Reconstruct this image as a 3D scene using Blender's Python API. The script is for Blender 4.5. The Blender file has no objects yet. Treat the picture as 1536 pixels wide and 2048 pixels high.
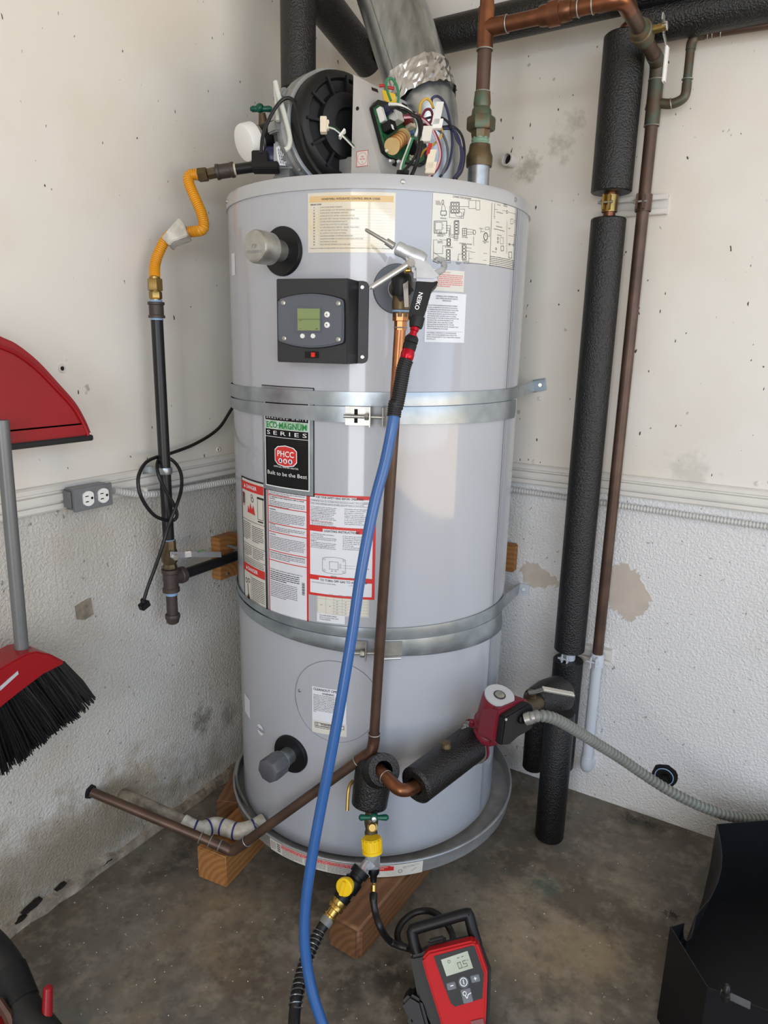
import bpy, bmesh, math, random
from mathutils import Vector, Matrix
V = Vector
PI = math.pi
rad = math.radians
random.seed(7)
SC = bpy.context.scene
COL = SC.collection

# ------------------------------------------------------------------ camera
FPX = 1390.0                                   # focal length in pixels of a 1536 x 2048 frame
YAW, PITCH, ROLL = rad(-30.87), rad(13.64), rad(1.30)
CAM = V((1.357, -1.877, 1.300))
_f = V((math.sin(YAW)*math.cos(PITCH), math.cos(YAW)*math.cos(PITCH), -math.sin(PITCH)))
_r = V((math.cos(YAW), -math.sin(YAW), 0))
_u = _r.cross(_f)
RC = _r*math.cos(ROLL) + _u*math.sin(ROLL)
UC = -_r*math.sin(ROLL) + _u*math.cos(ROLL)
FC = _f
RH = V((math.cos(YAW), -math.sin(YAW), 0))     # horizontal "right"
FH = V((math.sin(YAW), math.cos(YAW), 0))      # horizontal "away"
UP = V((0, 0, 1))
cd = bpy.data.cameras.new('camera')
cam = bpy.data.objects.new('camera', cd)
COL.objects.link(cam)
cam.matrix_world = Matrix(((RC.x, UC.x, -FC.x, CAM.x), (RC.y, UC.y, -FC.y, CAM.y), (RC.z, UC.z, -FC.z, CAM.z), (0, 0, 0, 1)))
cd.sensor_fit = 'VERTICAL'
cd.sensor_height = 36.0
cd.sensor_width = 27.0
cd.lens = FPX/2048*36.0
cd.clip_start = 0.02
SC.camera = cam

# ------------------------------------------------------------------ light
SC.view_settings.view_transform = 'Standard'
SC.view_settings.look = 'None'
SC.view_settings.gamma = 1.0
SC.view_settings.use_curve_mapping = False
SC.view_settings.exposure = 0.0
w = bpy.data.worlds.new('sky')
SC.world = w
w.use_nodes = True
bg = w.node_tree.nodes['Background']
bg.inputs[0].default_value = (0.74, 0.86, 1.0, 1)
bg.inputs[1].default_value = 0.25

def area(name, loc, target, sx, sy, power, col, spread=180):
    l = bpy.data.lights.new(name, 'AREA')
    l.shape = 'RECTANGLE'; l.size = sx; l.size_y = sy
    l.energy = power; l.color = col; l.spread = rad(spread)
    o = bpy.data.objects.new(name, l)
    COL.objects.link(o)
    o.location = loc
    o.rotation_euler = (V(target) - V(loc)).to_track_quat('-Z', 'Y').to_euler()
    return o
# daylight coming in through the open garage door on the right of the photographer
area('garage_door_daylight', (3.9, -2.0, 1.5), (0.9, -0.2, 0.0), 3.8, 2.2, 64, (0.48, 0.70, 1.0))
# sunlit driveway outside, sending warm light up into the garage
area('driveway_bounce', (9.4, -3.0, 0.02), (9.4, -3.0, 3.0), 10.0, 10.0, 1500, (1.0, 0.74, 0.42))
# doorway in the back wall behind the photographer; an unseen high light is added for the upper tank reflection
area('doorway_daylight', (1.76, -4.27, 1.18), (1.76, 0, 1.18), 0.86, 2.24, 52, (0.97, 0.97, 1.0))
area('upper_reflection_light', (3.2, -4.27, 2.12), (3.2, 0, 2.12), 1.7, 0.36, 16, (0.86, 0.93, 1.0))

# ------------------------------------------------------------------ picture point -> place
def ray(px, py):
    return RC*((px-768)/FPX) - UC*((py-1024)/FPX) + FC
def PX(px, py, x=0.0):
    d = ray(px, py); return CAM + d*((x-CAM.x)/d.x)
def PY(px, py, y=0.0):
    d = ray(px, py); return CAM + d*((y-CAM.y)/d.y)
def PZ(px, py, z=0.0):
    d = ray(px, py); return CAM + d*((z-CAM.z)/d.z)
def PD(px, py, depth):
    return CAM + ray(px, py)*depth
def PP(px, py, p, n):
    d = ray(px, py); return CAM + d*((p-CAM).dot(n)/d.dot(n))
WY = 0.012                                      # plane of the right wall
TX, TY, TR = 0.42, -0.365, 0.3525              # the tank: centre and radius
def TC(az, r, z):
    a = rad(az); return V((TX+r*math.cos(a), TY+r*math.sin(a), z))
def CY(px, py, r=TR):
    d = ray(px, py); ox, oy = CAM.x-TX, CAM.y-TY
    a = d.x*d.x+d.y*d.y; b = ox*d.x+oy*d.y; c = ox*ox+oy*oy-r*r
    t = (-b-math.sqrt(max(0, b*b-a*c)))/a
    return CAM + d*t
def AZ(px, py):
    p = CY(px, py); return math.degrees(math.atan2(p.y-TY, p.x-TX)), p.z

# ------------------------------------------------------------------ materials
def lin(h):
    if isinstance(h, str):
        h = h.lstrip('#'); c = [int(h[i:i+2], 16)/255 for i in (0, 2, 4)]
    else:
        c = [v/255 for v in h]
    return [(v/12.92 if v <= 0.04045 else ((v+0.055)/1.055)**2.4) for v in c]
MATS = {}
def mat(name, col, rough=0.5, metal=0.0, var=0.10, vs=12.0, bump=0.0, bs=120.0, spec=0.5, coat=0.0, col2=None, mix=None, trans=0.0, dist=0.002, crough=0.1, detail=4.0, stretch=None):
    """procedural material: base colour broken up by noise, optional second tone, fine bump"""
    if name in MATS: return MATS[name]
    m = bpy.data.materials.new(name); m.use_nodes = True
    nt = m.node_tree; N = nt.nodes; L = nt.links
    b = N['Principled BSDF']
    c = lin(col)
    tc = N.new('ShaderNodeTexCoord')
    src = tc.outputs['Object']
    if stretch:
        mp = N.new('ShaderNodeMapping'); mp.inputs['Scale'].default_value = stretch
        L.new(src, mp.inputs[0]); src = mp.outputs[0]
    n = N.new('ShaderNodeTexNoise'); n.inputs['Scale'].default_value = vs; n.inputs['Detail'].default_value = detail
    L.new(src, n.inputs['Vector'])
    r = N.new('ShaderNodeValToRGB')
    c2 = lin(col2) if col2 else [v*(1-var*2) for v in c]
    lo, hi = mix if mix else (0.30, 0.70)
    r.color_ramp.elements[0].position = lo; r.color_ramp.elements[1].position = hi
    r.color_ramp.elements[0].color = (*c2, 1); r.color_ramp.elements[1].color = (*c, 1)
    L.new(n.outputs['Fac'], r.inputs[0]); L.new(r.outputs[0], b.inputs['Base Color'])
    b.inputs['Roughness'].default_value = rough
    b.inputs['Metallic'].default_value = metal
    b.inputs['Specular IOR Level'].default_value = spec
    if coat:
        b.inputs['Coat Weight'].default_value = coat; b.inputs['Coat Roughness'].default_value = crough
    if trans: b.inputs['Transmission Weight'].default_value = trans
    if bump:
        n2 = N.new('ShaderNodeTexNoise'); n2.inputs['Scale'].default_value = bs; n2.inputs['Detail'].default_value = 3
        L.new(src, n2.inputs['Vector'])
        bp = N.new('ShaderNodeBump'); bp.inputs['Strength'].default_value = bump; bp.inputs['Distance'].default_value = dist
        L.new(n2.outputs['Fac'], bp.inputs['Height']); L.new(bp.outputs[0], b.inputs['Normal'])
    MATS[name] = m
    return m
def node_mat(name, fn):
    m = bpy.data.materials.new(name); m.use_nodes = True
    fn(m.node_tree, m.node_tree.nodes, m.node_tree.links, m.node_tree.nodes['Principled BSDF'])
    MATS[name] = m
    return m

def spot_layer(N, L, src, base, scale, thr, col, soft=0.03, detail=5.0, lac=None, off=(0, 0, 0), fac=1.0):
    """mixes a patchy stain of its own shape over base colour"""
    mp = N.new('ShaderNodeMapping'); mp.inputs['Location'].default_value = off
    if lac: mp.inputs['Scale'].default_value = lac
    L.new(src, mp.inputs[0])
    n = N.new('ShaderNodeTexNoise'); n.inputs['Scale'].default_value = scale; n.inputs['Detail'].default_value = detail
    n.inputs['Roughness'].default_value = 0.6
    L.new(mp.outputs[0], n.inputs['Vector'])
    mr = N.new('ShaderNodeMapRange'); mr.inputs['From Min'].default_value = thr-soft; mr.inputs['From Max'].default_value = thr+soft
    mr.inputs['To Max'].default_value = fac
    L.new(n.outputs['Fac'], mr.inputs['Value'])
    mx = N.new('ShaderNodeMix'); mx.data_type = 'RGBA'
    L.new(mr.outputs[0], mx.inputs[0]); L.new(base, mx.inputs[6]); mx.inputs[7].default_value = (*lin(col), 1)
    return mx.outputs[2]

def stain(N, L, src, base, c, radius, col, fac=0.8, ns=14.0, squash=(1, 1, 1)):
    """one stain of its own: noise-edged blot round a place on the surface"""
    mp = N.new('ShaderNodeMapping'); mp.inputs['Location'].default_value = tuple(-c[i]*squash[i] for i in range(3)); mp.inputs['Scale'].default_value = squash
    L.new(src, mp.inputs[0])
    ln = N.new('ShaderNodeVectorMath'); ln.operation = 'LENGTH'; L.new(mp.outputs[0], ln.inputs[0])
    n = N.new('ShaderNodeTexNoise'); n.inputs['Scale'].default_value = ns; n.inputs['Detail'].default_value = 8; n.inputs['Roughness'].default_value = 0.65
    L.new(src, n.inputs['Vector'])
    ma = N.new('ShaderNodeMath'); ma.operation = 'MULTIPLY_ADD'; ma.inputs[1].default_value = -1.0/radius; L.new(ln.outputs['Value'], ma.inputs[0])
    m2 = N.new('ShaderNodeMath'); m2.operation = 'MULTIPLY_ADD'; m2.inputs[1].default_value = 3.0; m2.inputs[2].default_value = -0.9; L.new(n.outputs['Fac'], m2.inputs[0]); L.new(m2.outputs[0], ma.inputs[2])
    mr = N.new('ShaderNodeMapRange'); mr.inputs['From Min'].default_value = -0.25; mr.inputs['From Max'].default_value = 0.45; mr.inputs['To Max'].default_value = fac
    L.new(ma.outputs[0], mr.inputs['Value'])
    mx = N.new('ShaderNodeMix'); mx.data_type = 'RGBA'
    L.new(mr.outputs[0], mx.inputs[0]); L.new(base, mx.inputs[6]); mx.inputs[7].default_value = (*lin(col), 1)
    return mx.outputs[2]
def _upper(seed):
    def fn(nt, N, L, b):
        tc = N.new('ShaderNodeTexCoord'); s = tc.outputs['Object']
        rgb = N.new('ShaderNodeRGB'); rgb.outputs[0].default_value = (*lin('#dedad2'), 1)
        o = spot_layer(N, L, s, rgb.outputs[0], 2.2, 0.60, '#d5cdbf', 0.15, 3, off=(seed, 1, 2))
        o = spot_layer(N, L, s, o, 26, 0.76, '#8d877c', 0.02, 2, off=(seed*2, 4, 1), fac=0.6)      # scuffs
        o = spot_layer(N, L, s, o, 85, 0.772, '#4a4640', 0.015, 1, lac=(1, 1, 0.5), off=(seed, 9, 1))   # nicks
        if seed > 3:
            off = V((2.04, 0.066, 0.945))
            for (q, r, c, f, ns) in ((PY(1055, 335, WY), .05, '#8f8676', .6, 40), (PY(1120, 290, WY), .05, '#a69c8a', .55, 40), (PY(1150, 240, WY), .04, '#a69c8a', .5, 45), (PY(1380, 950, WY), .07, '#b4aea3', .5, 30)):
                o = stain(N, L, s, o, q-off, r, c, f, ns)
        L.new(o, b.inputs['Base Color'])
        b.inputs['Roughness'].default_value = 0.42
        b.inputs['Specular IOR Level'].default_value = 0.35
        n = N.new('ShaderNodeTexNoise'); n.inputs['Scale'].default_value = 9; n.inputs['Detail'].default_value = 6
        L.new(s, n.inputs['Vector'])
        bp = N.new('ShaderNodeBump'); bp.inputs['Strength'].default_value = 0.25; bp.inputs['Distance'].default_value = 0.006
        L.new(n.outputs['Fac'], bp.inputs['Height']); L.new(bp.outputs[0], b.inputs['Normal'])
    return fn
def _stucco(seed, dirt):
    def fn(nt, N, L, b):
        tc = N.new('ShaderNodeTexCoord'); s = tc.outputs['Object']
        rgb = N.new('ShaderNodeRGB'); rgb.outputs[0].default_value = (*lin('#c6c3bd' if dirt else '#dadada'), 1)
        o = spot_layer(N, L, s, rgb.outputs[0], 3.0, 0.62, '#b9b6ae' if dirt else '#d0cfcb', 0.12, 4, off=(seed, 1, 2))
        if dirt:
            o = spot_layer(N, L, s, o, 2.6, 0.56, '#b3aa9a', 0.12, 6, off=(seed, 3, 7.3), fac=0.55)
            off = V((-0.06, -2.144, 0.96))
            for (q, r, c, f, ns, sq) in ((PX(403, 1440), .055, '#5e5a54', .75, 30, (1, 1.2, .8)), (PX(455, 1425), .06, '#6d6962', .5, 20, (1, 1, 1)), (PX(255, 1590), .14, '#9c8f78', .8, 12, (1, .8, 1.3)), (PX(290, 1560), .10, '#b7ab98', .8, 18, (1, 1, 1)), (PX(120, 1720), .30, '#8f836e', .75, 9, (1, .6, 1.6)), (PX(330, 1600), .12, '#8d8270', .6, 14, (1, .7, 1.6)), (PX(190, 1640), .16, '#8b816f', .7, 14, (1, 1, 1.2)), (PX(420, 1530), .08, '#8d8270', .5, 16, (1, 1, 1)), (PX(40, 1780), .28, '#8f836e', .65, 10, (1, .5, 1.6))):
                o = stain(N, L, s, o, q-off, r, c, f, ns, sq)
        o = spot_layer(N, L, s, o, 60, 0.71, '#77736b', 0.02, 2, off=(seed, 2, 2), fac=0.7)
        L.new(o, b.inputs['Base Color'])
        b.inputs['Roughness'].default_value = 0.5
        b.inputs['Specular IOR Level'].default_value = 0.4
        n = N.new('ShaderNodeTexNoise'); n.inputs['Scale'].default_value = 150; n.inputs['Detail'].default_value = 2.5; n.inputs['Distortion'].default_value = 0.5
        L.new(s, n.inputs['Vector'])
        n3 = N.new('ShaderNodeTexNoise'); n3.inputs['Scale'].default_value = 9; n3.inputs['Detail'].default_value = 3
        L.new(s, n3.inputs['Vector'])
        mr = N.new('ShaderNodeMapRange'); mr.inputs['From Min'].default_value = 0.36; mr.inputs['From Max'].default_value = 0.66
        L.new(n.outputs['Fac'], mr.inputs['Value'])
        ad = N.new('ShaderNodeMath'); ad.operation = 'MULTIPLY_ADD'; ad.inputs[1].default_value = 0.8
        L.new(n3.outputs['Fac'], ad.inputs[0]); L.new(mr.outputs[0], ad.inputs[2])
        bp = N.new('ShaderNodeBump'); bp.inputs['Strength'].default_value = 0.5; bp.inputs['Distance'].default_value = 0.003
        L.new(ad.outputs[0], bp.inputs['Height']); L.new(bp.outputs[0], b.inputs['Normal'])
    return fn
def _floor(nt, N, L, b):
    tc = N.new('ShaderNodeTexCoord'); s = tc.outputs['Object']
    rgb = N.new('ShaderNodeRGB'); rgb.outputs[0].default_value = (*lin('#6f6a62'), 1)
    o = spot_layer(N, L, s, rgb.outputs[0], 2.0, 0.50, '#5f5649', 0.14, 7, off=(3, 1, 0))
    o = spot_layer(N, L, s, o, 5.0, 0.58, '#4c473f', 0.12, 7, off=(7, 2, 0), fac=0.8)
    o = spot_layer(N, L, s, o, 9.0, 0.62, '#8f8a80', 0.10, 8, off=(1, 8, 0), fac=0.6)
    o = spot_layer(N, L, s, o, 3.1, 0.63, '#4c463e', 0.06, 8, off=(2.2, 5.1, 0), fac=0.8)
    o = spot_layer(N, L, s, o, 3.3, 0.66, '#5d6a66', 0.05, 6, off=(9.2, 1.1, 0), fac=0.6)
    o = spot_layer(N, L, s, o, 70, 0.735, '#c9c4b8', 0.02, 2, off=(4, 4, 0), fac=0.6)
    off = V((2.15, -2.15, -0.06))
    for (q, r, c, f, ns, sq) in ((PZ(770, 1960), .09, '#2f2c28', .85, 14, (1, 1, 1)), (PZ(1080, 1770), .07, '#4d5a54', .8, 14, (1, 1, 1)), (PZ(1100, 1640), .06, '#566460', .7, 14, (1, 1, 1)), (PZ(1060, 1900), .20, '#a0917a', .7, 8, (1, 1, 1)), (PZ(420, 1900), .22, '#8d7d64', .6, 8, (1, 1, 1)), (PZ(330, 1740), .08, '#37332e', .7, 14, (1, 1, 1)), (PZ(610, 1790), .10, '#4a453e', .6, 10, (1, 1, 1)), (PZ(900, 1780), .10, '#8b8579', .6, 12, (1, 1, 1)), (PZ(1180, 1900), .12, '#99886c', .6, 9, (1, 1, 1)), (PZ(1000, 1960), .08, '#5b5244', .6, 16, (1, 1, 1)), (PZ(380, 1690), .06, '#3b3732', .7, 14, (1, 1, 1)), (PZ(500, 1960), .14, '#55493a', .6, 9, (1, 1, 1)), (PZ(700, 1980), .06, '#2c2a27', .7, 20, (1, 1, 1)), (PZ(1250, 1760), .12, '#8a8070', .6, 12, (1, 1, 1)), (PZ(1130, 1700), .07, '#5a5852', .6, 14, (1, 1, 1))):
        o = stain(N, L, s, o, q-off, r, c, f, ns, sq)
    o = spot_layer(N, L, s, o, 26, 0.60, '#9d9484', 0.10, 9, off=(8, 3, 0), fac=0.45)
    o = spot_layer(N, L, s, o, 40, 0.62, '#3f3a34', 0.08, 9, off=(2, 7, 0), fac=0.45)
    L.new(o, b.inputs['Base Color'])
    n = N.new('ShaderNodeTexNoise'); n.inputs['Scale'].default_value = 6; n.inputs['Detail'].default_value = 6
    L.new(s, n.inputs['Vector'])
    mr = N.new('ShaderNodeMapRange'); mr.inputs['To Min'].default_value = 0.42; mr.inputs['To Max'].default_value = 0.75
    L.new(n.outputs['Fac'], mr.inputs['Value']); L.new(mr.outputs[0], b.inputs['Roughness'])
    n2 = N.new('ShaderNodeTexNoise'); n2.inputs['Scale'].default_value = 60; n2.inputs['Detail'].default_value = 5
    L.new(s, n2.inputs['Vector'])
    bp = N.new('ShaderNodeBump'); bp.inputs['Strength'].default_value = 0.25; bp.inputs['Distance'].default_value = 0.003
    L.new(n2.outputs['Fac'], bp.inputs['Height']); L.new(bp.outputs[0], b.inputs['Normal'])
def _wood(c1, c2, axis):
    def fn(nt, N, L, b):
        tc = N.new('ShaderNodeTexCoord')
        wv = N.new('ShaderNodeTexWave'); wv.wave_type = 'RINGS'; wv.rings_direction = axis
        wv.inputs['Scale'].default_value = 22; wv.inputs['Distortion'].default_value = 2.5; wv.inputs['Detail'].default_value = 3; wv.inputs['Detail Scale'].default_value = 1.3
        mp = N.new('ShaderNodeMapping'); mp.inputs['Location'].default_value = (0.02, 0.03, 0.015)
        L.new(tc.outputs['Object'], mp.inputs[0]); L.new(mp.outputs[0], wv.inputs['Vector'])
        r = N.new('ShaderNodeValToRGB'); r.color_ramp.elements[0].color = (*lin(c1), 1); r.color_ramp.elements[1].color = (*lin(c2), 1)
        L.new(wv.outputs['Fac'], r.inputs[0]); L.new(r.outputs[0], b.inputs['Base Color'])
        b.inputs['Roughness'].default_value = 0.6
    return fn
node_mat('wall_upper_left', _upper(1.0)); node_mat('wall_upper_right', _upper(5.0))
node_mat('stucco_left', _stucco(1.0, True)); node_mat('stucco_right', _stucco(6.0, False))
node_mat('concrete', _floor)
node_mat('wood_x', _wood('#8f6034', '#a3733f', 'X')); node_mat('wood_dark', _wood('#6b4a30', '#80593a', 'X'))
mat('trim_paint', '#d9d6cf', 0.4, var=0.04)
mat('tank_paint', '#acafb6', 0.42, var=0.015, vs=3, spec=0.5, coat=0.85, crough=0.07)
mat('lid_paint', '#b0b2b5', 0.38, var=0.02, vs=3, coat=0.6, crough=0.08)
mat('grey_panel', '#b5b3b0', 0.4, var=0.03)
mat('black_metal', '#222327', 0.42, var=0.12, vs=300, bump=0.5, bs=900, dist=0.0007)
mat('black_plastic', '#131416', 0.48, var=0.08, spec=0.35)
mat('black_gloss', '#0a0b0d', 0.42, var=0.05, spec=0.3)
mat('foam', '#0f0f11', 0.38, var=0.35, vs=150, bump=1.0, bs=260, dist=0.003, spec=0.6)
mat('foam_cut', '#141414', 0.9, var=0.3, vs=120, bump=0.5, bs=300)
mat('rubber', '#131416', 0.45, var=0.15)
mat('cover_grey', '#565b64', 0.4, var=0.05)
mat('galv', '#b4b8ba', 0.36, 0.85, var=0.12, vs=30, col2='#8f9598')
mat('galv_flue', '#aeb2b2', 0.30, 0.9, var=0.15, vs=60, col2='#878d8e', stretch=(1, 1, 0.3))
mat('strap_steel', '#adb5ba', 0.34, 0.75, var=0.10, vs=25, col2='#939ca2')
mat('chrome', '#d6d7d8', 0.25, 0.75, var=0.05)
mat('zinc', '#b3b2ac', 0.34, 0.7, var=0.15, vs=40)
mat('foil', '#d4d4d2', 0.20, 0.85, var=0.1, vs=40)
mat('copper_old', '#6b4a38', 0.45, 0.55, var=0.18, vs=30, col2='#4a3329')
mat('copper_brown', '#5e483c', 0.42, 0.4, var=0.12, vs=20, col2='#48372d')
mat('copper_new', '#8f5a3c', 0.33, 0.8, var=0.2, vs=25, col2='#5f4030')
mat('copper_bright', '#b57c52', 0.32, 0.8, var=0.12, vs=20, col2='#966142')
mat('copper_green', '#584636', 0.5, 0.4, var=0.1, vs=35, col2='#4c5548', mix=(0.36, 0.60))
mat('bronze_green', '#66543d', 0.45, 0.5, var=0.1, vs=45, col2='#4f6353', mix=(0.36, 0.60))
mat('patina', '#7fa08a', 0.6, 0.1, var=0.15, vs=60)
mat('solder', '#a9a8a2', 0.45, 0.7, var=0.15, vs=60)
mat('brass', '#a58a52', 0.32, 0.9, var=0.12, vs=40)
mat('brass_old', '#6c5c40', 0.45, 0.6, var=0.15, vs=40, col2='#514636')
mat('brass_bright', '#c9a65a', 0.25, 0.95, var=0.1)
mat('iron_black', '#1d1d20', 0.35, 0.2, var=0.15, vs=30)
mat('iron_brown', '#4b413d', 0.5, 0.3, var=0.12, vs=40, bump=0.3, bs=300)
mat('gas_yellow', '#e09a1c', 0.35, var=0.05, vs=20)
mat('yellow', '#f0c818', 0.38, var=0.03)
mat('tape_blue', '#86a6c8', 0.5, var=0.05)
mat('red_plastic', '#96101a', 0.35, var=0.06, vs=10)
mat('red_pump', '#761a2a', 0.42, var=0.08, vs=15)
mat('red_tool', '#bb161c', 0.6, var=0.05, spec=0.25)
mat('red_anod', '#b01226', 0.22, 0.7, var=0.03)
mat('red_print', '#d0302c', 0.45, var=0.02)
mat('pale_red_print', '#d98f8c', 0.5, var=0.02)
mat('orange_print', '#d9ba88', 0.5, var=0.05)
mat('white_plastic', '#e6e6e2', 0.35, var=0.02)
mat('white_label', '#dfe2e8', 0.35, var=0.02, coat=0.3)
mat('cream_label', '#d9d7cd', 0.38, var=0.03, coat=0.3)
mat('tan_label', '#d6cbb0', 0.35, var=0.05, col2='#d2cfc4', vs=30, coat=0.8, crough=0.05)
mat('grey_label', '#b9bcbf', 0.4, var=0.02)
mat('ink', '#24242a', 0.5, var=0.02)
mat('faint_ink', '#77757c', 0.5, var=0.02)
mat('ink_blue', '#2b2f6b', 0.5, var=0.02)
mat('white_ink', '#eceef0', 0.4, var=0.0)
mat('green_print', '#5c9a6a', 0.35, var=0.1, vs=60, col2='#c7dccb')
mat('green_print_text', '#11803a', 0.5, var=0.02)
mat('green_knob', '#0f5a48', 0.35, 0.2, var=0.08)
mat('lcd', '#7f8f5f', 0.25, var=0.03)
mat('lcd_grey', '#97a08d', 0.2, var=0.03)
mat('lcd_dark', '#4b5636', 0.4, var=0.02)
mat('switch_red', '#d8281c', 0.3, var=0.02)
mat('pcb', '#1c6b3f', 0.35, var=0.2, vs=120, col2='#0f3f28')
mat('coil', '#d3b47c', 0.4, var=0.1)
mat('coil_wire', '#c07838', 0.35, 0.5, var=0.1)
mat('beige_plug', '#ddd3bd', 0.4, var=0.03)
mat('dark_red_plug', '#701c1c', 0.4, var=0.03)
for n_, c_ in dict(w_green='#2b7a4e', w_black='#141418', w_white='#dcdcd8', w_maroon='#6d2034', w_navy='#2a2d4e', w_yellow='#cda23a', w_blue='#5a7ab0', w_red='#b02828', w_pink='#c9a0a8', w_grey='#55585c').items():
    mat(n_, c_, 0.4, var=0.03)
mat('hose_blue', '#2f5e9c', 0.34, var=0.06, vs=20, coat=0.2)
mat('cast_alu', '#ccd0d5', 0.36, 0.6, var=0.08, vs=40)
mat('cast_grey', '#a2a4a5', 0.4, 0.55, var=0.12, vs=40)
mat('conduit_white', '#c9c9c6', 0.42, var=0.04)
mat('conduit_grey', '#7b7e79', 0.45, var=0.08)
mat('box_grey', '#7a7d80', 0.42, 0.25, var=0.10, vs=40)
mat('dark_hole', '#15120f', 0.9, var=0.1)
mat('pole_grey', '#6f7172', 0.38, 0.3, var=0.06)
mat('bristle', '#0e0e10', 0.55, var=0.2)
mat('white_paint_pipe', '#c6cbd3', 0.42, var=0.03)
mat('white_tape', '#cfccc4', 0.5, var=0.15, vs=50, col2='#a59f90', bump=0.5, bs=60, dist=0.003)
mat('plaster', '#c3b8ab', 0.8, var=0.06, vs=30)
mat('mortar', '#a49a89', 0.85, var=0.25, vs=25, col2='#6b6357', bump=0.9, bs=60, dist=0.006)
mat('lint', '#5a5856', 0.95, var=0.3, vs=60)
mat('pan_alu', '#a9a9a8', 0.42, 0.35, var=0.12, vs=25, col2='#8f9092')
mat('abs_black', '#15161a', 0.3, var=0.1)
mat('spring_steel', '#7f8284', 0.3, 0.8, var=0.08)
mat('blue_valve', '#22264f', 0.35, var=0.05)
mat('ceiling_paint', '#cfc8ba', 0.7, var=0.03)
mat('bin_black', '#121317', 0.5, var=0.15, vs=20, spec=0.3)
def _clear(nt, N, L, b):
    b.inputs['Base Color'].default_value = (0.9, 0.93, 0.95, 1); b.inputs['Roughness'].default_value = 0.12
    b.inputs['Transmission Weight'].default_value = 0.85; b.inputs['IOR'].default_value = 1.25
node_mat('clear_plastic', _clear)
mat('hose_clear', '#c9ccc4', 0.35, var=0.05)

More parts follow.
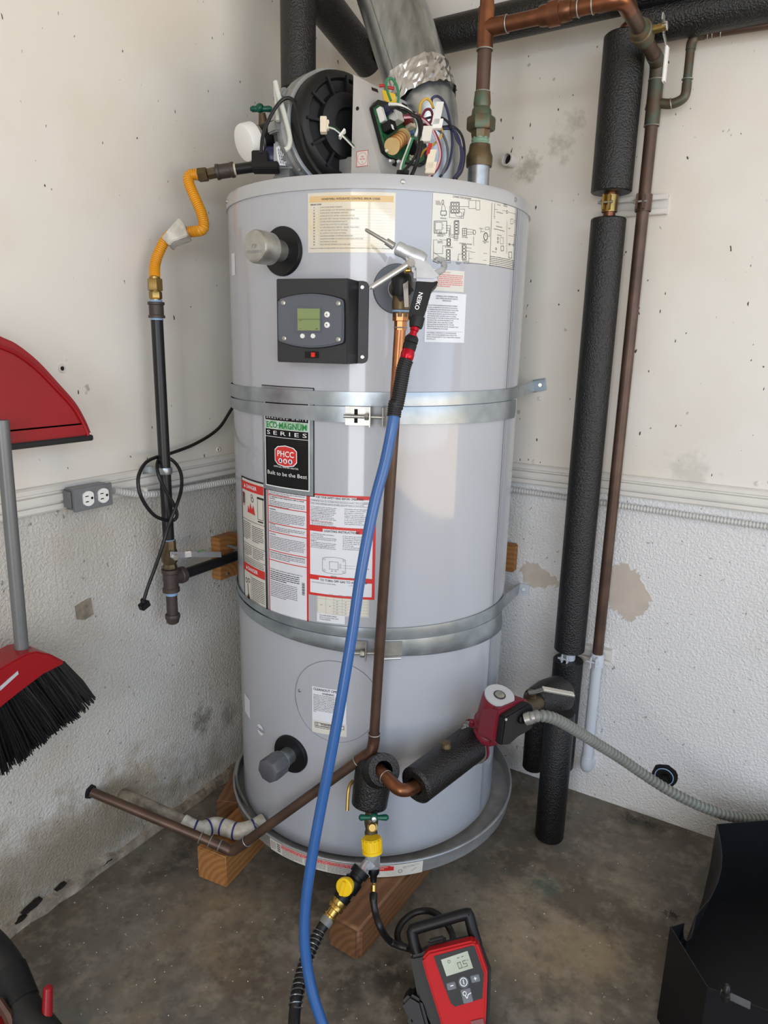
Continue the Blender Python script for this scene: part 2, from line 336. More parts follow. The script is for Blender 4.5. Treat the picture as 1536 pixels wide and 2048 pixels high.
# ------------------------------------------------------------------ mesh building
def catmull(pts, n=8):
    P = [V(p) for p in pts]
    out = []
    for i in range(len(P)-1):
        a = P[i-1] if i else P[0]*2-P[1]
        b, c = P[i], P[i+1]
        d = P[i+2] if i+2 < len(P) else P[-1]*2-P[-2]
        for k in range(n):
            t = k/n; t2 = t*t; t3 = t2*t
            out.append(0.5*((2*b)+(c-a)*t+(2*a-5*b+4*c-d)*t2+(3*b-a-3*c+d)*t3))
    out.append(P[-1])
    return out
def perp(d):
    d = d.normalized(); a = V((0, 0, 1)) if abs(d.z) < 0.9 else V((1, 0, 0))
    x = a.cross(d).normalized(); return x, d.cross(x).normalized()
class MB:
    def __init__(s): s.v = []; s.f = []
    def add(s, vs, fs):
        o = len(s.v); s.v += [V(p) for p in vs]; s.f += [[i+o for i in f] for f in fs]; return s
    def tube(s, pts, r, seg=14, caps=True):
        P = [V(p) for p in pts]; n = len(P)
        rs = r if isinstance(r, (list, tuple)) else [r]*n
        T = []
        for i in range(n):
            T.append((P[min(i+1, n-1)]-P[max(i-1, 0)]).normalized())
        x, y = perp(T[0]); vs = []; fs = []
        for i in range(n):
            if i:
                x = (x-T[i]*x.dot(T[i])).normalized(); y = T[i].cross(x)
            for k in range(seg):
                a = 2*PI*k/seg; vs.append(P[i]+(x*math.cos(a)+y*math.sin(a))*rs[i])
        for i in range(n-1):
            for k in range(seg):
                k2 = (k+1) % seg
                fs.append([i*seg+k, i*seg+k2, (i+1)*seg+k2, (i+1)*seg+k])
        if caps:
            fs.append(list(range(seg))[::-1]); fs.append([(n-1)*seg+k for k in range(seg)])
        return s.add(vs, fs)
    def lathe(s, p0, d, prof, seg=28, cap0=True, cap1=True, rot=0.0, ref=None):
        """prof: (distance along d, radius)"""
        p0 = V(p0); d = V(d).normalized()
        if ref is not None:
            x = (V(ref)-d*V(ref).dot(d)).normalized(); y = d.cross(x)
        else:
            x, y = perp(d)
        vs = []; fs = []; n = len(prof)
        for t, r in prof:
            for k in range(seg):
                a = 2*PI*k/seg+rot; vs.append(p0+d*t+(x*math.cos(a)+y*math.sin(a))*max(r, 1e-5))
        for i in range(n-1):
            for k in range(seg):
                k2 = (k+1) % seg; fs.append([i*seg+k, i*seg+k2, (i+1)*seg+k2, (i+1)*seg+k])
        if cap0: fs.append(list(range(seg))[::-1])
        if cap1: fs.append([(n-1)*seg+k for k in range(seg)])
        return s.add(vs, fs)
    def cyl(s, a, b, r, seg=24):
        a = V(a); b = V(b); return s.lathe(a, b-a, [(0, r), ((b-a).length, r)], seg)
    def hexa(s, a, b, r, rot=0.0):
        a = V(a); b = V(b); L = (b-a).length; c = min(0.12*r, L*0.2)
        return s.lathe(a, b-a, [(0, r*0.93), (c, r), (L-c, r), (L, r*0.93)], 6, rot=rot)
    def ring(s, c, d, r, t, seg=28, sub=8):
        c = V(c); d = V(d).normalized(); x, y = perp(d); vs = []; fs = []
        for i in range(seg):
            a = 2*PI*i/seg; rr = x*math.cos(a)+y*math.sin(a)
            for k in range(sub):
                q = 2*PI*k/sub; vs.append(c+rr*(r+t*math.cos(q))+d*(t*math.sin(q)))
        for i in range(seg):
            for k in range(sub):
                fs.append([i*sub+k, ((i+1) % seg)*sub+k, ((i+1) % seg)*sub+(k+1) % sub, i*sub+(k+1) % sub])
        return s.add(vs, fs)
    def box(s, lo, hi):
        x0, y0, z0 = lo; x1, y1, z1 = hi
        return s.add([(x0, y0, z0), (x1, y0, z0), (x1, y1, z0), (x0, y1, z0), (x0, y0, z1), (x1, y0, z1), (x1, y1, z1), (x0, y1, z1)],
                     [[0, 3, 2, 1], [4, 5, 6, 7], [0, 1, 5, 4], [1, 2, 6, 5], [2, 3, 7, 6], [3, 0, 4, 7]])
    def obox(s, c, a, b, n):
        """box by centre and three half-extent vectors"""
        c = V(c); vs = []
        for k in (-1, 1):
            for (i, j) in ((-1, -1), (1, -1), (1, 1), (-1, 1)): vs.append(c+V(a)*i+V(b)*j+V(n)*k)
        return s.add(vs, [[0, 3, 2, 1], [4, 5, 6, 7], [0, 1, 5, 4], [1, 2, 6, 5], [2, 3, 7, 6], [3, 0, 4, 7]])
    def prism(s, poly, off):
        P = [V(p) for p in poly]; n = len(P); off = V(off)
        fs = [list(range(n))[::-1], [n+k for k in range(n)]]
        for k in range(n): fs.append([k, (k+1) % n, n+(k+1) % n, n+k])
        return s.add(P+[p+off for p in P], fs)
    def ball(s, c, r, sx=1, sy=1, sz=1, seg=16, rings=10):
        c = V(c); vs = []; fs = []
        for i in range(1, rings):
            t = PI*i/rings
            for k in range(seg):
                a = 2*PI*k/seg; vs.append(c+V((r*sx*math.sin(t)*math.cos(a), r*sy*math.sin(t)*math.sin(a), r*sz*math.cos(t))))
        top = len(vs); vs.append(c+V((0, 0, r*sz))); bot = len(vs); vs.append(c-V((0, 0, r*sz)))
        for i in range(rings-2):
            for k in range(seg):
                k2 = (k+1) % seg; fs.append([i*seg+k, (i+1)*seg+k, (i+1)*seg+k2, i*seg+k2])
        for k in range(seg):
            fs.append([top, k, (k+1) % seg]); fs.append([bot, (rings-2)*seg+(k+1) % seg, (rings-2)*seg+k])
        return s.add(vs, fs)
    def corr(s, pts, r, pitch, amp, seg=14):
        """corrugated tube: ribs every `pitch` along the path"""
        P = [V(p) for p in pts]; out = []; rr = []; L = [0]
        for i in range(1, len(P)): L.append(L[-1]+(P[i]-P[i-1]).length)
        n = max(12, int(L[-1]/pitch*6)); j = 0
        for k in range(n+1):
            t = L[-1]*k/n
            while j < len(L)-2 and L[j+1] < t: j += 1
            q = (t-L[j])/max(1e-9, L[j+1]-L[j]); out.append(P[j].lerp(P[j+1], q))
            rr.append(r+amp*(0.7, 1.0, 1.0, 0.7, -0.9, -1.0)[k % 6])
        return s.tube(out, rr, seg)
LOC = {}
def rootloc(o):
    while o.parent: o = o.parent
    return LOC.get(o.name, V((0, 0, 0)))
def thing(name, label, cat, loc, group=None, kind=None):
    o = bpy.data.objects.new(name, None); COL.objects.link(o)
    o.empty_display_size = 0.05
    o.location = loc; LOC[o.name] = V(loc)
    o['label'] = label; o['category'] = cat
    if group: o['group'] = group
    return o
def mk(name, mb, material, off, smooth=38, bevel=0.0, bseg=2):
    me = bpy.data.meshes.new(name)
    me.from_pydata([tuple(p-off) for p in mb.v], [], mb.f)
    bm = bmesh.new(); bm.from_mesh(me); bmesh.ops.recalc_face_normals(bm, faces=bm.faces)
    if bevel:
        ed = [e for e in bm.edges if len(e.link_faces) == 2 and e.calc_face_angle(0) > 0.6]
        bmesh.ops.bevel(bm, geom=ed, offset=bevel, segments=bseg, affect='EDGES', clamp_overlap=True)
    bm.to_mesh(me); bm.free()
    me.materials.append(MATS[material])
    if smooth:
        me.polygons.foreach_set('use_smooth', [True]*len(me.polygons))
        me.set_sharp_from_angle(angle=rad(smooth))
    o = bpy.data.objects.new(name, me); COL.objects.link(o)
    return o
def part(name, mb, material, parent, label=None, bevel=0.0, smooth=38, bseg=2):
    o = mk(name, mb, material, rootloc(parent), smooth, bevel, bseg)
    o.parent = parent
    if label: o['label'] = label
    return o
def solo(name, mb, material, label, cat, group=None, bevel=0.0, smooth=38, kind=None):
    xs = [p.x for p in mb.v]; ys = [p.y for p in mb.v]; zs = [p.z for p in mb.v]
    off = V(((min(xs)+max(xs))/2, (min(ys)+max(ys))/2, min(zs)))
    o = mk(name, mb, material, off, smooth, bevel)
    o.location = off; LOC[o.name] = off
    if label: o['label'] = label
    if cat: o['category'] = cat
    if group: o['group'] = group
    if kind: o['kind'] = kind
    return o

# ---- flat print laid on a surface: S(s, t, h) gives the place of label point (s right, t down, h off the surface)
def cylmap(az0, ztop, r=TR):
    def S(s, t, h=0.0):
        a = rad(az0)+s/TR; return V((TX+(r+h)*math.cos(a), TY+(r+h)*math.sin(a), ztop-t))
    return S
def flatmap(o, u, v, n):
    o = V(o); u = V(u).normalized(); v = V(v).normalized(); n = V(n).normalized()
    return lambda s, t, h=0.0: o+u*s-v*t+n*h
_TXT = {}
def glyphs(txt, bold):
    key = (txt, bold)
    if key not in _TXT:
        cu = bpy.data.curves.new('t', 'FONT'); cu.body = txt; cu.size = 1.0; cu.resolution_u = 2
        if bold: cu.offset = 0.016
        ob = bpy.data.objects.new('t', cu); me = ob.to_mesh()
        vs = [(v.co.x, v.co.y) for v in me.vertices]; fs = [list(p.vertices) for p in me.polygons]
        ob.to_mesh_clear(); bpy.data.objects.remove(ob); bpy.data.curves.remove(cu)
        wd = max([p[0] for p in vs], default=0.0)
        _TXT[key] = (vs, fs, wd)
    return _TXT[key]
class Print(MB):
    def __init__(s, S, h=0.0008): MB.__init__(s); s.S = S; s.h = h
    def rect(s, s0, t0, s1, t1, step=0.02):
        n = max(1, int(abs(s1-s0)/step)+1); vs = []; fs = []
        for i in range(n+1):
            q = s0+(s1-s0)*i/n; vs += [s.S(q, t0, s.h), s.S(q, t1, s.h)]
        for i in range(n): fs.append([2*i, 2*i+1, 2*i+3, 2*i+2])
        return s.add(vs, fs)
    def frame(s, s0, t0, s1, t1, w):
        s.rect(s0, t0, s1, t0+w); s.rect(s0, t1-w, s1, t1); s.rect(s0, t0, s0+w, t1); return s.rect(s1-w, t0, s1, t1)
    def line(s, pts, w):
        for (a, b) in zip(pts[:-1], pts[1:]):
            d = V((b[0]-a[0], b[1]-a[1])); L = max(d.length, 1e-6); n = V((-d.y, d.x))/L*w/2
            s.add([s.S(a[0]+n.x, a[1]+n.y, s.h), s.S(b[0]+n.x, b[1]+n.y, s.h), s.S(b[0]-n.x, b[1]-n.y, s.h), s.S(a[0]-n.x, a[1]-n.y, s.h)], [[0, 1, 2, 3]])
        return s
    def poly(s, pts):
        return s.add([s.S(a, b, s.h) for a, b in pts], [list(range(len(pts)))])
    def disc(s, c, rx, ry=None, n=28):
        ry = ry or rx
        return s.poly([(c[0]+rx*math.cos(2*PI*k/n), c[1]+ry*math.sin(2*PI*k/n)) for k in range(n)])
    def circ(s, c, rx, w, ry=None, n=24):
        ry = ry or rx
        return s.line([(c[0]+rx*math.cos(2*PI*k/n), c[1]+ry*math.sin(2*PI*k/n)) for k in range(n+1)], w)
    def text(s, txt, x, y, size, al='l', width=None, bold=False):
        """y is the baseline; size the capital height"""
        vs, fs, wd = glyphs(txt, bold); k = size/0.70; kx = k
        if width and wd: kx = width/wd
        x0 = x-(wd*kx/2 if al == 'c' else wd*kx if al == 'r' else 0)
        return s.add([s.S(x0+a*kx, y-b*k, s.h) for a, b in vs], fs)
    def fine(s, x0, x1, y0, dy, n, hgt, seed=0, last=0.6):
        """lines of print too small to read"""
        rn = random.Random(seed)
        for i in range(n):
            x = x0; xe = x1 if i < n-1 else x0+(x1-x0)*last
            while x < xe-0.002:
                wl = min(rn.uniform(0.0025, 0.010), xe-x); s.rect(x, y0+i*dy, x+wl, y0+i*dy+hgt); x += wl+0.0013
        return s

# ================================================================== the setting
def struct(name, mb, material, parent=None, **k):
    if parent: return part(name, mb, material, parent, **k)
    return solo(name, mb, material, None, None, kind='structure', **k)
struct('floor', MB().box((-0.1, -4.4, -0.06), (4.4, 0.1, 0)), 'concrete', smooth=0)
wl = struct('wall_left', MB().box((-0.12, -4.3, 0.96), (0, WY, 2.6)), 'wall_upper_left', smooth=0)
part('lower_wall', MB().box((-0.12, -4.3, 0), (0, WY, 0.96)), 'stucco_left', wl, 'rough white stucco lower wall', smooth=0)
wr = struct('wall_right', MB().box((-0.12, WY, 0.945), (4.2, 0.12, 2.6)), 'wall_upper_right', smooth=0)
part('lower_wall', MB().box((-0.12, WY, 0), (4.2, 0.12, 0.945)), 'stucco_right', wr, 'rough white stucco lower wall', smooth=0)
struct('ceiling', MB().box((-0.12, -4.4, 2.6), (4.2, 0.12, 2.66)), 'ceiling_paint', smooth=0)
b = MB().box((-0.12, -4.42, 0), (1.33, -4.3, 2.6)); b.box((2.19, -4.42, 0), (4.2, -4.3, 1.94)); b.box((1.33, -4.42, 2.30), (2.35, -4.3, 2.6)); b.box((2.19, -4.42, 1.94), (2.35, -4.3, 2.30)); b.box((2.35, -4.42, 2.30), (4.2, -4.3, 2.6)); b.box((4.05, -4.42, 1.94), (4.2, -4.3, 2.30))
struct('wall_back', b, 'ceiling_paint', smooth=0)
# ribbed moulding that runs round both walls where drywall meets stucco
prof = [(0, 0), (0.009, 0.0), (0.012, 0.004), (0.012, 0.014), (0.005, 0.0155), (0.005, 0.0195), (0.014, 0.021), (0.014, 0.036), (0.005, 0.0375), (0.005, 0.0415), (0.012, 0.044), (0.012, 0.053), (0.007, 0.057), (0, 0.057)]
b = MB(); b.prism([V((p, -4.2, 0.935+q)) for p, q in prof], (0, 4.2, 0)); struct('trim_1', b, 'trim_paint', smooth=20)
b = MB(); b.prism([V((0.014, WY-p, 0.919+q)) for p, q in prof], (4.1, 0, 0)); struct('trim_2', b, 'trim_paint', smooth=20)
# crumbling mortar at the foot of the left wall
b = MB(); ys = [-2.2+0.035*i for i in range(62)]; rn = random.Random(3)
tops = [0.024+rn.uniform(-0.012, 0.012) for _ in ys]; outs = [0.010+rn.uniform(-0.003, 0.006) for _ in ys]
vs = []; fs = []
for i, y in enumerate(ys):
    vs += [(0, y, 0), (outs[i]+0.004, y, 0), (outs[i], y, tops[i]*0.8), (0, y, tops[i])]
for i in range(len(ys)-1):
    for k in range(3): fs.append([4*i+k, 4*i+k+1, 4*i+k+5, 4*i+k+4])
b.add(vs, fs); part('mortar_skirt', b, 'mortar', wl)
for (pa, n_) in (((62, 1810), 5), ((120, 1770), 3), ((40, 1835), 3), ((172, 1752), 3), ((212, 1722), 3)):
    c = PX(pa[0], pa[1], 0.004); rn = random.Random(n_)
    L = 0.0050*n_; poly = [c+V((0, L*math.cos(a)*rn.uniform(0.7, 1.1), L*0.28*math.sin(a)*rn.uniform(0.7, 1.2)+0.12*L*math.cos(a))) for a in [2*PI*k/11 for k in range(11)]]
    part('crack', MB().prism(poly, (0.009, 0, 0)), 'dark_hole', wl)
# bare plaster patches on the right wall (paint flaked off)
def patch(pts, n, parent, material, y=-0.0015):
    rn = random.Random(n); P = []
    for i in range(len(pts)):
        a, c = pts[i], pts[(i+1) % len(pts)]
        for k in range(5):
            t = k/5; P.append((a[0]+(c[0]-a[0])*t+rn.uniform(-4, 4), a[1]+(c[1]-a[1])*t+rn.uniform(-4, 4)))
    poly = [PY(px, py, WY) for px, py in P]
    part('plaster_patch', MB().prism(poly, (0, y, 0)), material, parent, 'beige bare plaster where the paint has flaked off')
patch([(1226, 1132), (1250, 1128), (1275, 1145), (1292, 1175), (1302, 1200), (1290, 1222), (1265, 1243), (1250, 1240), (1235, 1222), (1218, 1215), (1214, 1170)], 1, wr, 'plaster')
patch([(1050, 1124), (1075, 1128), (1095, 1145), (1115, 1158), (1116, 1172), (1095, 1168), (1088, 1176), (1065, 1175), (1045, 1160), (1042, 1140)], 2, wr, 'plaster')
# nail heads and old holes
for i, (px, py) in enumerate([(1069, 923), (1515, 967), (1080, 797)]):
    c = PY(px, py, WY); part('nail_head', MB().lathe(c, (0, -1, 0), [(0, 0.006), (0.003, 0.0055), (0.004, 0.002)], 14), 'trim_paint', wr)
for (px, py, r_) in [(124, 737, 0.007), (436, 899, 0.005)]:
    c = PX(px, py, 0); part('wall_plug', MB().ring(c+V((0.001, 0, 0)), (1, 0, 0), r_, 0.0025, 16, 6), 'trim_paint', wl)
    part('plug_hole', MB().lathe(c, (1, 0, 0), [(0, r_*0.8), (0.001, r_*0.8)], 14), 'dark_hole', wl)
c = PX(169, 1221, 0)
part('stucco_patch', MB().prism([c+V((0, y_, z_)) for y_, z_ in ((-0.024, 0.018), (0.0, 0.024), (0.018, 0.026), (0.022, -0.016), (-0.002, -0.022), (-0.022, -0.014))], (0.002, 0, 0)), 'mortar', wl)
# open pipe end left in the right wall above the tank
p = PY(1027, 323, WY)
t = thing('pipe_sleeve', 'small white pipe stub left open in the wall above the tank', 'pipe', p)
b = MB().lathe(p+V((0, 0.01, 0)), (-0.25, -1, 0.05), [(0, 0.017), (0.038, 0.017), (0.038, 0.013), (0.012, 0.013)], 20, cap1=False); part('sleeve', b, 'trim_paint', t)
part('bore', MB().lathe(p+V((-0.004, -0.006, 0)), (-0.25, -1, 0.05), [(0, 0.0132), (0.008, 0.0132)], 18), 'dark_hole', t)

# ================================================================== left wall
c2 = lambda x, y: (0.3125*x, 650+0.3125*y)
c3 = lambda x, y: (270+0.2279*x, 300+0.2279*y)
c4 = lambda x, y: (0.3516*x, 1260+0.3516*y)
c5 = lambda x, y: (460+0.3906*x, 1440+0.3906*y)
c6 = lambda x, y: (560+0.3125*x, 1600+0.3125*y)
c7 = lambda x, y: (920+0.401*x, 1280+0.401*y)
cA = lambda x, y: (440+0.3385*x, 100+0.3385*y)
cB = lambda x, y: (900+0.414*x, 0.414*y)

# ---- black iron gas pipe
GX = 0.06
gy = PX(325, 850, GX).y
def gz(py):
    px = 312.6+0.0582*(py-642); return PX(px, py, GX).z
def gp(py): return V((GX, gy, gz(py)))
GR = 0.0137
t = thing('gas_pipe', 'black iron gas pipe running up the left wall with shutoff valve and drip leg', 'pipe', gp(1246))
part('riser', MB().cyl(gp(1082), gp(632), GR), 'iron_black', t)
def coupling(a, b_, r, name, m, parent, col=1.22):
    d = b_-a; L = d.length
    return part(name, MB().lathe(a, d, [(0, r*col), (L*0.16, r*col), (L*0.2, r*1.06), (L*0.8, r*1.06), (L*0.84, r*col), (L, r*col)], 24), m, parent)
coupling(gp(636), gp(604), GR*1.12, 'pipe_coupling', 'iron_brown', t)
part('thread_tape', MB().cyl(gp(640), gp(600), GR*1.03), 'tape_blue', t)
part('thread_tape', MB().cyl(gp(1086), gp(1078), GR*1.05), 'tape_blue', t)
v = part('shutoff_valve', MB().lathe(gp(1136), UP, [(0, .0165), (.006, .0175), (.012, .015), (.018, .019), (gz(1106)-gz(1136), .021), (gz(1096)-gz(1136), .017), (gz(1080)-gz(1136)-.008, .0175), (gz(1080)-gz(1136), .0165)], 8), 'brass_old', t)
n0 = gp(1108)+V((0.018, -0.006, 0))
part('handle_nut', MB().hexa(n0, n0+V((0.018, -0.005, 0)), 0.008), 'zinc', v)
hy0 = PX(340, 1109, 0.088); hy1 = PX(437, 1108, 0.088)
b = MB(); up_ = V((0, 0, 0.0075)); pts = [hy0, hy0.lerp(hy1, 0.28)+V((0, 0, -.001)), hy0.lerp(hy1, 0.36)+V((.008, 0, 0.002)), hy1+V((.008, 0, 0))]
for i in range(3):
    b.prism([pts[i]-up_, pts[i+1]-up_, pts[i+1]+up_, pts[i]+up_], (0.0025, 0, 0))
h = part('valve_handle', b, 'chrome', v, 'silver lever handle of the gas valve', bevel=0.0008)
S = flatmap(pts[2]+V((0.0032, 0.012, 0.004)), (0, 1, 0), (0, 0, 1), (1, 0, 0))
pr = Print(S, 0.001); pr.text('FNW', 0.008, 0.0055, 0.0062, bold=True); pr.text('600', 0.045, 0.0052, 0.004)
o = mk('lettering', pr, 'green_print_text', rootloc(t)); o.parent = v
tee0, tee1 = gp(1182), gp(1137); dT = tee1-tee0; LT = dT.length
tb = part('pipe_tee', MB().lathe(tee0, dT, [(0, .021), (LT*.16, .021), (LT*.2, .0185), (LT*.8, .0185), (LT*.84, .021), (LT, .021)], 24), 'iron_brown', t)
mid = gp(1157); e = mid+V((0, 0.034, 0))
part('tee_branch', MB().lathe(mid, (0, 1, 0), [(0, .0185), (.028, .0185), (.03, .021), (.042, .021)], 24), 'iron_brown', tb)
part('drip_leg', MB().cyl(gp(1228), gp(1180), GR), 'iron_brown', t)
part('thread_tape', MB().cyl(gp(1189), gp(1183), GR*1.06), 'tape_blue', t)
part('drip_cap', MB().lathe(gp(1246), UP, [(0, .010), (.003, .0145), (.012, .0165), (.016, .0185), (.024, .0185), (.026, .017)], 24), 'iron_brown', t)
part('branch_pipe', MB().cyl(mid+V((0, .04, 0)), V((GX, -0.46, mid.z)), GR), 'iron_black', t)
# pipe strap holding it to the moulding
z_ = gz(941)
b = MB().lathe(V((GX, gy, z_-.008)), UP, [(0, GR+.0025), (.004, GR+.0035), (.012, GR+.0035), (.016, GR+.0025)], 24)
cl = part('pipe_strap', b, 'galv', t)
part('strap_tab', MB().obox(V((0.018, gy-.022, z_)), (0.002, 0.0, 0), (0, 0.012, 0), (0, 0, .009)).obox(V((0.035, gy-.012, z_)), (0.018, 0.002, 0), (0, 0.002, 0), (0, 0, .008)), 'galv', cl, bevel=0.001)
# wooden backing block behind the branch
y0, z1 = PX(439, 1078, 0.034).y, PX(445, 1076, 0.034).z
y1, z0 = PX(473, 1150, 0.034).y, PX(456, 1156, 0.034).z
t2 = thing('wooden_block', 'small brown wood block screwed to left wall behind the gas pipe', 'wood block', (0.017, (y0+y1)/2, z0))
part('board', MB().box((0.0, y0, z0), (0.034, y1+.01, z1)), 'wood_x', t2, bevel=0.0015)
for (px, py) in ((455, 1148), (458, 1092)):
    part('screw', MB().lathe(PX(px, py, 0.034), (1, 0, 0), [(0, .005), (.002, .0045), (.003, .002)], 12), 'galv', t2)
pc = V((GX, (y0+y1)/2+.012, mid.z))
part('pipe_clip', MB().lathe(pc-V((0, .006, 0)), (0, 1, 0), [(0, GR+.003), (.012, GR+.003)], 24).obox(pc+V((-.012, 0, .022)), (.014, 0, 0), (0, .006, 0), (0, 0, .004)), 'galv', t2)

# ---- yellow flexible gas connector
t = thing('gas_connector', 'yellow corrugated flexible gas connector between wall pipe and blower', 'gas connector', gp(600))
fd = 1.575
part('lower_nut', MB().hexa(gp(582), gp(557), GR*1.24), 'brass', t)
part('lower_fitting', MB().hexa(gp(598), gp(583), GR*1.05, 0.4), 'brass', t)
part('fitting_neck', MB().cyl(gp(604), gp(553), GR*0.82), 'brass', t)
path = [gp(556)] + [PD(*c3(*q), fd) for q in ((176, 1000), (218, 880), (275, 780))] + [PD(*c3(*q), fd+.01) for q in ((345, 728), (430, 722), (520, 715))] + [PD(*c3(*q), fd) for q in ((588, 700), (604, 655), (585, 560), (548, 470), (500, 360), (470, 275), (478, 225), (525, 215), (570, 222))]
path = catmull(path, 8)
part('flex_tube', MB().corr(path, 0.0112, 0.0046, 0.0010, 16), 'gas_yellow', t)
tag = [PD(*c3(*q), fd-.018) for q in ((228, 765), (380, 592), (425, 640), (465, 752), (400, 775), (330, 800), (300, 838))]
part('label_tag', MB().prism(tag, FC*0.034), 'white_tape', t, 'crinkled silver label wrapped round the tube', bevel=0.002)
u0, u1 = PD(*c3(555, 222), fd), PD(*c3(640, 212), fd)
part('upper_nut', MB().hexa(u0, u0+(u1-u0)*.95, .0152), 'brass_old', t)
u2 = PD(*c3(715, 195), fd)
part('upper_fitting', MB().hexa(u1, u2, .0125, 0.4), 'brass_old', t)
u3 = PD(*c3(870, 172), fd)
coupling(u2, u3, .0145, 'pipe_coupling', 'iron_brown', t, 1.15)
u4 = PD(*c3(885, 170), fd)
part('thread_sealant', MB().cyl(u3-(u4-u3)*.1, u4+(u4-u3)*.2, .0128), 'beige_plug', t)
u5 = PD(*c3(1120, 138), fd-.01)
part('supply_nipple', MB().cyl(u4, u5, .0115), 'iron_black', t)

# ---- outlet box on the moulding and armoured cable round the corner
fx = 0.052
q = [PX(145.3, 977, fx), PX(225.6, 965.3, fx), PX(225.6, 1012, fx), PX(146.9, 1024, fx)]
oy0 = (q[0].y+q[3].y)/2; oy1 = (q[1].y+q[2].y)/2; oz1 = (q[0].z+q[1].z)/2; oz0 = (q[2].z+q[3].z)/2
t = thing('outlet_box', 'grey metal outlet box with two white receptacles on the left wall moulding', 'outlet', (0.0, (oy0+oy1)/2, oz0))
part('box', MB().box((0.010, oy0+.002, oz0+.002), (fx-.004, oy1-.002, oz1-.002)), 'box_grey', t, bevel=0.006)
cov = part('cover_plate', MB().box((fx-.004, oy0, oz0), (fx, oy1, oz1)), 'box_grey', t, bevel=0.0018)
W_ = oy1-oy0; zc = (oz0+oz1)/2
for k in (0.36, 0.74):
    yc = oy0+W_*k; rr = 0.0165
    poly = []
    for i in range(28):
        a = 2*PI*i/28; yy = max(-rr*0.82, min(rr*0.82, rr*math.cos(a))); poly.append(V((fx, yc+yy*0.95, zc+rr*math.sin(a))))
    rc = part('receptacle', MB().prism(poly, (0.0035, 0, 0)), 'white_plastic', cov)
    sl = MB()
    sl.box((fx+.0034, yc-.0085, zc+.0045), (fx+.004, yc-.0005, zc+.0065)); sl.box((fx+.0034, yc-.0085, zc-.0075), (fx+.004, yc-.001, zc-.0052))
    sl.lathe(V((fx+.0034, yc+.008, zc)), (1, 0, 0), [(0, .003), (.0006, .003)], 12)
    o = mk('socket_slots', sl, 'dark_hole', rootloc(t)); o.parent = cov
part('cover_screw', MB().lathe(V((fx, oy0+W_*.55, zc)), (1, 0, 0), [(0, .003), (.0015, .0025)], 12), 'galv', cov)
xk = 0.026
path = [PX(*c2(x, y), xk) for x, y in ((728, 1062), (800, 1072), (900, 1083), (1000, 1080), (1100, 1065), (1250, 1038), (1520, 993))]
path = [V((xk, p.y, p.z)) for p in path]
zr = PY(1030, 980, .002).z; zr2 = PY(1530, 1053, .002).z
path += [V((xk, -0.2, zr+.006)), V((xk, -0.04, zr+.003)), V((0.04, -0.006, zr)), V((0.12, .002, zr)), V((0.62, .002, zr)), V((0.95, .002, (zr+zr2)/2)), V((1.35, .002, zr2)), V((1.7, .002, zr2))]
t = thing('armoured_cable', 'thin white armoured cable running round the corner below the moulding', 'cable', (xk, path[0].y, path[0].z))
part('sheath', MB().corr(catmull(path, 10), 0.0072, 0.0080, 0.0013, 12), 'conduit_white', t)
pk = PX(288, 985, 0.02)
part('cable_clip', MB().obox(pk, (0.01, 0, 0), (0, 0.005, 0), (0, 0, .013)), 'trim_paint', t, bevel=0.002)

# ---- loose power cord knotted round the gas pipe
F, B_ = 0.088, 0.030
kp = [((1640, 420), 0.045), ((1505, 510), 0.03), ((1400, 660), 0.025), ((1250, 760), 0.025), ((1080, 825), 0.03), ((1000, 846), 0.04), ((930, 884), 0.065), ((886, 970), 0.08), ((893, 1070), F), ((932, 1152), F), ((990, 1220), F), ((1055, 1247), F), ((1110, 1250), F), ((1133, 1215), F+.006), ((1112, 1150), F+.004),
      ((1060, 1060), F), ((1015, 960), F-.005), ((1006, 890), 0.06), ((1030, 848), B_), ((1080, 852), B_), ((1130, 893), 0.045), ((1160, 960), 0.065), ((1160, 1050), 0.08), ((1135, 1140), F+.012), ((1095, 1240), F+.012), ((1065, 1330), F+.004), ((1035, 1430), F), ((990, 1560), 0.075), ((945, 1680), 0.065), ((916, 1780), 0.06)]
path = catmull([PX(*c2(*q_), x_) for q_, x_ in kp], 7)
t = thing('power_cord', 'black power cord knotted round the gas pipe, its plug end hanging', 'power cord', path[-1])
part('cord', MB().tube(path, 0.0042, 10), 'rubber', t)
e = path[-1]
part('plug', MB().obox(e+V((0, .003, -.006)), (.008, 0, 0), (0, .012, .004), (0, -.003, .008)).cyl(e+V((0, 0, .012)), e, .006), 'black_plastic', t, bevel=0.002)

# ---- dustpan and broom
dx = 0.07
arc = [(-300, 640), (-200, 625), (-100, 634), (0, 675), (30, 690), (70, 722), (110, 765), (145, 805), (165, 840), (176, 866)]
P = [PX(px, py, dx) for px, py in arc]
zb = PX(176, 868, dx).z
P = [V((dx, p.y, p.z)) for p in P]
P = catmull(P, 4)
P[-1].z = zb
yl = P[0].y
poly = P+[V((dx, yl-.0, zb))]
t = thing('dustpan', 'wide red dustpan with black rubber lip hanging at left edge', 'dustpan', (dx, (yl+P[-1].y)/2, zb-.012))
part('pan', MB().prism(poly, (0.014, 0, 0)), 'red_plastic', t, bevel=0.004)
inner = [V((dx+.016, p.y*1.0+(yl+.2-p.y)*0.06, zb+(p.z-zb)*0.90)) for p in P]
part('rim_fold', MB().tube(inner, 0.004, 8), 'red_plastic', t)
part('lower_band', MB().box((dx+.010, yl, zb), (dx+.017, P[-1].y-.012, zb+.026)), 'red_plastic', t, bevel=0.003)
part('rubber_lip', MB().box((dx-.002, yl, zb-.012), (dx+.018, P[-1].y, zb)), 'rubber', t, bevel=0.002)
px_ = 0.112
p0, p1 = PX(3, 840, px_), PX(46, 1322, px_)
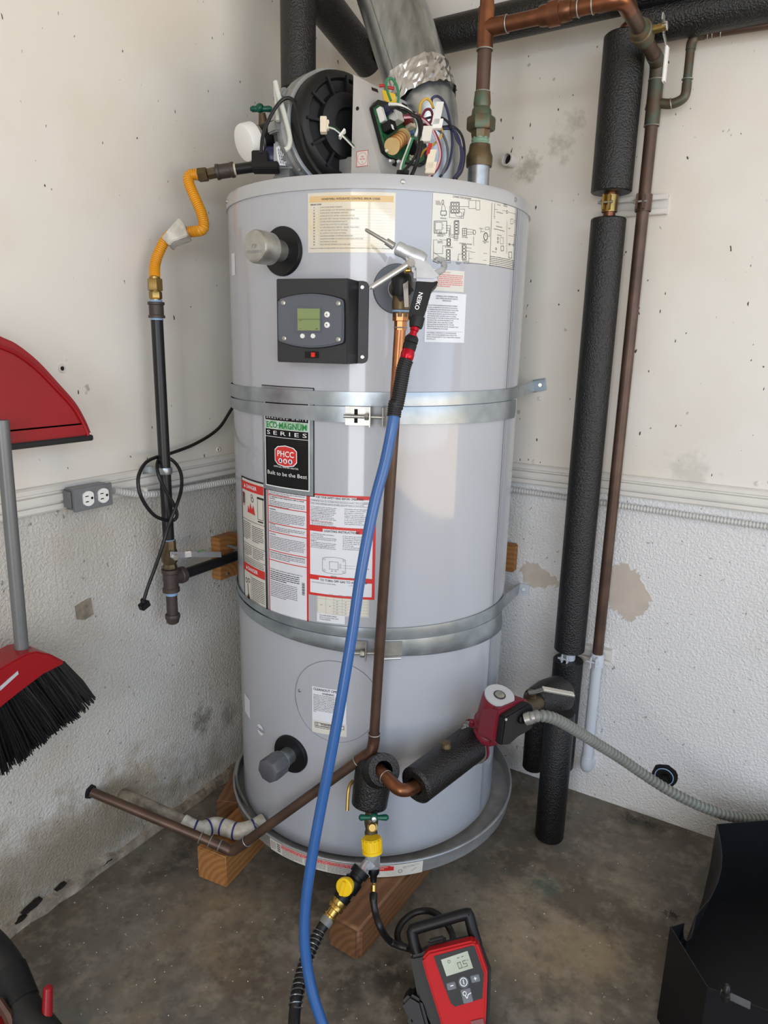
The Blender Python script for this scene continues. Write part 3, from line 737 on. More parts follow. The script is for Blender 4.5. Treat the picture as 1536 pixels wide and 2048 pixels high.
t = thing('broom', 'red broom with black bristles hanging upright against the left wall', 'broom', (px_, p1.y, p1.z-.25))
part('handle', MB().cyl(p0+(p0-p1)*0.0, p1, 0.0125), 'pole_grey', t)
top = [(-140, 300), (0, 222), (60, 186), (92, 168), (160, 132), (210, 122), (290, 138), (366, 178), (368, 192), (250, 252), (100, 366), (0, 446), (-140, 565)]
hd = part('head', MB().prism([PX(*c4(*q_), 0.145) for q_ in top], (-0.07, 0, 0)), 'red_plastic', t, bevel=0.009)
part('socket', MB().lathe(p1+(p1-p0).normalized()*.03, (p0-p1), [(0, .026), (.03, .019), (.055, .017)], 20), 'red_plastic', hd)
lab = [(0, 320), (100, 232), (104, 250), (0, 345)]
part('head_label', MB().prism([PX(*c4(*q_), 0.1455) for q_ in lab], (0.001, 0, 0)), 'grey_label', hd)
rn = random.Random(11); b = MB()
tp = [(368, 192), (250, 252), (100, 366), (0, 446), (-140, 565)]; bt = [(535, 385), (420, 500), (270, 612), (120, 735), (-140, 935)]
def lerp_path(Q, t_):
    k = t_*(len(Q)-1); i = min(int(k), len(Q)-2); f_ = k-i
    return (Q[i][0]+(Q[i+1][0]-Q[i][0])*f_, Q[i][1]+(Q[i+1][1]-Q[i][1])*f_)
for k in range(2200):
    s_ = rn.random(); a = lerp_path(tp, s_); s2 = min(1, max(0, s_+rn.uniform(-.015, .015))); c = lerp_path(bt, s2)
    xx = rn.uniform(-.034, .034); l_ = rn.uniform(0.94, 1.02)
    A = PX(*c4(a[0], a[1]-10), 0.140)+V((xx*.9-.030, 0, 0)); C_ = PX(*c4(a[0]+(c[0]-a[0])*l_, a[1]+(c[1]-a[1])*l_), 0.140)+V((xx*1.25-.030, 0, 0))
    M_ = A.lerp(C_, .55)+V((0, .004*rn.uniform(-1, 1), 0))
    b.tube([A, M_, C_], [.0022, .0020, .0011], 3)
core = tp+[(-140, 890), (110, 690), (260, 570), (405, 455), (500, 365)]
b.prism([PX(*c4(*q_), 0.132) for q_ in core], (-0.05, 0, 0))
o = part('bristles', b, 'bristle', t); o['kind'] = 'stuff'

# ================================================================== water heater
H = thing('water_heater', 'tall light grey gas water heater strapped into the corner', 'water heater', (TX, TY, 0.097))
part('jacket', MB().lathe((TX, TY, 0.097), UP, [(0, TR-.006), (.004, TR), (1.4885, TR)], 128), 'tank_paint', H)
part('seam_strip', Print(cylmap(-1.6, 1.583), .0012).rect(0, 0, .006, 1.47).rect(.0085, 0, .0095, 1.47), 'tank_paint', H)
part('seam_line', Print(cylmap(-1.6, 1.583), .0014).rect(.0064, 0, .0076, 1.47), 'cover_grey', H)
lid = part('top_lid', MB().lathe((TX, TY, 1.5845), UP, [(0, TR-.001), (0, TR+.0035), (.021, TR+.0035), (.0265, TR+.001), (.028, TR-.005), (.0285, 0.05)], 128), 'lid_paint', H)
for az in (-51, -130, -5):
    c = TC(az, TR+.0035, 1.5985); part('lid_screw', MB().lathe(c, c-V((TX, TY, c.z)), [(0, .0045), (.0018, .0042), (.0028, .002)], 12), 'zinc', lid)

def LP(px0, py0, px1, py1):
    """label rectangle on the tank, corners given by where they show"""
    a0, z1 = AZ(px0, py0); a1, _ = AZ(px1, py0); _, z0 = AZ((px0+px1)/2, py1)
    return a0, a1, z1, z0
class Label:
    def __init__(s, name, px0, py0, px1, py1, m, r=0.0006, parent=H, corner=0.0):
        s.az0, s.z1 = AZ(px0, py0); s.az1 = AZ(px1, (py0+py1)/2)[0]; s.z0 = AZ(px0, py1)[1]
        s.W = rad(s.az1-s.az0)*TR; s.Hh = s.z1-s.z0; s.S = cylmap(s.az0, s.z1); s.r = r
        pr = Print(s.S, r)
        pr.rect(0, 0, s.W, s.Hh, 0.008)
        s.o = part(name, pr, m, parent)
    def q(s, px, py):
        a, z = AZ(px, py); return (rad(a-s.az0)*TR, s.z1-z)
    def pen(s, lift=0.0005): return Print(s.S, s.r+lift)
    def ink(s, name, pr, m):
        o = part(name, pr, m, s.o); o['kind'] = 'stuff'; return o

# ---- error code sticker
L_ = Label('error_code_label', 616, 387, 790, 506, 'tan_label'); W, Q = L_.W, L_.Hh
L_.ink('header_band', L_.pen(.0003).rect(.004, .006, W-.004, .017), 'orange_print')
p = L_.pen(); p.text('HONEYWELL INTEGRATED CONTROL ERROR CODES', W*.17, .0135, .0036, width=W*.66, bold=True)
p.text('ERROR CODE', .006, .0222, .0026, bold=True)
rows = [('4', 'LOW FLAME SENSE CURRENT'), ('8', 'FLAME SENSED OUT OF NORMAL SEQUENCE'), ('22', 'FLAME DETECTED BEFORE IGNITION'), ('29', 'FLAME DETECTED AFTER A HEATING CYCLE'), ('30', 'BLOCKED VENT SENSOR OPENED/VENT BLOCKED'), ('32', 'LOWER SENSOR READINGS FAULTY'), ('57', 'FLAME ROD SHORTED TO GROUND'), ('58', 'AC LINE FREQUENCY ERROR - SIGNAL TOO NOISY'), ('60', 'LINE VOLTAGE TOO LOW OR HIGH'), ('61', 'DC OUTPUT VOLTAGE UNSTABLE'), ('62', 'MAXIMUM NUMBER OF RETRIES DETECTED'), ('63', 'MAXIMUM NUMBER OF IGNITION RECYCLES DETECTED'), ('64', 'ELECTRONICS FAILURE'), ('65', 'HIGH WATER TEMPERATURE OVER 200F')]
y = .0275; f = L_.pen(); g = L_.pen(.0004)
for a, t_ in rows:
    p.text(a, .0135, y, .0024, 'c', bold=True); f.text(t_, .026, y, .0024); g.rect(.005, y+.0013, W-.005, y+.0015); y += .0052
g.rect(.0235, .018, .0238, y-.003)
p.text('IF ANY OF THE ABOVE CODES APPEAR ON THE CONTROL DISPLAY CONTACT A QUALIFIED SERVICE TECHNICIAN', .005, y+.0012, .0018, width=W-.012)
L_.ink('lettering', p, 'ink'); L_.ink('small_print', f, 'faint_ink'); L_.ink('rule_lines', g, 'orange_print')

# ---- wiring diagram sticker
a1 = AZ(1028, 480)[0]
L_ = Label('connection_diagram_label', 866, 385, 1029, 519, 'cream_label'); W, Q = L_.W, L_.Hh
p = L_.pen(); lw = .0006
c_ = lambda x, y: L_.q(700+x*.2409, 360+y*.2409)      # sketch points read off the picture
p.text('CONNECTION DIAGRAM', *c_(850, 145), .0036, width=.043)
def pl(*pts, w=lw): p.line([c_(*a) for a in pts], w)
def rc(x0, y0, x1, y1, w=lw): pl((x0, y0), (x1, y0), (x1, y1), (x0, y1), (x0, y0), w=w)
rc(835, 185, 905, 275, .001)
for i in range(3):
    for j in range(3): p.circ(c_(850+i*20, 203+j*28), .0028, .0007, n=10)
rc(1043, 172, 1076, 248); pl((905, 222), (985, 222), (985, 170), (1043, 170)); pl((985, 222), (985, 238), (1043, 238)); pl((905, 242), (950, 242), (950, 260), (940, 300), (905, 300)); pl((825, 215), (825, 312), (940, 320), (940, 262)); pl((870, 275), (880, 300), (925, 312), (928, 275), (905, 262))
p.circ(c_(769, 185), .002, .0008, ry=.0042, n=12); pl((764, 200), (758, 258)); pl((774, 200), (790, 230), (790, 258)); rc(752, 258, 798, 292, .001); pl((765, 292), (765, 305)); pl((785, 292), (785, 305))
for i, s_ in enumerate(('FLAME', 'SENSOR', 'IGNITER')): p.text(s_, *c_(710, 180+i*13), .0021)
p.text('SENSOR 1', *c_(748, 322), .0024)
rc(698, 342, 802, 442, .001); rc(707, 352, 763, 415); rc(708, 420, 722, 434); rc(738, 425, 758, 438)
for yy in (378, 402): p.text('A', *c_(768, yy), .0022)
p.text('CONTROL', *c_(722, 455), .0026); p.text('DISPLAY', *c_(722, 468), .0026)
for k, yy in enumerate((380, 400, 418)): pl((795, yy), (833-k*6, yy), (833-k*6, 452+k*11), (865, 455+k*11))
rc(863, 342, 902, 450, .001); p.text('E-COM', *c_(868, 340), .0022)
for j in range(4): p.circ(c_(882, 358+j*25), .0034, .0009, n=12)
rc(862, 452, 895, 488)
for j in range(3): pl((862, 462+j*10), (895, 462+j*10))
p.text('J-COM', *c_(862, 502), .0022)
rc(932, 402, 966, 462, .001); pl((932, 422), (966, 422)); pl((932, 442), (966, 442)); pl((949, 402), (949, 462))
pl((966, 408), (1010, 412), (1028, 420)); pl((966, 432), (1018, 434)); pl((966, 452), (1010, 450), (1026, 446)); p.circ(c_(1031, 435), .0032, .0008, ry=.0045, n=14); p.text('BLOWER', *c_(928, 478), .0024)
pl((1024, 470), (1024, 545)); 
p.circ(c_(1124, 470), .0055, .0016, ry=.0072, n=18); pl((1124, 452), (1124, 475)); pl((1140, 468), (1158, 468), (1158, 390)); rc(1120, 392, 1150, 412); pl((1084, 405), (1084, 440)); pl((1084, 428), (1115, 428)); p.text('GAS VALVE', *c_(1098, 512), .0024); p.text('ASSY', *c_(1106, 525), .0024); p.text('MOTOR', *c_(1070, 405), .002)
rc(803, 488, 832, 548, .001); 
for j in range(2): p.circ(c_(818, 503+j*28), .003, .0008, n=12)
pl((803, 498), (760, 498), (740, 490)); pl((725, 498), (692, 498), (692, 655), (750, 660), (750, 640), (692, 600)); p.text('POWER', *c_(724, 513), .0022); p.text('SWITCH', *c_(724, 525), .0022); pl((803, 545), (768, 545), (768, 612), (700, 612)); p.text('SECONDARY', *c_(785, 560), .0022)
rc(798, 578, 830, 668, .001)
for j in range(3): p.circ(c_(815, 594+j*28), .003, .0008, n=12)
pl((690, 680), (832, 688), (832, 668)); pl((750, 640), (798, 652))
rc(930, 535, 962, 662, .001); p.text('CONTROL BOARD', *c_(905, 530), .0026)
for j in range(4): p.circ(c_(945, 556+j*28), .0032, .0009, n=12)
pl((962, 562), (1005, 568)); pl((962, 590), (988, 590), (1005, 598), (1135, 612)); pl((930, 615), (900, 615), (896, 655)); p.circ(c_(896, 662), .0016, .0006, n=8); pl((985, 600), (985, 690), (1130, 702)); pl((985, 650), (1130, 668)); p.text('GROUND', *c_(876, 690), .0022); p.text('STUD', *c_(882, 702), .0022); p.text('POWER IN', *c_(932, 676), .0022); p.text('NEUTRAL', *c_(940, 692), .0022)
# right hand schematic
pl((1176, 190), (1158, 715), w=.0008); pl((1370, 215), (1360, 620)); pl((1385, 215), (1378, 380))
p.text('WIRING', *c_(1272, 205), .0024); p.text('DIAGRAM', *c_(1270, 218), .0024); p.text('120 VAC', *c_(1218, 208), .0022)
pl((1200, 195), (1196, 300)); pl((1196, 242), (1292, 258)); p.circ(c_(1300, 266), .0028, .0009, n=12); pl((1310, 268), (1372, 282)); p.text('BLOWER RELAY', *c_(1214, 270), .0022)
pl((1192, 305), (1368, 340), w=.001); pl((1192, 320), (1368, 355)); rc(1330, 325, 1350, 365)
pl((1192, 405), (1265, 422), (1368, 458), w=.001); p.text('TRANSFORMER', *c_(1208, 388), .0022); p.text('24 VAC', *c_(1210, 352), .0022); pl((1300, 345), (1298, 610)); pl((1310, 460), (1360, 470), (1355, 540), (1305, 530))
for (x_, y_) in ((1225, 485), (1225, 515), (1210, 572), (1322, 535), (1355, 540)): p.circ(c_(x_, y_), .0022, .0009, n=10)
rc(1245, 478, 1270, 530); rc(1250, 548, 1272, 588, .001); rc(1315, 598, 1340, 648, .001); p.text('GAS VALVE', *c_(1218, 460), .0022); p.text('120V COM', *c_(1175, 598), .0022); p.text('VENT', *c_(1312, 405), .0022)
for j in range(6):
    s0 = c_(1160, 630+j*15); p.fine(s0[0], c_(1362, 650+j*13)[0], s0[1], .002, 1, .0011, 40+j, 1.0)
L_.ink('diagram_lines', p, 'ink')

# ---- service notes under the diagram
L_ = Label('red_notice_label', 862, 538, 928, 581, 'cream_label'); p = L_.pen()
p.text('IMPORTANT', L_.W*.42, .006, .0028, 'c'); p.fine(.006, L_.W-.004, .0085, .0036, 7, .0019, 5); L_.ink('lettering', p, 'pale_red_print')
L_ = Label('relief_valve_label', 852, 584, 930, 684, 'white_label'); p = L_.pen()
for i, s_ in enumerate(('OPENING FOR TEMPERATURE', 'AND PRESSURE RELIEF DEVICE', 'IMPORTANT')): p.text(s_, L_.W*.5, .008+i*.0042, .0026, 'c')
for i, s_ in enumerate(('FOLLOW THE MAINTENANCE PROCEDURES FOR RELIEF', 'VALVES, AS PRINTED IN THE INSTRUCTION MANUAL.', 'A TEMPERATURE AND PRESSURE RELIEF VALVE LISTED', 'AS COMPLYING WITH THE STANDARD FOR RELIEF', 'VALVES AND AUTOMATIC GAS SHUTOFF DEVICES FOR', 'HOT WATER SUPPLY SYSTEMS, ANSI Z21.22 SHALL', 'BE INSTALLED AT THE TIME OF INSTALLATION OF THE', 'HEATER IN THE LOCATION SPECIFIED BY THE', 'MANUFACTURER. LOCAL CODES SHALL GOVERN', 'INSTALLATION OF RELIEF DEVICES. FOR SAFE', 'OPERATION OF THE WATER HEATER, THE RELIEF VALVE', 'MUST NOT BE REMOVED OR PLUGGED.')): p.text(s_, .004, .0258+i*.0041, .0024, width=min(L_.W-.008, len(s_)*.00152))
for i, s_ in enumerate(('THE INTERNAL COMPONENTS OF THIS WATER HEATER', 'COMPLY WITH THE REQUIREMENTS AND CODES OF THE', 'STATE OF MASSACHUSETTS, TITLE 15 AND NORTH CAROLINA', 'STATUTE 66-27')): p.text(s_, .004, .0790+i*.0041, .0024, width=min(L_.W-.008, len(s_)*.00152))
p.rect(.004, .0745, L_.W-.006, .0748)
L_.ink('lettering', p, 'ink')

# ---- nameplate
NPt = Label('nameplate', 524, 769, 629, 976, 'black_gloss', r=.0012); q = NPt.q; W, Q = NPt.W, NPt.Hh
NPt.ink('plate_frame', NPt.pen(.0012).frame(.0016, .0016, W-.0016, Q-.0016, .009), 'strap_steel')
NPt.ink('plate_line', NPt.pen(.0016).frame(.0105, .0105, W-.0105, Q-.0105, .0022), 'white_ink')
t0 = q(575, 832)[1]
p = NPt.pen(.0016); x0 = .0165; wv = W-.033
p.text('B R A D F O R D   W H I T E', W/2, q(576, 840)[1], .0055, 'c', width=wv)
p.rect(x0-.003, q(576, 843)[1], W-x0+.003, q(576, 843)[1]+.0008); p.rect(x0-.003, q(576, 860)[1], W-x0+.003, q(576, 860)[1]+.0008)
p.text('S E R I E S', W/2, q(576, 872)[1], .0085, 'c', width=wv)
p.rect(x0-.003, q(576, 876)[1], W-x0+.003, q(576, 876)[1]+.001)
p.text('OFFICIAL WATER HEATER', W/2, q(576, 937)[1], .0036, 'c', width=wv*.62)
p.text('Built to be the Best', W/2, q(576, 953)[1], .0085, 'c', width=wv)
NPt.ink('lettering', p, 'white_ink')
NPt.ink('series_band', NPt.pen(.0013).rect(x0-.003, q(576, 843)[1]+.001, W-x0+.003, q(576, 860)[1]), 'green_print')
p = NPt.pen(.0019); p.text('ECO\u00b7MAGNUM', W/2, q(576, 858)[1], .0125, 'c', width=wv, bold=True); NPt.ink('series_name', p, 'green_print_text')
p = NPt.pen(.0013)
for k in range(3): p.rect(x0+.002, q(576, 880+k*4)[1], W-x0-.002, q(576, 880+k*4)[1]+.0005)
NPt.ink('rule_lines', p, 'iron_brown')
cx, cy = W*.5, q(576, 913)[1]
def octo(rx, ry): return [(cx+rx*a, cy+ry*b_) for a, b_ in ((-1, -.55), (-.72, -.85), (0, -1), (.72, -.85), (1, -.55), (1, .5), (.72, .85), (0, 1), (-.72, .85), (-1, .5))]
NPt.ink('badge_edge', NPt.pen(.0015).poly(octo(.0305, .0235)), 'white_ink'); NPt.ink('badge', NPt.pen(.0018).poly(octo(.0285, .0215)), 'red_print')
p = NPt.pen(.0022); p.text('PHCC', cx, cy+.0012, .0125, 'c', width=.046, bold=True)
for k in (-1, 0, 1): p.disc((cx+k*.0135, cy+.0105), .0055, n=16)
NPt.ink('badge_letters', p, 'white_ink')
for k, m_ in ((-1, 'ink_blue'), (0, 'red_print'), (1, 'ink_blue')): NPt.ink('badge_symbol', NPt.pen(.0026).poly([(cx+k*.0135+.0030*math.sin(a)*(1 if math.cos(a) < 0 else .7), cy+.0105-.0038*math.cos(a)) for a in [2*PI*i/10 for i in range(10)]]), m_)

# ---- the big warning label: danger strip, safety text, lighting instructions
D = Label('danger_label', 483.5, 950, 534, 1196, 'cream_label'); W, Q = D.W, D.Hh
p = D.pen(); p.frame(0, 0, W, Q, .004); p.rect(W-.007, 0, W, Q)
tt = lambda f_: Q*f_
p.rect(.004, tt(.315), W-.006, tt(.318)); p.rect(.004, tt(.5), W-.006, tt(.503)); p.rect(.004, tt(.605), W-.006, tt(.608)); p.rect(W*.38, tt(.735), W*.38+.001, Q-.004)
p.fine(.006, W*.42, tt(.335), .0044, 10, .0014, 2); p.fine(W*.48, W-.012, tt(.345), .0044, 9, .0014, 3); p.fine(.006, W*.45, tt(.515), .0044, 6, .0014, 4); p.fine(W*.5, W-.012, tt(.515), .0044, 6, .0014, 6); p.fine(.006, W-.012, tt(.618), .0044, 5, .0014, 7); p.fine(W*.42, W-.012, tt(.75), .0046, 13, .0015, 8)
p.line([(W*.72, tt(.12)), (W*.72, tt(.28)), (W*.9, tt(.28)), (W*.9, tt(.12)), (W*.72, tt(.12))], .0012); p.rect(W*.70, tt(.115), W*.93, tt(.13)); p.rect(W*.72, tt(.29), W*.9, tt(.3))
p.circ((W*.5, tt(.125)), .004, .0015); p.circ((W*.52, tt(.15)), .005, .0018); p.circ((W*.15, tt(.80)), .006, .002, n=10); p.circ((W*.28, tt(.79)), .005, .002, n=10); p.line([(W*.22, tt(.82)), (W*.24, tt(.9))], .003); p.poly([(W*.2, tt(.95)), (W*.23, tt(.88)), (W*.3, tt(.92)), (W*.34, tt(.97))])
p.rect(W*.08, tt(.12), W*.16, tt(.2))
D.ink('print', p, 'ink')
p = D.pen(.0007); p.rect(.004, .010, W-.009, .030); p.rect(.004, tt(.66), W-.009, tt(.66)+.020)
p.poly([(W*.3, tt(.255)), (W*.34, tt(.2)), (W*.39, tt(.235)), (W*.43, tt(.18)), (W*.5, tt(.225)), (W*.56, tt(.19)), (W*.62, tt(.26))]); p.circ((W*.12, tt(.165)), .010, .0014, ry=.016, n=18)
p.poly([(W*.16, tt(.95)), (W*.2, tt(.91)), (W*.26, tt(.96)), (W*.32, tt(.985)), (W*.2, tt(.985))])
D.ink('red_print', p, 'red_print')
p = D.pen(.0010); p.text('DANGER', W*.28, .0235, .0085, width=W*.42, bold=True); p.text('DANGER', W*.26, tt(.66)+.0138, .0085, width=W*.42, bold=True)
for y_ in (.0235, tt(.66)+.0138): p.poly([(W*.16, y_), (W*.20, y_-.009), (W*.24, y_)])
D.ink('lettering', p, 'white_ink')

F_ = Label('safety_label', 535.5, 968, 617, 1228, 'red_print', r=.0007); W, Q = F_.W, F_.Hh
def T(py): return F_.q(576, py)[1]-F_.q(576, 968)[1]
p = F_.pen(); bounds = [.003, .022, .048, .086, .106, .150, .173]
for a, c in zip(bounds[:-1], bounds[1:]): p.rect(.003, a+.001, W-.004, c-.001)
p.rect(.003, .174, W-.004, Q-.003); F_.ink('white_panels', p, 'white_label')
p = F_.pen(.0009); p.text('FOR YOUR SAFETY', W*.5, .0085, .0038, 'c', bold=True); p.text('For operation at water temperature, refer to manual', .006, .0268, .003, width=W*.86, bold=True)
p.text('SUITABLE FOR WATER (POTABLE) HEATING & SPACE HEATING', .006, .1565, .003, width=W-.014, bold=True)
for k, y_ in enumerate((.0315, .0555, .0905, .113)): p.text(('CAUTION:', 'WARNING:', 'CAUTION:', 'CAUTION:')[k], .006, y_, .0028, bold=True)
p.text('BRADFORD WHITE CORPORATION  AMBLER, PENNSYLVANIA U.S.A.', .006, .196, .0028, width=W*.82)
p.fine(.006, W*.80, .1992, .0046, 5, .0018, 17)
F_.ink('lettering', p, 'ink')
p = F_.pen(.0009); p.fine(.006, W-.008, .0115, .0036, 3, .0014, 10); p.fine(.006, W-.008, .0345, .0036, 4, .0014, 11); p.fine(.006, W-.008, .059, .0037, 7, .0014, 12); p.fine(.006, W-.008, .093, .0036, 3, .0014, 13); p.fine(.006, W-.008, .1165, .0038, 8, .0014, 14); p.fine(.006, W-.008, .159, .0036, 3, .0014, 15); p.fine(.006, W*.75, .2235, .0043, 9, .0016, 16)
F_.ink('small_print', p, 'faint_ink')
p = F_.pen(.0009)
for k in range(14): p.rect(W*.86, .210+k*.0021, W*.92, .210+k*.0021+(.0014 if k % 3 else .0008))
F_.ink('bar_code', p, 'ink')

O_ = Label('operating_label', 617, 985, 751, 1188, 'red_print', r=.0007); W, Q = O_.W, O_.Hh
p = O_.pen(); p.rect(.004, .008, W-.008, .070); p.rect(.004, .083, W-.006, .182); p.rect(.004, .193, W-.006, Q-.006); p.rect(.016, .004, W*.72, .010); p.rect(.034, .076, W*.72, .084); p.rect(.025, .187, W*.86, .195)
O_.ink('white_panels', p, 'white_label')
p = O_.pen(.0009)
p.text('FOR YOUR SAFETY READ BEFORE OPERATING', .018, .0095, .0045, width=W*.70, bold=True); p.text('LIGHTING INSTRUCTIONS', .037, .0825, .0048, width=W*.52, bold=True); p.text('TO TURN OFF GAS TO APPLIANCE', .028, .1945, .005, width=W*.7, bold=True)
p.frame(.006, .013, W-.012, .0235, .0005); p.text('WARNING: If you do not follow these instructions exactly, a fire or explosion', .008, .0172, .003, width=W-.024); p.text('may result causing property damage, personal injury or loss of life.', .008, .0218, .003, width=W*.78)
LA = ('A. This appliance does not have a pilot.', 'It is equipped with an ignition device', 'which automatically lights the burner.', 'Do not try to light the burner by hand.', 'B. BEFORE OPERATING smell all around', 'the appliance for gas. Be sure to', 'smell next to the floor because some', 'gas is heavier than air and will settle', 'on the floor.')
for k, s_ in enumerate(LA): p.text(s_, .006, .030+k*.0037, .0026, width=len(s_)*.00148)
for k, s_ in enumerate(('Do not try to light any appliance.', 'Do not touch any electric switch;', 'do not use any phone in your building.')): p.text(s_, .008, .0588+k*.0037+.004, .0026, width=len(s_)*.00148)
for k, s_ in enumerate(('Immediately call your gas supplier', 'from a neighbor\'s phone. Follow the', 'gas supplier\'s instructions.', 'If you cannot reach your gas', 'supplier, call the fire department.', 'C. Turn off the gas by hand only.', 'D. Do not use this appliance if any', 'part has been under water.', 'Call a qualified service technician.')): p.text(s_, W*.55, .030+k*.0041, .0026, width=len(s_)*.00148)
for k, s_ in enumerate(('1. STOP! Read the safety information', 'above on this label.', '2. Set the thermostat to lowest setting.', '3. Turn off all electrical power to the', 'appliance.', '4. This appliance does not have a pilot.', 'It is equipped with an ignition device', 'which automatically lights the burner.', 'Do not try to light the burner by hand.')): p.text(s_, .006, .090+k*.0038, .0026, width=len(s_)*.00148)
for k, s_ in enumerate(('5. Turn off the gas control valve.', '6. Wait (5) minutes to clear out any gas.', 'If you smell gas, STOP! Follow', 'B in the safety information', 'above on this label. If not,', 'go to next step.', '7. Turn on all electrical power.', '8. Set thermostat to desired setting.')): p.text(s_, W*.53, .090+k*.0041, .0026, width=len(s_)*.00148)
p.text('1. Set the thermostat to lowest setting.', .006, .2002, .0026, width=.058); p.text('2. Turn off the power.', W*.62, .2002, .0026, width=.034)
cxx, cyy = O_.q(668, 1131)
def barrel(k): return [(cxx+k*a, cyy+k*b_) for a, b_ in ((-.026, -.0145), (-.018, -.0175), (0, -.019), (.018, -.0175), (.026, -.0145), (.026, .0145), (.018, .0175), (0, .019), (-.018, .0175), (-.026, .0145), (-.026, -.0145))]
p.line(barrel(1.0), .0006)
for a in (-1, 1):
    for c in (-1, 1): p.circ((cxx+a*.0215, cyy+c*.0125), .002, .0005, n=10)
p.frame(cxx-.010, cyy-.009, cxx+.010, cyy+.009, .0006); p.circ((cxx+.0145, cyy-.003), .0018, .0005, n=10); p.circ((cxx+.0145, cyy+.003), .0018, .0005, n=10); p.circ((cxx-.004, cyy+.0125), .0016, .0005, n=10); p.circ((cxx+.004, cyy+.0125), .0016, .0005, n=10)
p.line([(cxx+.02, cyy-.002), (cxx+.047, cyy-.002)], .0004); p.line([(cxx+.02, cyy+.004), (cxx+.047, cyy+.004)], .0004); p.text('TEMPERATURE UP', cxx+.049, cyy-.0008, .0026, width=.025); p.text('TEMPERATURE DOWN', cxx+.049, cyy+.0052, .0026, width=.028)
p.frame(cxx-.006, cyy+.0235, cxx+.006, cyy+.0275, .0008); p.line([(cxx+.008, cyy+.0255), (cxx+.048, cyy+.0255)], .0004); p.text('MAIN POWER SWITCH', cxx+.049, cyy+.0268, .0026, width=.028)
O_.ink('lettering', p, 'ink')
p = O_.pen(.0009); p.text('WHAT TO DO IF YOU SMELL GAS', .006, .0612, .0026, width=.048); O_.ink('red_lettering', p, 'red_print')

C_ = Label('efficiency_label', 634, 1183, 738, 1226, 'cream_label', r=.0006); W, Q = C_.W, C_.Hh
p = C_.pen(); p.text('CEC EFFICIENCY DATA', W*.5, .005, .0035, 'c', width=W*.55)
for k in range(7): p.rect(.002 if k < 2 else W*.3, .0075+k*(Q-.010)/6, W-.002, .0078+k*(Q-.010)/6)
for k in range(7): p.rect(.002+k*(W-.004)/6, .0075, .0023+k*(W-.004)/6, Q-.002)
for j in range(5):
    for i, s_ in enumerate((('150', '80', '2.45'), ('180', '80', '2.45'), ('199', '80', '2.59'), ('250', '82', '2.64'), ('300', '82', '2.75'))[j]): p.text(s_, W*(.40+.165*i), .0185+j*(Q-.010)/6, .0024, 'c')
p.text('100', W*.09, Q*.6, .0024, 'c'); p.text('80', W*.26, Q*.62, .0024, 'c')
C_.ink('table', p, 'faint_ink')
C_ = Label('compliance_label', 634, 1225, 690, 1242, 'white_label', r=.0008); p = C_.pen()
for k, s_ in enumerate(('THIS WATER HEATER COMPLIES', 'WITH S.C.A.Q.M.D. RULE 1146.2', 'FOR NOX EMISSIONS')): p.text(s_, .006, .0055+k*.0047, .0028, width=len(s_)*.00155)
C_.ink('lettering', p, 'ink')

# ---- cleanout cover, its label, COLD sticker and small tags
az, z_ = AZ(670, 1404); S = cylmap(az, z_); rr = .1005
pr = Print(S, .0012)
for k in range(-12, 12):
    a0, a1 = k/12*rr, (k+1)/12*rr; h0, h1 = math.sqrt(max(0, rr*rr-a0*a0)), math.sqrt(max(0, rr*rr-a1*a1))
    pr.add([S(a0, -h0, .0012), S(a0, h0, .0012), S(a1, h1, .0012), S(a1, -h1, .0012)], [[0, 1, 2, 3]])
co = part('cleanout_cover', pr, 'tank_paint', H, 'round cover plate over the cleanout opening')
part('cover_edge', Print(S, .0010).circ((0, 0), rr+.0006, .0012, n=64), 'faint_ink', co)
for a in (-.088, .092):
    c = S(a, -.012, .001); part('cover_screw', MB().lathe(c, c-V((TX, TY, c.z)), [(0, .0045), (.002, .004), (.003, .002)], 12), 'zinc', co)
C_ = Label('cleanout_label', 625, 1371, 693, 1442, 'white_label', r=.0018); W, Q = C_.W, C_.Hh; p = C_.pen()
p.text('CLEANOUT OPENING', .003, .0085, .0058, width=W*.94, bold=True); p.text('WARNING', W*.48, .0165, .0042, 'c', bold=True)
for k, s_ in enumerate(('FAILURE OF THIS HEATER DUE TO ACCUM-', 'ULATION OF SOLID MATERIALS AND LIME', 'DEPOSITS IS NOT COVERED BY WARRANTY.', 'IF WATER CONDITIONS WARRANT, IT IS', 'PERU MAINTAINED LIKE INSPECTION', 'SOFTENER SHOULD BE INSTALLED ON', 'HEATER. IT IS THE OWNER\'S RESPONS-', 'TO PROPERLY MAINTAIN THE HEATER.', 'OPENING UNDER THIS COVER IS FOR', 'INSPECTION OF THE TANK AND CLEAN-', 'ING.')): p.text(s_, .003, .0215+k*.0042, .0027, width=len(s_)*(W-.006)/37)
C_.ink('lettering', p, 'ink')
C_ = Label('warning_label', 625, 1438, 694, 1462, 'cream_label', r=.0022); W, Q = C_.W, C_.Hh; p = C_.pen()
p.frame(.007, .004, W-.006, .0135, .0012); p.text('WARNING', .022, .0095, .0042, bold=True); p.text('EXPLOSION HAZARD', .022, .0125, .0018); p.fine(.007, W-.010, .0160, .003, 1, .0012, 3, 1.0); p.circ((.013, .0088), .0026, .0008, n=10); C_.ink('lettering', p, 'ink')
az, z_ = AZ(521.5, 1459); S = cylmap(az, z_)
cs = part('cold_sticker', Print(S, .0014).disc((0, 0), .0145, .0145), 'white_label', H)
part('lettering', Print(S, .0022).text('COLD', 0, .0035, .0072, 'c', bold=True), 'ink', cs)
for (a, b_, c, d) in ((463.5, 508, 470.5, 552), (489.5, 1385, 500, 1420)):
    Label('side_tag', a, b_, c, d, 'white_label')

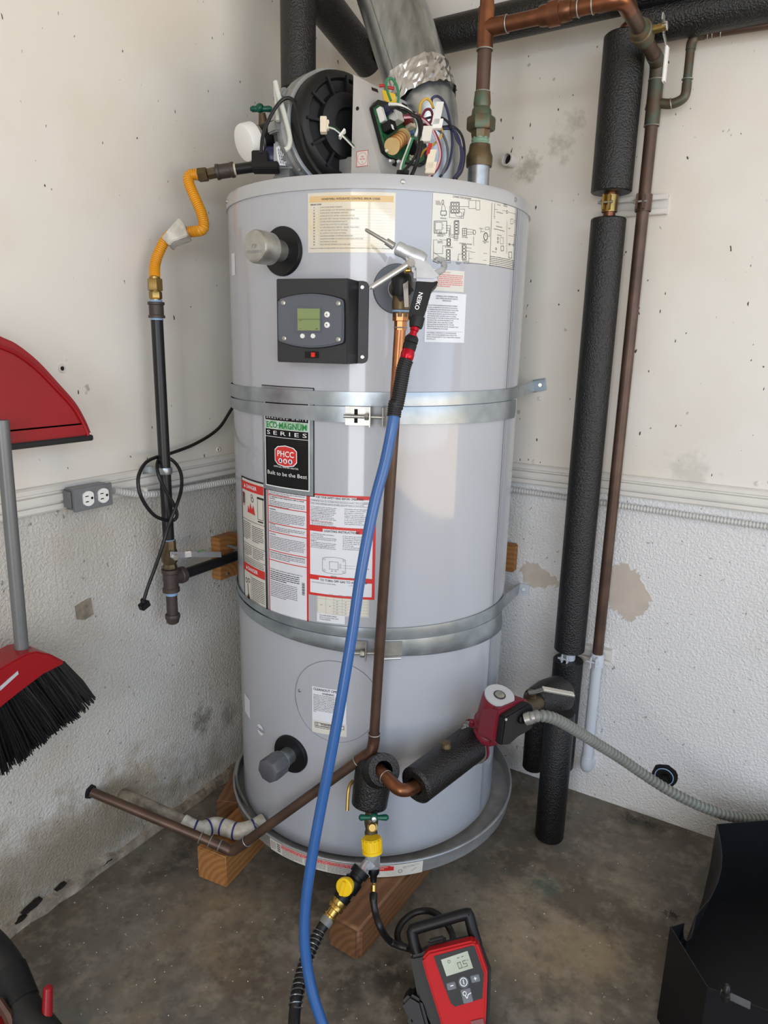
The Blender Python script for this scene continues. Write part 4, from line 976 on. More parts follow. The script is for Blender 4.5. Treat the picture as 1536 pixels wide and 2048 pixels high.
# ---- capped ports
def port(az, z, rr, L, capr, octag, nm):
    d = V((math.cos(rad(az)), math.sin(rad(az)), 0)); o0 = TC(az, TR-.012, z)
    e = part('escutcheon', MB().lathe(o0, d, [(0, rr), (.016, rr), (.019, rr-.002), (.019, .02)], 48, cap1=False), 'black_plastic', H)
    n_ = part('pipe_nipple', MB().lathe(o0, d, [(0, .0205), (.012+L*.38, .0205), (.012+L*.38, .0235), (.012+L*.42, .0235), (.012+L*.42, .0215), (.012+L*.6, .0215)], 32), 'zinc' if not octag else 'galv', H)
    part('thread_tape', MB().lathe(o0+d*(.012+L*.44), d, [(0, .022), (L*.12, .022)], 32), 'tape_blue' if octag else 'zinc', n_)
    s0 = .012+L*.48
    part(nm, MB().lathe(o0, d, [(s0, capr*.80), (s0, capr*.98), (s0+.012, capr*.98), (s0+.016, capr), (.012+L-.007, capr), (.012+L-.002, capr*.93), (.012+L, capr*.8)], 8 if octag else 40, rot=.2), 'iron_cap' if octag else 'zinc', n_)
    return d
mat('iron_cap', '#63656a', 0.45, 0.35, var=0.1, vs=40)
az, z_ = AZ(566, 503); d = port(az, z_, .0475, .086, .0310, False, 'round_cap')
fc = TC(az, TR+.086, z_); u = V((-d.y, d.x, 0)); S = flatmap(fc, u, UP, d)
part('cast_letters', Print(S, .0006).text('ZSI', 0, .003, .007, 'c').text('SINKOKIKO', 0, .013, .006, 'c', width=.038), 'cast_grey', H)
az, z_ = AZ(582, 1507); port(az, z_, .0475, .088, .0300, True, 'octagonal_cap')

# ---- control box
azc = -77.0; n = V((math.cos(rad(azc)), math.sin(rad(azc)), 0)); u = V((-n.y, n.x, 0))
DB = .052; PB = TC(azc, TR+DB, 1.3)
def bx(px, py, dd=0.0):
    p_ = PP(px, py, PB+n*dd, n); r_ = p_-PB; return r_.dot(u), p_.z
s0 = (bx(552, 558)[0]+bx(555, 724)[0])/2; s1 = (bx(695, 557)[0]+bx(696, 728)[0])/2; zt = bx(620, 557)[1]; zb_ = bx(620, 726)[1]
BS = flatmap(PB+u*0+V((0, 0, zt-1.3)), u, UP, n)
cb = part('control_box', MB().prism([PB+u*s0+V((0, 0, zt-1.3)), PB+u*s1+V((0, 0, zt-1.3)), PB+u*s1+V((0, 0, zb_-1.3)), PB+u*s0+V((0, 0, zb_-1.3))], -n*.075), 'black_metal', H, 'black metal temperature control box', bevel=0.0015)
a0 = AZ(711, 640)[0]; a1 = AZ(736.5, 640)[0]; zz1 = AZ(728, 562)[1]; zz0 = AZ(728, 727)[1]; S = cylmap(a0, zz1); wF = rad(a1-a0)*TR; hF = zz1-zz0; c0 = .011
poly = [(0, 0), (wF-c0, 0)]+[(wF-c0+c0*math.sin(a), c0-c0*math.cos(a)) for a in (rad(30), rad(60))]+[(wF, c0), (wF, hF-c0)]+[(wF-c0+c0*math.cos(a), hF-c0+c0*math.sin(a)) for a in (rad(30), rad(60))]+[(wF-c0, hF), (0, hF)]
fl = MB(); P0 = [S(a, b_, .003) for a, b_ in poly]; fl.prism(P0, n*-.004)
fl = part('mount_flange', fl, 'black_metal', cb, bevel=0.0006)
for py in (575, 714):
    az_, z_ = AZ(725, py); c = TC(az_, TR+.003, z_); part('flange_screw', MB().lathe(c, c-V((TX, TY, c.z)), [(0, .0045), (.002, .0043), (.003, .003)], 14), 'chrome', cb)
pts = []
def add_arc(a, m_, c, k=8):
    for i in range(k+1):
        t_ = i/k; pts.append(((1-t_)**2*a[0]+2*t_*(1-t_)*m_[0]+t_*t_*c[0], (1-t_)**2*a[1]+2*t_*(1-t_)*m_[1]+t_*t_*c[1]))
add_arc((564, 598), (624, 578), (683, 598)); add_arc((685, 599), (689, 601), (689.5, 607), 3); add_arc((690, 640), (690, 645), (689.5, 678), 2); add_arc((689, 682), (688, 686), (684, 687), 3); add_arc((683, 687), (624, 705), (565, 684)); add_arc((561, 682), (559.5, 680), (559, 676), 3); add_arc((558.5, 640), (558.5, 640), (558.5, 604), 2)
pts.append((560, 600))
def on(px, py, h): return PP(px, py, PB+n*h, n)
fp = part('faceplate', MB().prism([on(a, b_, 0) for a, b_ in pts], n*.009), 'cover_grey', cb, 'grey faceplate of the thermostat', bevel=0.003)
part('faceplate_groove', MB().prism([on(624+(a-624)*1.035, 642+(b_-642)*1.035, -.0005) for a, b_ in pts], n*.0012), 'black_gloss', cb)
for (px, py) in ((567, 606), (677, 607), (569, 677), (677, 679)):
    c = on(px, py, .009); o = mk('face_screw', MB().lathe(c, n, [(0, .005), (.0022, .0047), (.003, .003)], 14), 'zinc', rootloc(H)); o.parent = cb
o = mk('display_bezel', MB().prism([on(*q_, .0088) for q_ in ((592, 614), (643, 614), (643, 664), (592, 664))], n*.002), 'cover_grey', rootloc(H)); o.parent = cb
o = mk('display', MB().prism([on(*q_, .0095) for q_ in ((595.5, 617), (640, 617.5), (640.5, 661), (596, 661))], n*.0020), 'lcd', rootloc(H)); o.parent = cb
pr = MB()
for (xa, ya, xb, yb) in ((597, 638, 640, 639), (598, 640.5, 604, 641.5), (612, 658, 613, 659.5), (599, 657, 602, 658), (631, 657, 636, 658.5)): pr.prism([on(*q_, .0117) for q_ in ((xa, ya), (xb, ya), (xb, yb), (xa, yb))], n*.0002)
o = mk('display_marks', pr, 'lcd_dark', rootloc(H)); o.parent = cb
for (px, py, k) in ((654.5, 629, 1), (654.5, 650, -1), (605.5, 672, 0), (626.5, 672, 0)):
    c = on(px, py, .009); o = mk('button', MB().lathe(c, n, [(0, .0056 if k else .0046), (.002, .0056 if k else .0046), (.003, .0042)], 18), 'white_plastic', rootloc(H)); o.parent = cb
    if k:
        o = mk('button_arrow', MB().prism([c+n*.003+u*a+UP*b_*k for a, b_ in ((-.0018, -.0013), (.0018, -.0013), (0, .0015))], n*.0003), 'ink', rootloc(H)); o.parent = cb
sw = MB().prism([on(*q_, 0) for q_ in ((611, 703), (637, 703), (637, 716), (611, 716))], n*.003)
o = mk('power_switch', sw, 'black_gloss', rootloc(H)); o.parent = cb
o = mk('switch_rocker', MB().prism([on(*q_, .002) for q_ in ((624, 705), (631, 705), (631, 714), (624, 714))], n*.0045), 'switch_red', rootloc(H)); o.parent = cb

# ---- temperature and pressure relief valve
azt, zt_ = AZ(794, 578); d = V((math.cos(rad(azt)), math.sin(rad(azt)), 0)); o0 = TC(azt, TR-.01, zt_)
rv = part('relief_valve', MB().lathe(o0, d, [(0, .0165), (.055, .0165), (.055, .020), (.085, .020), (.09, .016)], 28), 'brass_old', H, 'brass temperature and pressure relief valve')
part('escutcheon', MB().lathe(o0, d, [(0, .0475), (.012, .0475), (.0145, .046), (.0145, .02)], 48, cap1=False), 'cover_grey', rv)
RQ = TC(azt, TR+.062, 0)
def rq(z): return V((RQ.x, RQ.y, z))
def zrq(px, py): return PP(px, py, RQ, V((d.x, d.y, 0))).z
ztop, zbot = zrq(795, 548), zrq(793, 634)
part('valve_body', MB().lathe(rq(zbot), UP, [(0, .0155), (.012, .0155), (.014, .0175), (.028, .0175), (.034, .0165), (ztop-zbot-.02, .018), (ztop-zbot-.004, .017)], 24), 'brass_old', rv)
part('valve_cap', MB().lathe(rq(ztop-.035)+d*.004, UP+d*.35-u*.1, [(0, .019), (.03, .019), (.036, .015), (.04, .008)], 24), 'black_plastic', rv)
pt_ = rq(zrq(785, 582))+d*.021
part('metal_tag', MB().obox(pt_, u*.013+UP*.010, UP*.010-u*.008, d*.001), 'black_gloss', rv)
lv = [PD(809, 555, 1.277), PD(815, 613, 1.272)]
part('test_lever', MB().prism([PD(805, 554, 1.277), PD(816, 553, 1.277), PD(817.5, 614, 1.272), PD(809, 614, 1.272)], FC*.002), 'chrome', rv, bevel=0.0006)
part('wire_hanger', MB().prism([PD(796, 536, 1.282), PD(802, 534, 1.282), PD(806, 558, 1.282), PD(799, 558, 1.282)], FC*.003), 'chrome', rv)
part('thread_tape', MB().cyl(rq(zrq(793, 624)), rq(zrq(793, 618)), .0162), 'tape_blue', rv)

# ================================================================== straps, pan, blocks
def band(tops, bots, a0, a1, r, parent, name='band', wob=0.0, m='strap_steel'):
    A = sorted(AZ(*q_) for q_ in tops); B = sorted(AZ(*q_) for q_ in bots)
    def itp(T_, a):
        if a <= T_[0][0]: return T_[0][1]
        for (x0_, z0_), (x1_, z1_) in zip(T_[:-1], T_[1:]):
            if a <= x1_: return z0_+(z1_-z0_)*(a-x0_)/max(1e-6, x1_-x0_)
        return T_[-1][1]
    # smooth the readings: fit a line, keep it level like a real strap
    def fit(T_):
        n_ = len(T_); mx = sum(x for x, _ in T_)/n_; mz = sum(z for _, z in T_)/n_
        k = sum((x-mx)*(z-mz) for x, z in T_)/max(1e-9, sum((x-mx)**2 for x, _ in T_)); return lambda a: mz+k*(a-mx)
    ft, fb = fit(A), fit(B); vs = []; fs = []; n_ = int((a1-a0)/2.5); rn = random.Random(int(abs(r)*1e5)); w_ = 0
    for i in range(n_+1):
        a = a0+(a1-a0)*i/n_; w_ = wob*rn.uniform(0, 1) if wob else 0
        zt_, zb_ = ft(a), fb(a)
        vs += [TC(a, TR+r, zb_), TC(a, TR+r+w_, zb_+.002), TC(a, TR+r+.0012+w_, (zt_+zb_)/2), TC(a, TR+r, zt_), TC(a, TR+r-.0012, zt_), TC(a, TR+r-.0012, zb_)]
    for i in range(n_):
        for k in range(6): fs.append([6*i+k, 6*i+(k+1) % 6, 6*i+6+(k+1) % 6, 6*i+6+k])
    part(name, MB().add(vs, fs), m, parent, smooth=25)
    return ft, fb
def bracket(px, py, parent, hw, hh, side, depth=.02):
    c = CY(px, py, TR+.0085); az_ = rad(AZ(px, py)[0]); n_ = V((math.cos(az_), math.sin(az_), 0)); u_ = V((-n_.y, n_.x, 0))
    b = MB().obox(c, u_*hw, UP*hh, n_*.0012); b.obox(c+u_*side*hw+n_*depth*.5, u_*.0012, UP*hh*1.08, n_*depth*.5)
    part('tension_bracket', b, 'zinc', parent, bevel=0.0006)
    return c, n_, u_
# upper
t = thing('seismic_strap', 'galvanized earthquake strap round the upper part of the tank', 'strap', TC(-66, TR, 1.135), 'tank straps')
fa = band([(550, 778), (700, 783), (850, 785), (950, 782)], [(550, 803), (700, 813), (850, 812), (950, 806)], -178, 14, .0045, t)
fb = band([(550, 806), (700, 814), (850, 813), (950, 808)], [(530, 830), (630, 840), (700, 846), (880, 848), (960, 843)], -178, -66, 0.0060, t)
band([(550, 806), (700, 814), (850, 813), (950, 808)], [(530, 830), (630, 840), (700, 846), (880, 848), (960, 843)], -55, 8, 0.0060, t)
e0, e1 = TC(13, TR+.0045, fa[0](13)), TC(13, TR+.0045, fa[1](13))
w0, w1 = PY(1068, 762, WY-.004), PY(1068, 783, WY-.004)
part('wall_band', MB().prism([e0, w0, w1, e1], (.0012, -.0005, 0)), 'strap_steel', t)
part('wall_bracket', MB().prism([PY(1066, 760, WY-.003), PY(1091, 756, WY-.003), PY(1093, 780, WY-.003), PY(1068, 785, WY-.003)], (0, -.003, 0)), 'strap_steel', t, bevel=0.0008)
part('lag_screw', MB().hexa(PY(1080, 770, WY-.006), PY(1080, 770, WY-.011), .006), 'zinc', t)
cA_, n1, u1 = bracket(716, 832, t, .026, .019, 1); cB_, n2, u2 = bracket(781, 834, t, .018, .019, -1)
bz = cA_.z
p0_, p1_ = cA_-u1*.028+n1*.012, cB_-u2*.014+n2*.012
part('tension_bolt', MB().cyl(p0_, p1_, .0035, 14), 'zinc', t)
q_ = cA_+u1*.020+n1*.0115
part('bolt_nut', MB().hexa(q_-u1*.005, q_+u1*.003, .0075), 'zinc', t)
part('bracket_slot', MB().obox(cA_+n1*.0014-u1*.004, u1*.0035, UP*.014, n1*.0002), 'dark_hole', t)
# lower
t = thing('seismic_strap', 'crinkled galvanized earthquake strap round the lower part of the tank', 'strap', TC(-66, TR, .62), 'tank straps')
fa = band([(539, 1222), (620, 1241), (708, 1251), (777, 1252), (854, 1249), (931, 1239)], [(539, 1234), (620, 1259), (708, 1272), (777, 1276), (854, 1272), (931, 1261)], -178, 14, .0045, t)
band([(539, 1236), (620, 1261), (708, 1273), (777, 1276), (854, 1272), (931, 1261)], [(574, 1274), (620, 1286), (689, 1301), (793, 1312), (843, 1309), (931, 1293)], -178, -67, 0.0060, t, wob=.0018)
band([(539, 1236), (620, 1261), (708, 1273), (777, 1276), (854, 1272), (931, 1261)], [(574, 1274), (620, 1286), (689, 1301), (793, 1312), (843, 1309), (931, 1293)], -57, 8, 0.0060, t, wob=.0018)
e0, e1 = TC(13, TR+.0045, fa[0](13)), TC(13, TR+.0045, fa[1](13)); w0, w1 = PY(1040, 1167, WY-.004), PY(1036, 1188, WY-.004)
part('wall_band', MB().prism([e0, w0, w1, e1], (.0012, -.0005, 0)), 'strap_steel', t)
part('wall_bracket', MB().prism([PY(1038, 1166, WY-.003), PY(1060, 1170, WY-.003), PY(1058, 1190, WY-.003), PY(1036, 1186, WY-.003)], (0, -.003, 0)), 'white_paint_pipe', t, bevel=0.0008)
part('lag_screw', MB().hexa(PY(1047, 1179, WY-.006), PY(1047, 1179, WY-.010), .006), 'white_paint_pipe', t)
cA_, n1, u1 = bracket(712, 1297, t, .024, .018, 1, .024); cB_, n2, u2 = bracket(785, 1298, t, .022, .017, -1, .018)
p0_, p1_ = cA_-u1*.026+n1*.014-UP*.006, cB_-u2*.02+n2*.012-UP*.004
part('tension_bolt', MB().cyl(p0_, p1_, .0035, 14), 'zinc', t)
q_ = cA_+u1*.017+n1*.0138-UP*.006; part('bolt_nut', MB().hexa(q_-u1*.006, q_+u1*.004, .0075), 'zinc', t)
r0_ = cB_+n2*.008-UP*.019; part('lower_rod', MB().cyl(r0_-u2*.02, r0_+u2*.018, .003, 12), 'chrome', t)

# ---- drain pan
PCX, PCY, PR = 0.442, -0.376, 0.388
t = thing('drain_pan', 'round dented aluminium drain pan under the tank', 'drain pan', (PCX, PCY, .089))
part('pan', MB().lathe((PCX, PCY, .089), UP, [(0, .05), (0, PR-.006), (.002, PR-.004), (.036, PR), (.040, PR+.003), (.0425, PR+.0015), (.042, PR-.002), (.036, PR-.0025), (.004, PR-.006), (.0025, PR-.012), (.0025, .05)], 96, cap0=False, cap1=False), 'pan_alu', t)
def panmap(px0, py0, zt):
    p_ = None
    d_ = ray(px0, py0); ox, oy = CAM.x-PCX, CAM.y-PCY; a = d_.x**2+d_.y**2; b_ = ox*d_.x+oy*d_.y; c = ox*ox+oy*oy-PR*PR
    p_ = CAM+d_*((-b_-math.sqrt(max(0, b_*b_-a*c)))/a); a0 = math.atan2(p_.y-PCY, p_.x-PCX)
    return a0, (lambda s, t_, h=0.0: V((PCX+(PR-.0035*(t_/.034)+h+.0003)*math.cos(a0+s/PR), PCY+(PR-.0035*(t_/.034)+h+.0003)*math.sin(a0+s/PR), zt-t_)))
a0, S = panmap(540, 1672, .1255); a1, _ = panmap(846, 1722, .1255); Wp = (a1-a0)*PR
lb = part('pan_label', Print(S, .0006).rect(0, 0, Wp, .0345, .008), 'cream_label', t)
pr = Print(S, .0011); pr.rect(.038, .002, Wp*.80, .012); pr.rect(Wp*.73, .004, Wp*.82, .016); part('red_band', pr, 'red_print', lb)['kind'] = 'stuff'
pr = Print(S, .0014); pr.text('PUNCH OUT KNOCKOUT AND INSTALL DRAIN FITTING BEFORE SETTING WATER HEATER IN PAN', .04, .0062, .0030, width=Wp*.68); pr.text('THIS PAN MUST BE DRAINED TO A SUITABLE LOCATION TO PREVENT WATER DAMAGE', .04, .0106, .0030, width=Wp*.66); part('white_lettering', pr, 'white_ink', lb)['kind'] = 'stuff'
pr = Print(S, .0011); pr.fine(.04, .10, .014, .0032, 6, .0012, 1); pr.fine(.105, .16, .014, .0032, 6, .0012, 2); pr.fine(.165, .23, .014, .0032, 6, .0012, 3); pr.fine(.235, .29, .016, .0032, 5, .0012, 4); pr.rect(.024, .004, .0345, .008); pr.rect(.024, .010, .0345, .0145); pr.rect(.024, .0165, .0345, .021); pr.rect(.024, .023, .0345, .0275); pr.fine(.003, .02, .006, .0034, 7, .0012, 5)
pr.circ((Wp*.86, .020), .0045, .0014); pr.circ((Wp*.885, .010), .003, .001); pr.line([(Wp*.93, .024), (Wp*.96, .016)], .001); pr.fine(Wp*.9, Wp*.98, .006, .0032, 2, .001, 8); part('print', pr, 'faint_ink', lb)['kind'] = 'stuff'

# ---- timber blocks the pan stands on
def timber(name_label, C, D_, E, h, hide=.25, wornz=0.0, m='wood_x'):
    """C right front foot, D_ left front foot, E a point further along the right foot"""
    C, D_, E = V(C), V(D_), V(E); a = (E-C).normalized(); wv = (D_-C)
    wv -= a*wv.dot(a); wv = wv.normalized()*min(.089, wv.length)
    o_ = C; L = (E-C).length+hide
    t_ = thing('wooden_block', name_label, 'wood block', (C.x, C.y, 0), 'timbers under the drain pan')
    b_ = MB().prism([o_, o_+wv, o_+wv+UP*h, o_+UP*h], a*L)
    o2 = mk('timber', b_, m, V((C.x, C.y, 0)), 38, 0.011 if hide > .25 else 0.003, 3); o2.parent = t_
    # grain runs along the block
    ob = o2; R_ = Matrix((a, wv.normalized(), UP)).transposed().to_4x4()
    ob.data.transform(R_.inverted()); ob.matrix_local = R_
    return t_
timber('square timber under left of the drain pan, its sawn end facing out', PZ(453, 1777), PZ(398, 1752), PZ(538, 1682), .0885, .22)
timber('weathered timber with rounded end sticking out under the front of the pan', PZ(718, 1931), PZ(650, 1885), PZ(868, 1742), .0885, .3, m='wood_dark')
c = PZ(470, 1612, .0); timber('dark timber under the pan behind the white drain pipe', PZ(478, 1662), PZ(440, 1648), PZ(498, 1622), .0885, .05, m='wood_dark')

# ================================================================== relief discharge pipe
def joint(p_, d_, r, parent, m='solder'):
    return part('solder_joint', MB().ring(p_, d_, r, .0014, 20, 6), m, parent)
r_ = .0112
top = rq(zrq(793, 636)); bot = CY(748, 1474, TR+.055); el = CY(742, 1503, TR+.058)
e2 = PZ(466, 1702, .104); hole = PX(183, 1584, 0.002)
t = thing('relief_pipe', 'brown copper discharge pipe from relief valve down and across to the left wall', 'pipe', V((bot.x, bot.y, .09)))
part('adapter', MB().lathe(rq(zrq(793, 660)), UP, [(0, .0125), (.016, .0125), (.017, .016), (.030, .016), (.031, .0145), (zrq(793, 624)-zrq(793, 660), .0145)], 8), 'copper_bright', t)
mid_ = top.lerp(bot, .2)
part('upper_length', MB().cyl(top, mid_, r_), 'copper_bright', t)
part('drop_length', MB().cyl(mid_, bot, r_), 'copper_brown', t)
joint(rq(zrq(793, 655)), UP, .0122, t); 
down = (bot-top).normalized(); dd = (e2-el).normalized()
part('elbow', MB().tube(catmull([bot-down*.008, bot+down*.012, el, el+dd*.022, el+dd*.04], 6), .0130, 18), 'copper_old', t)
joint(bot-down*.008, down, .0132, t); joint(el+dd*.042, dd, .0132, t)
part('cross_length', MB().cyl(el+dd*.03, e2-dd*.03, r_), 'copper_brown', t)
d3 = (hole-e2).normalized()
part('elbow', MB().tube(catmull([e2-dd*.05, e2-dd*.024, e2+d3*.004, e2+d3*.028, e2+d3*.06], 6), .0130, 18), 'copper_brown', t)
for q_, d_ in ((e2-dd*.05, dd), (e2+d3*.035, d3), (e2+d3*.06, d3), (e2+d3*.085, d3)): joint(q_, d_, .0131, t)
part('wall_length', MB().cyl(e2+d3*.05, hole, r_), 'copper_brown', t)
b = MB(); hc = PX(181, 1583, 0); rn = random.Random(4)
b.prism([hc+V((0, .017*math.cos(a)*rn.uniform(.85, 1.15), .017*math.sin(a)*rn.uniform(.85, 1.15))) for a in [2*PI*k/14 for k in range(14)]], (.0012, 0, 0)); part('pipe_hole', b, 'dark_hole', wl)

# ---- taped white pan drain and thin grey tube behind the tank
zz = [.19, .165, .135, .122, .115, .112, .110, .109, .112, .116]
cp = [(700, 940), (850, 1005), (1020, 1085), (1090, 1122), (1150, 1134), (1220, 1112), (1290, 1126), (1350, 1145), (1430, 1128), (1500, 1090)]
path = [PX(*c4(690, 935), -.004)]+[PZ(*c4(*q_), z__) for q_, z__ in list(zip(cp, zz))[1:]]
t = thing('pan_drain_pipe', 'grimy white taped drain pipe from the left wall to the pan', 'pipe', path[4]-UP*.016)
path = catmull(path, 6)
part('pipe', MB().tube(path[:22], .0165, 16), 'mortar', t); part('wrapped_pipe', MB().tube(path[13:], .0205, 16), 'white_tape', t)
for k in (20, 27, 34, 41, 49): part('tape_edge', MB().lathe(path[k], path[k+1]-path[k-1], [(-.0025, .0211), (.0025, .0211)], 18), 'ink_blue', t)
path = catmull([PD(500, 1470, 2.02), PD(488, 1501, 1.99), PD(477, 1522, 1.96), PD(472, 1550, 1.93), PD(476, 1575, 1.90), PD(489, 1601, 1.87), PD(504, 1624, 1.85), PD(524, 1644, 1.81)], 6)
solo('drain_tube', MB().tube(path, .0052, 10), 'conduit_grey', 'thin grey flexible tube curving down behind the left of the tank', 'tube')

# ================================================================== recirculation line and pump
dq = 1.555
t = thing('recirculation_line', 'black foam insulated recirculation pipe in front of the lower tank', 'pipe', PD(740, 1612, dq))
a_, b_ = PD(738, 1611, dq), PD(752, 1513, dq-.01)
part('foam_valve_cover', MB().lathe(a_, b_-a_, [(0, .030), (.004, .040), (.05, .042), (.085, .042), (.105, .038), (.112, .030)], 24), 'foam', t)
c0_ = PD(748, 1545, dq); c1_ = PD(768, 1540, dq-.075)
fo = part('foam_outlet', MB().lathe(c0_, c1_-c0_, [(0, .036), ((c1_-c0_).length-.004, .036), ((c1_-c0_).length, .034), ((c1_-c0_).length, .019), ((c1_-c0_).length-.02, .018)], 24, cap1=False), 'foam', t)
pe = [PD(750, 1538, dq-.045), PD(764, 1546, dq-.075), PD(781, 1563, dq-.10), PD(796, 1577, dq-.115), PD(812, 1580, dq-.115), PD(830, 1574, dq-.09), PD(850, 1558, dq-.055)]
part('copper_elbow', MB().tube(catmull(pe, 6), .0138, 18), 'copper_new', t); part('copper_stub', MB().cyl(pe[0], pe[1].lerp(pe[2], .3), .0146), 'copper_old', t)
joint(pe[1].lerp(pe[2], .45), pe[2]-pe[1], .0142, t)
n0_, f0_ = PD(829, 1573, dq-.085), CY(943, 1487, TR+.062); ax = (f0_-n0_).normalized(); Ls = (f0_-n0_).length
sl = part('foam_sleeve', MB().lathe(n0_, ax, [(.006, .016), (0, .019), (0, .034), (.006, .0405), (Ls-.004, .0425), (Ls, .036)], 28, cap0=False), 'foam', t)
pg = PD(875, 1502, dq-.06)
pq = n0_+ax*(Ls*.52)+UP*.036
part('service_plug', MB().lathe(pq, UP+RC*-.1, [(0, .0115), (.010, .0115), (.012, .0105), (.016, .0105), (.017, .006)], 16), 'brass_old', t)
lv = PD(697, 1603, dq-.02)
b = MB().tube(catmull([PD(706, 1562, dq-.02), PD(699, 1572, dq-.03), PD(696, 1590, dq-.035), PD(694.5, 1621, dq-.04)], 5), [.004]*16, 8); part('drain_lever', b, 'brass', t)
# pump
pd_ = 1.60
t = thing('circulator_pump', 'red circulator pump with black control box beside the tank', 'pump', PD(975, 1480, pd_))
top = PD(999, 1391, pd_-.055); base = PD(981, 1452, pd_-.008); ad = (top-base).normalized(); La = (top-base).length
mo = part('motor_housing', MB().lathe(base-ad*.004, ad, [(0, .034), (.004, .041), (.016, .041), (.018, .0375), (La-.006, .0365), (La, .034)], 32), 'red_pump', t)
np_ = part('name_disc', MB().lathe(top-ad*.003, ad, [(0, .0335), (.0042, .0335)], 32), 'grey_label', mo)
part('vent_screw', MB().lathe(top+ad*.001, ad, [(0, .0105), (.003, .0105), (.004, .007)], 20), 'zinc', mo)
part('disc_ring', MB().ring(top+ad*.0018, ad, .0125, .0012, 20, 6), 'ink', mo)
for k in range(4):
    a = k*PI/2+.5; x_, y_ = perp(ad); q_ = base+(x_*math.cos(a)+y_*math.sin(a))*.044
    part('motor_lug', MB().lathe(q_-ad*.006, ad, [(0, .006), (.014, .006), (.016, .004)], 10), 'red_pump', mo)
part('volute', MB().ball(PD(975, 1466, pd_), .036, 1, 1, .75), 'red_pump', t)
cb_pts = [c7(*q_) for q_ in ((205, 527), (225, 385), (345, 312), (368, 335), (366, 440), (322, 468), (300, 478), (250, 522))]
nb = (-FC*.8+RC*.45).normalized(); pc = PD(*c7(285, 420), 1.50)
bk = [PP(*q_, pc, nb) for q_ in cb_pts]
cbx = part('control_cover', MB().prism(bk, nb*-.022), 'black_plastic', t, bevel=0.003)
kn = PP(*c7(303, 395), pc+nb*.001, nb); part('speed_knob', MB().lathe(kn, nb, [(0, .009), (.006, .008), (.007, .004)], 16), 'black_gloss', cbx)
part('cover_screw', MB().lathe(PP(*c7(228, 396), pc+nb*.001, nb), nb, [(0, .0032), (.002, .003)], 10), 'galv', cbx)
rd = [PP(*c7(*q_), pc-nb*.0215, nb) for q_ in ((160, 500), (190, 345), (325, 292), (352, 318), (362, 440), (300, 480), (205, 528))]
part('terminal_box', MB().prism(rd, nb*-.055), 'red_pump', t, bevel=0.003)
fn = ax; fc_ = f0_+ax*.002
x_ = fn.cross(FC).normalized(); y_ = fn.cross(x_)
def flange(c, th, m, nm):
    poly = [c+x_*(.052*math.cos(a))*(1 if abs(math.cos(a)) > .5 else .85)+y_*(.034*math.sin(a)) for a in [2*PI*k/20 for k in range(20)]]
    return part(nm, MB().prism(poly, fn*th), m, t, bevel=0.002)
flange(fc_, .009, 'zinc', 'pipe_flange'); flange(fc_+fn*.011, .009, 'red_pump', 'pump_flange')
for s_ in (-1, 1):
    c = fc_+x_*.041*s_; part('flange_bolt', MB().cyl(c-fn*.02, c+fn*.03, .0042, 12).hexa(c-fn*.010, c-fn*.001, .0085).hexa(c+fn*.02, c+fn*.027, .0085), 'galv', t)
part('pump_neck', MB().cyl(fc_+fn*.015, PD(975, 1466, pd_), .022), 'red_pump', t)
ws0 = PD(*c7(350, 320), pd_-.0); ws1 = PD(1072, 1405, 1.72)
part('brass_nipple', MB().cyl(PD(1035, 1420, pd_+.02), PD(1085, 1402, 1.74), .017), 'brass_old', t)
part('outlet_neck', MB().cyl(PD(985, 1455, pd_), PD(1040, 1420, pd_+.03), .021), 'red_pump', t)
# grey liquid-tight conduit from the pump to the right
pts = [(352, 388), (400, 378), (470, 392), (560, 440), (680, 515), (800, 590), (930, 680), (1050, 755), (1180, 820), (1320, 872), (1440, 892), (1560, 892), (1700, 890)]
zs = [1.50, 1.495, 1.51, 1.55, pd_+.01, pd_+.05, pd_+.08, pd_+.09, pd_+.10, pd_+.11, pd_+.12, pd_+.13, pd_+.14]
path = catmull([PD(*c7(*q_), z__) for q_, z__ in zip(pts, zs)], 8)
t = thing('flexible_conduit', 'grey ribbed flexible conduit sagging from the red pump to the right', 'conduit', path[0])
part('sheath', MB().corr(path, .0112, .0120, .0020, 16), 'conduit_grey', t)
part('connector', MB().lathe(path[0]-(path[6]-path[0]).normalized()*.012, path[6]-path[0], [(0, .014), (.012, .014), (.013, .0125), (.026, .0125)], 16), 'zinc', t)
# insulated valve and leg to the right of the pump
ff = PZ(1098, 1672, 0); dz = 1.80
def leg(z): return V((ff.x, ff.y, z))
zt_ = PP(1102, 1424, leg(0), V((FH.x, FH.y, 0))).z
t = thing('return_valve', 'foam covered valve with silver lever on a black insulated leg standing on the floor', 'valve', leg(0))
part('foam_leg', MB().lathe(leg(.001), UP, [(0, .012), (0, .036), (.004, .0385), (zt_-.004, .0385), (zt_, .036), (zt_, .012)], 28), 'foam', t)
h0, h1 = PD(1066, 1404, 1.73), PD(1118, 1388, 1.80)
part('foam_elbow', MB().lathe(h0, h1-h0, [(0, .022), (.004, .034), ((h1-h0).length*.55, .046), ((h1-h0).length, .047), ((h1-h0).length+.012, .040)], 26), 'foam', t)
part('valve_stem', MB().lathe(PD(1060, 1398, 1.69), UP, [(0, .014), (.012, .014), (.013, .008), (.024, .008)], 14), 'brass_old', t)
hp = [PD(1057, 1386, 1.67), PD(1072, 1383, 1.66), PD(1085, 1379, 1.655), PD(1148, 1391, 1.64)]
b = MB()
for i in range(3): b.prism([hp[i]-UP*.0015+FH*.008, hp[i+1]-UP*.0015+FH*.008, hp[i+1]-UP*.0015-FH*.008, hp[i]-UP*.0015-FH*.008], UP*.003)
part('valve_lever', b, 'zinc', t, bevel=0.0008)
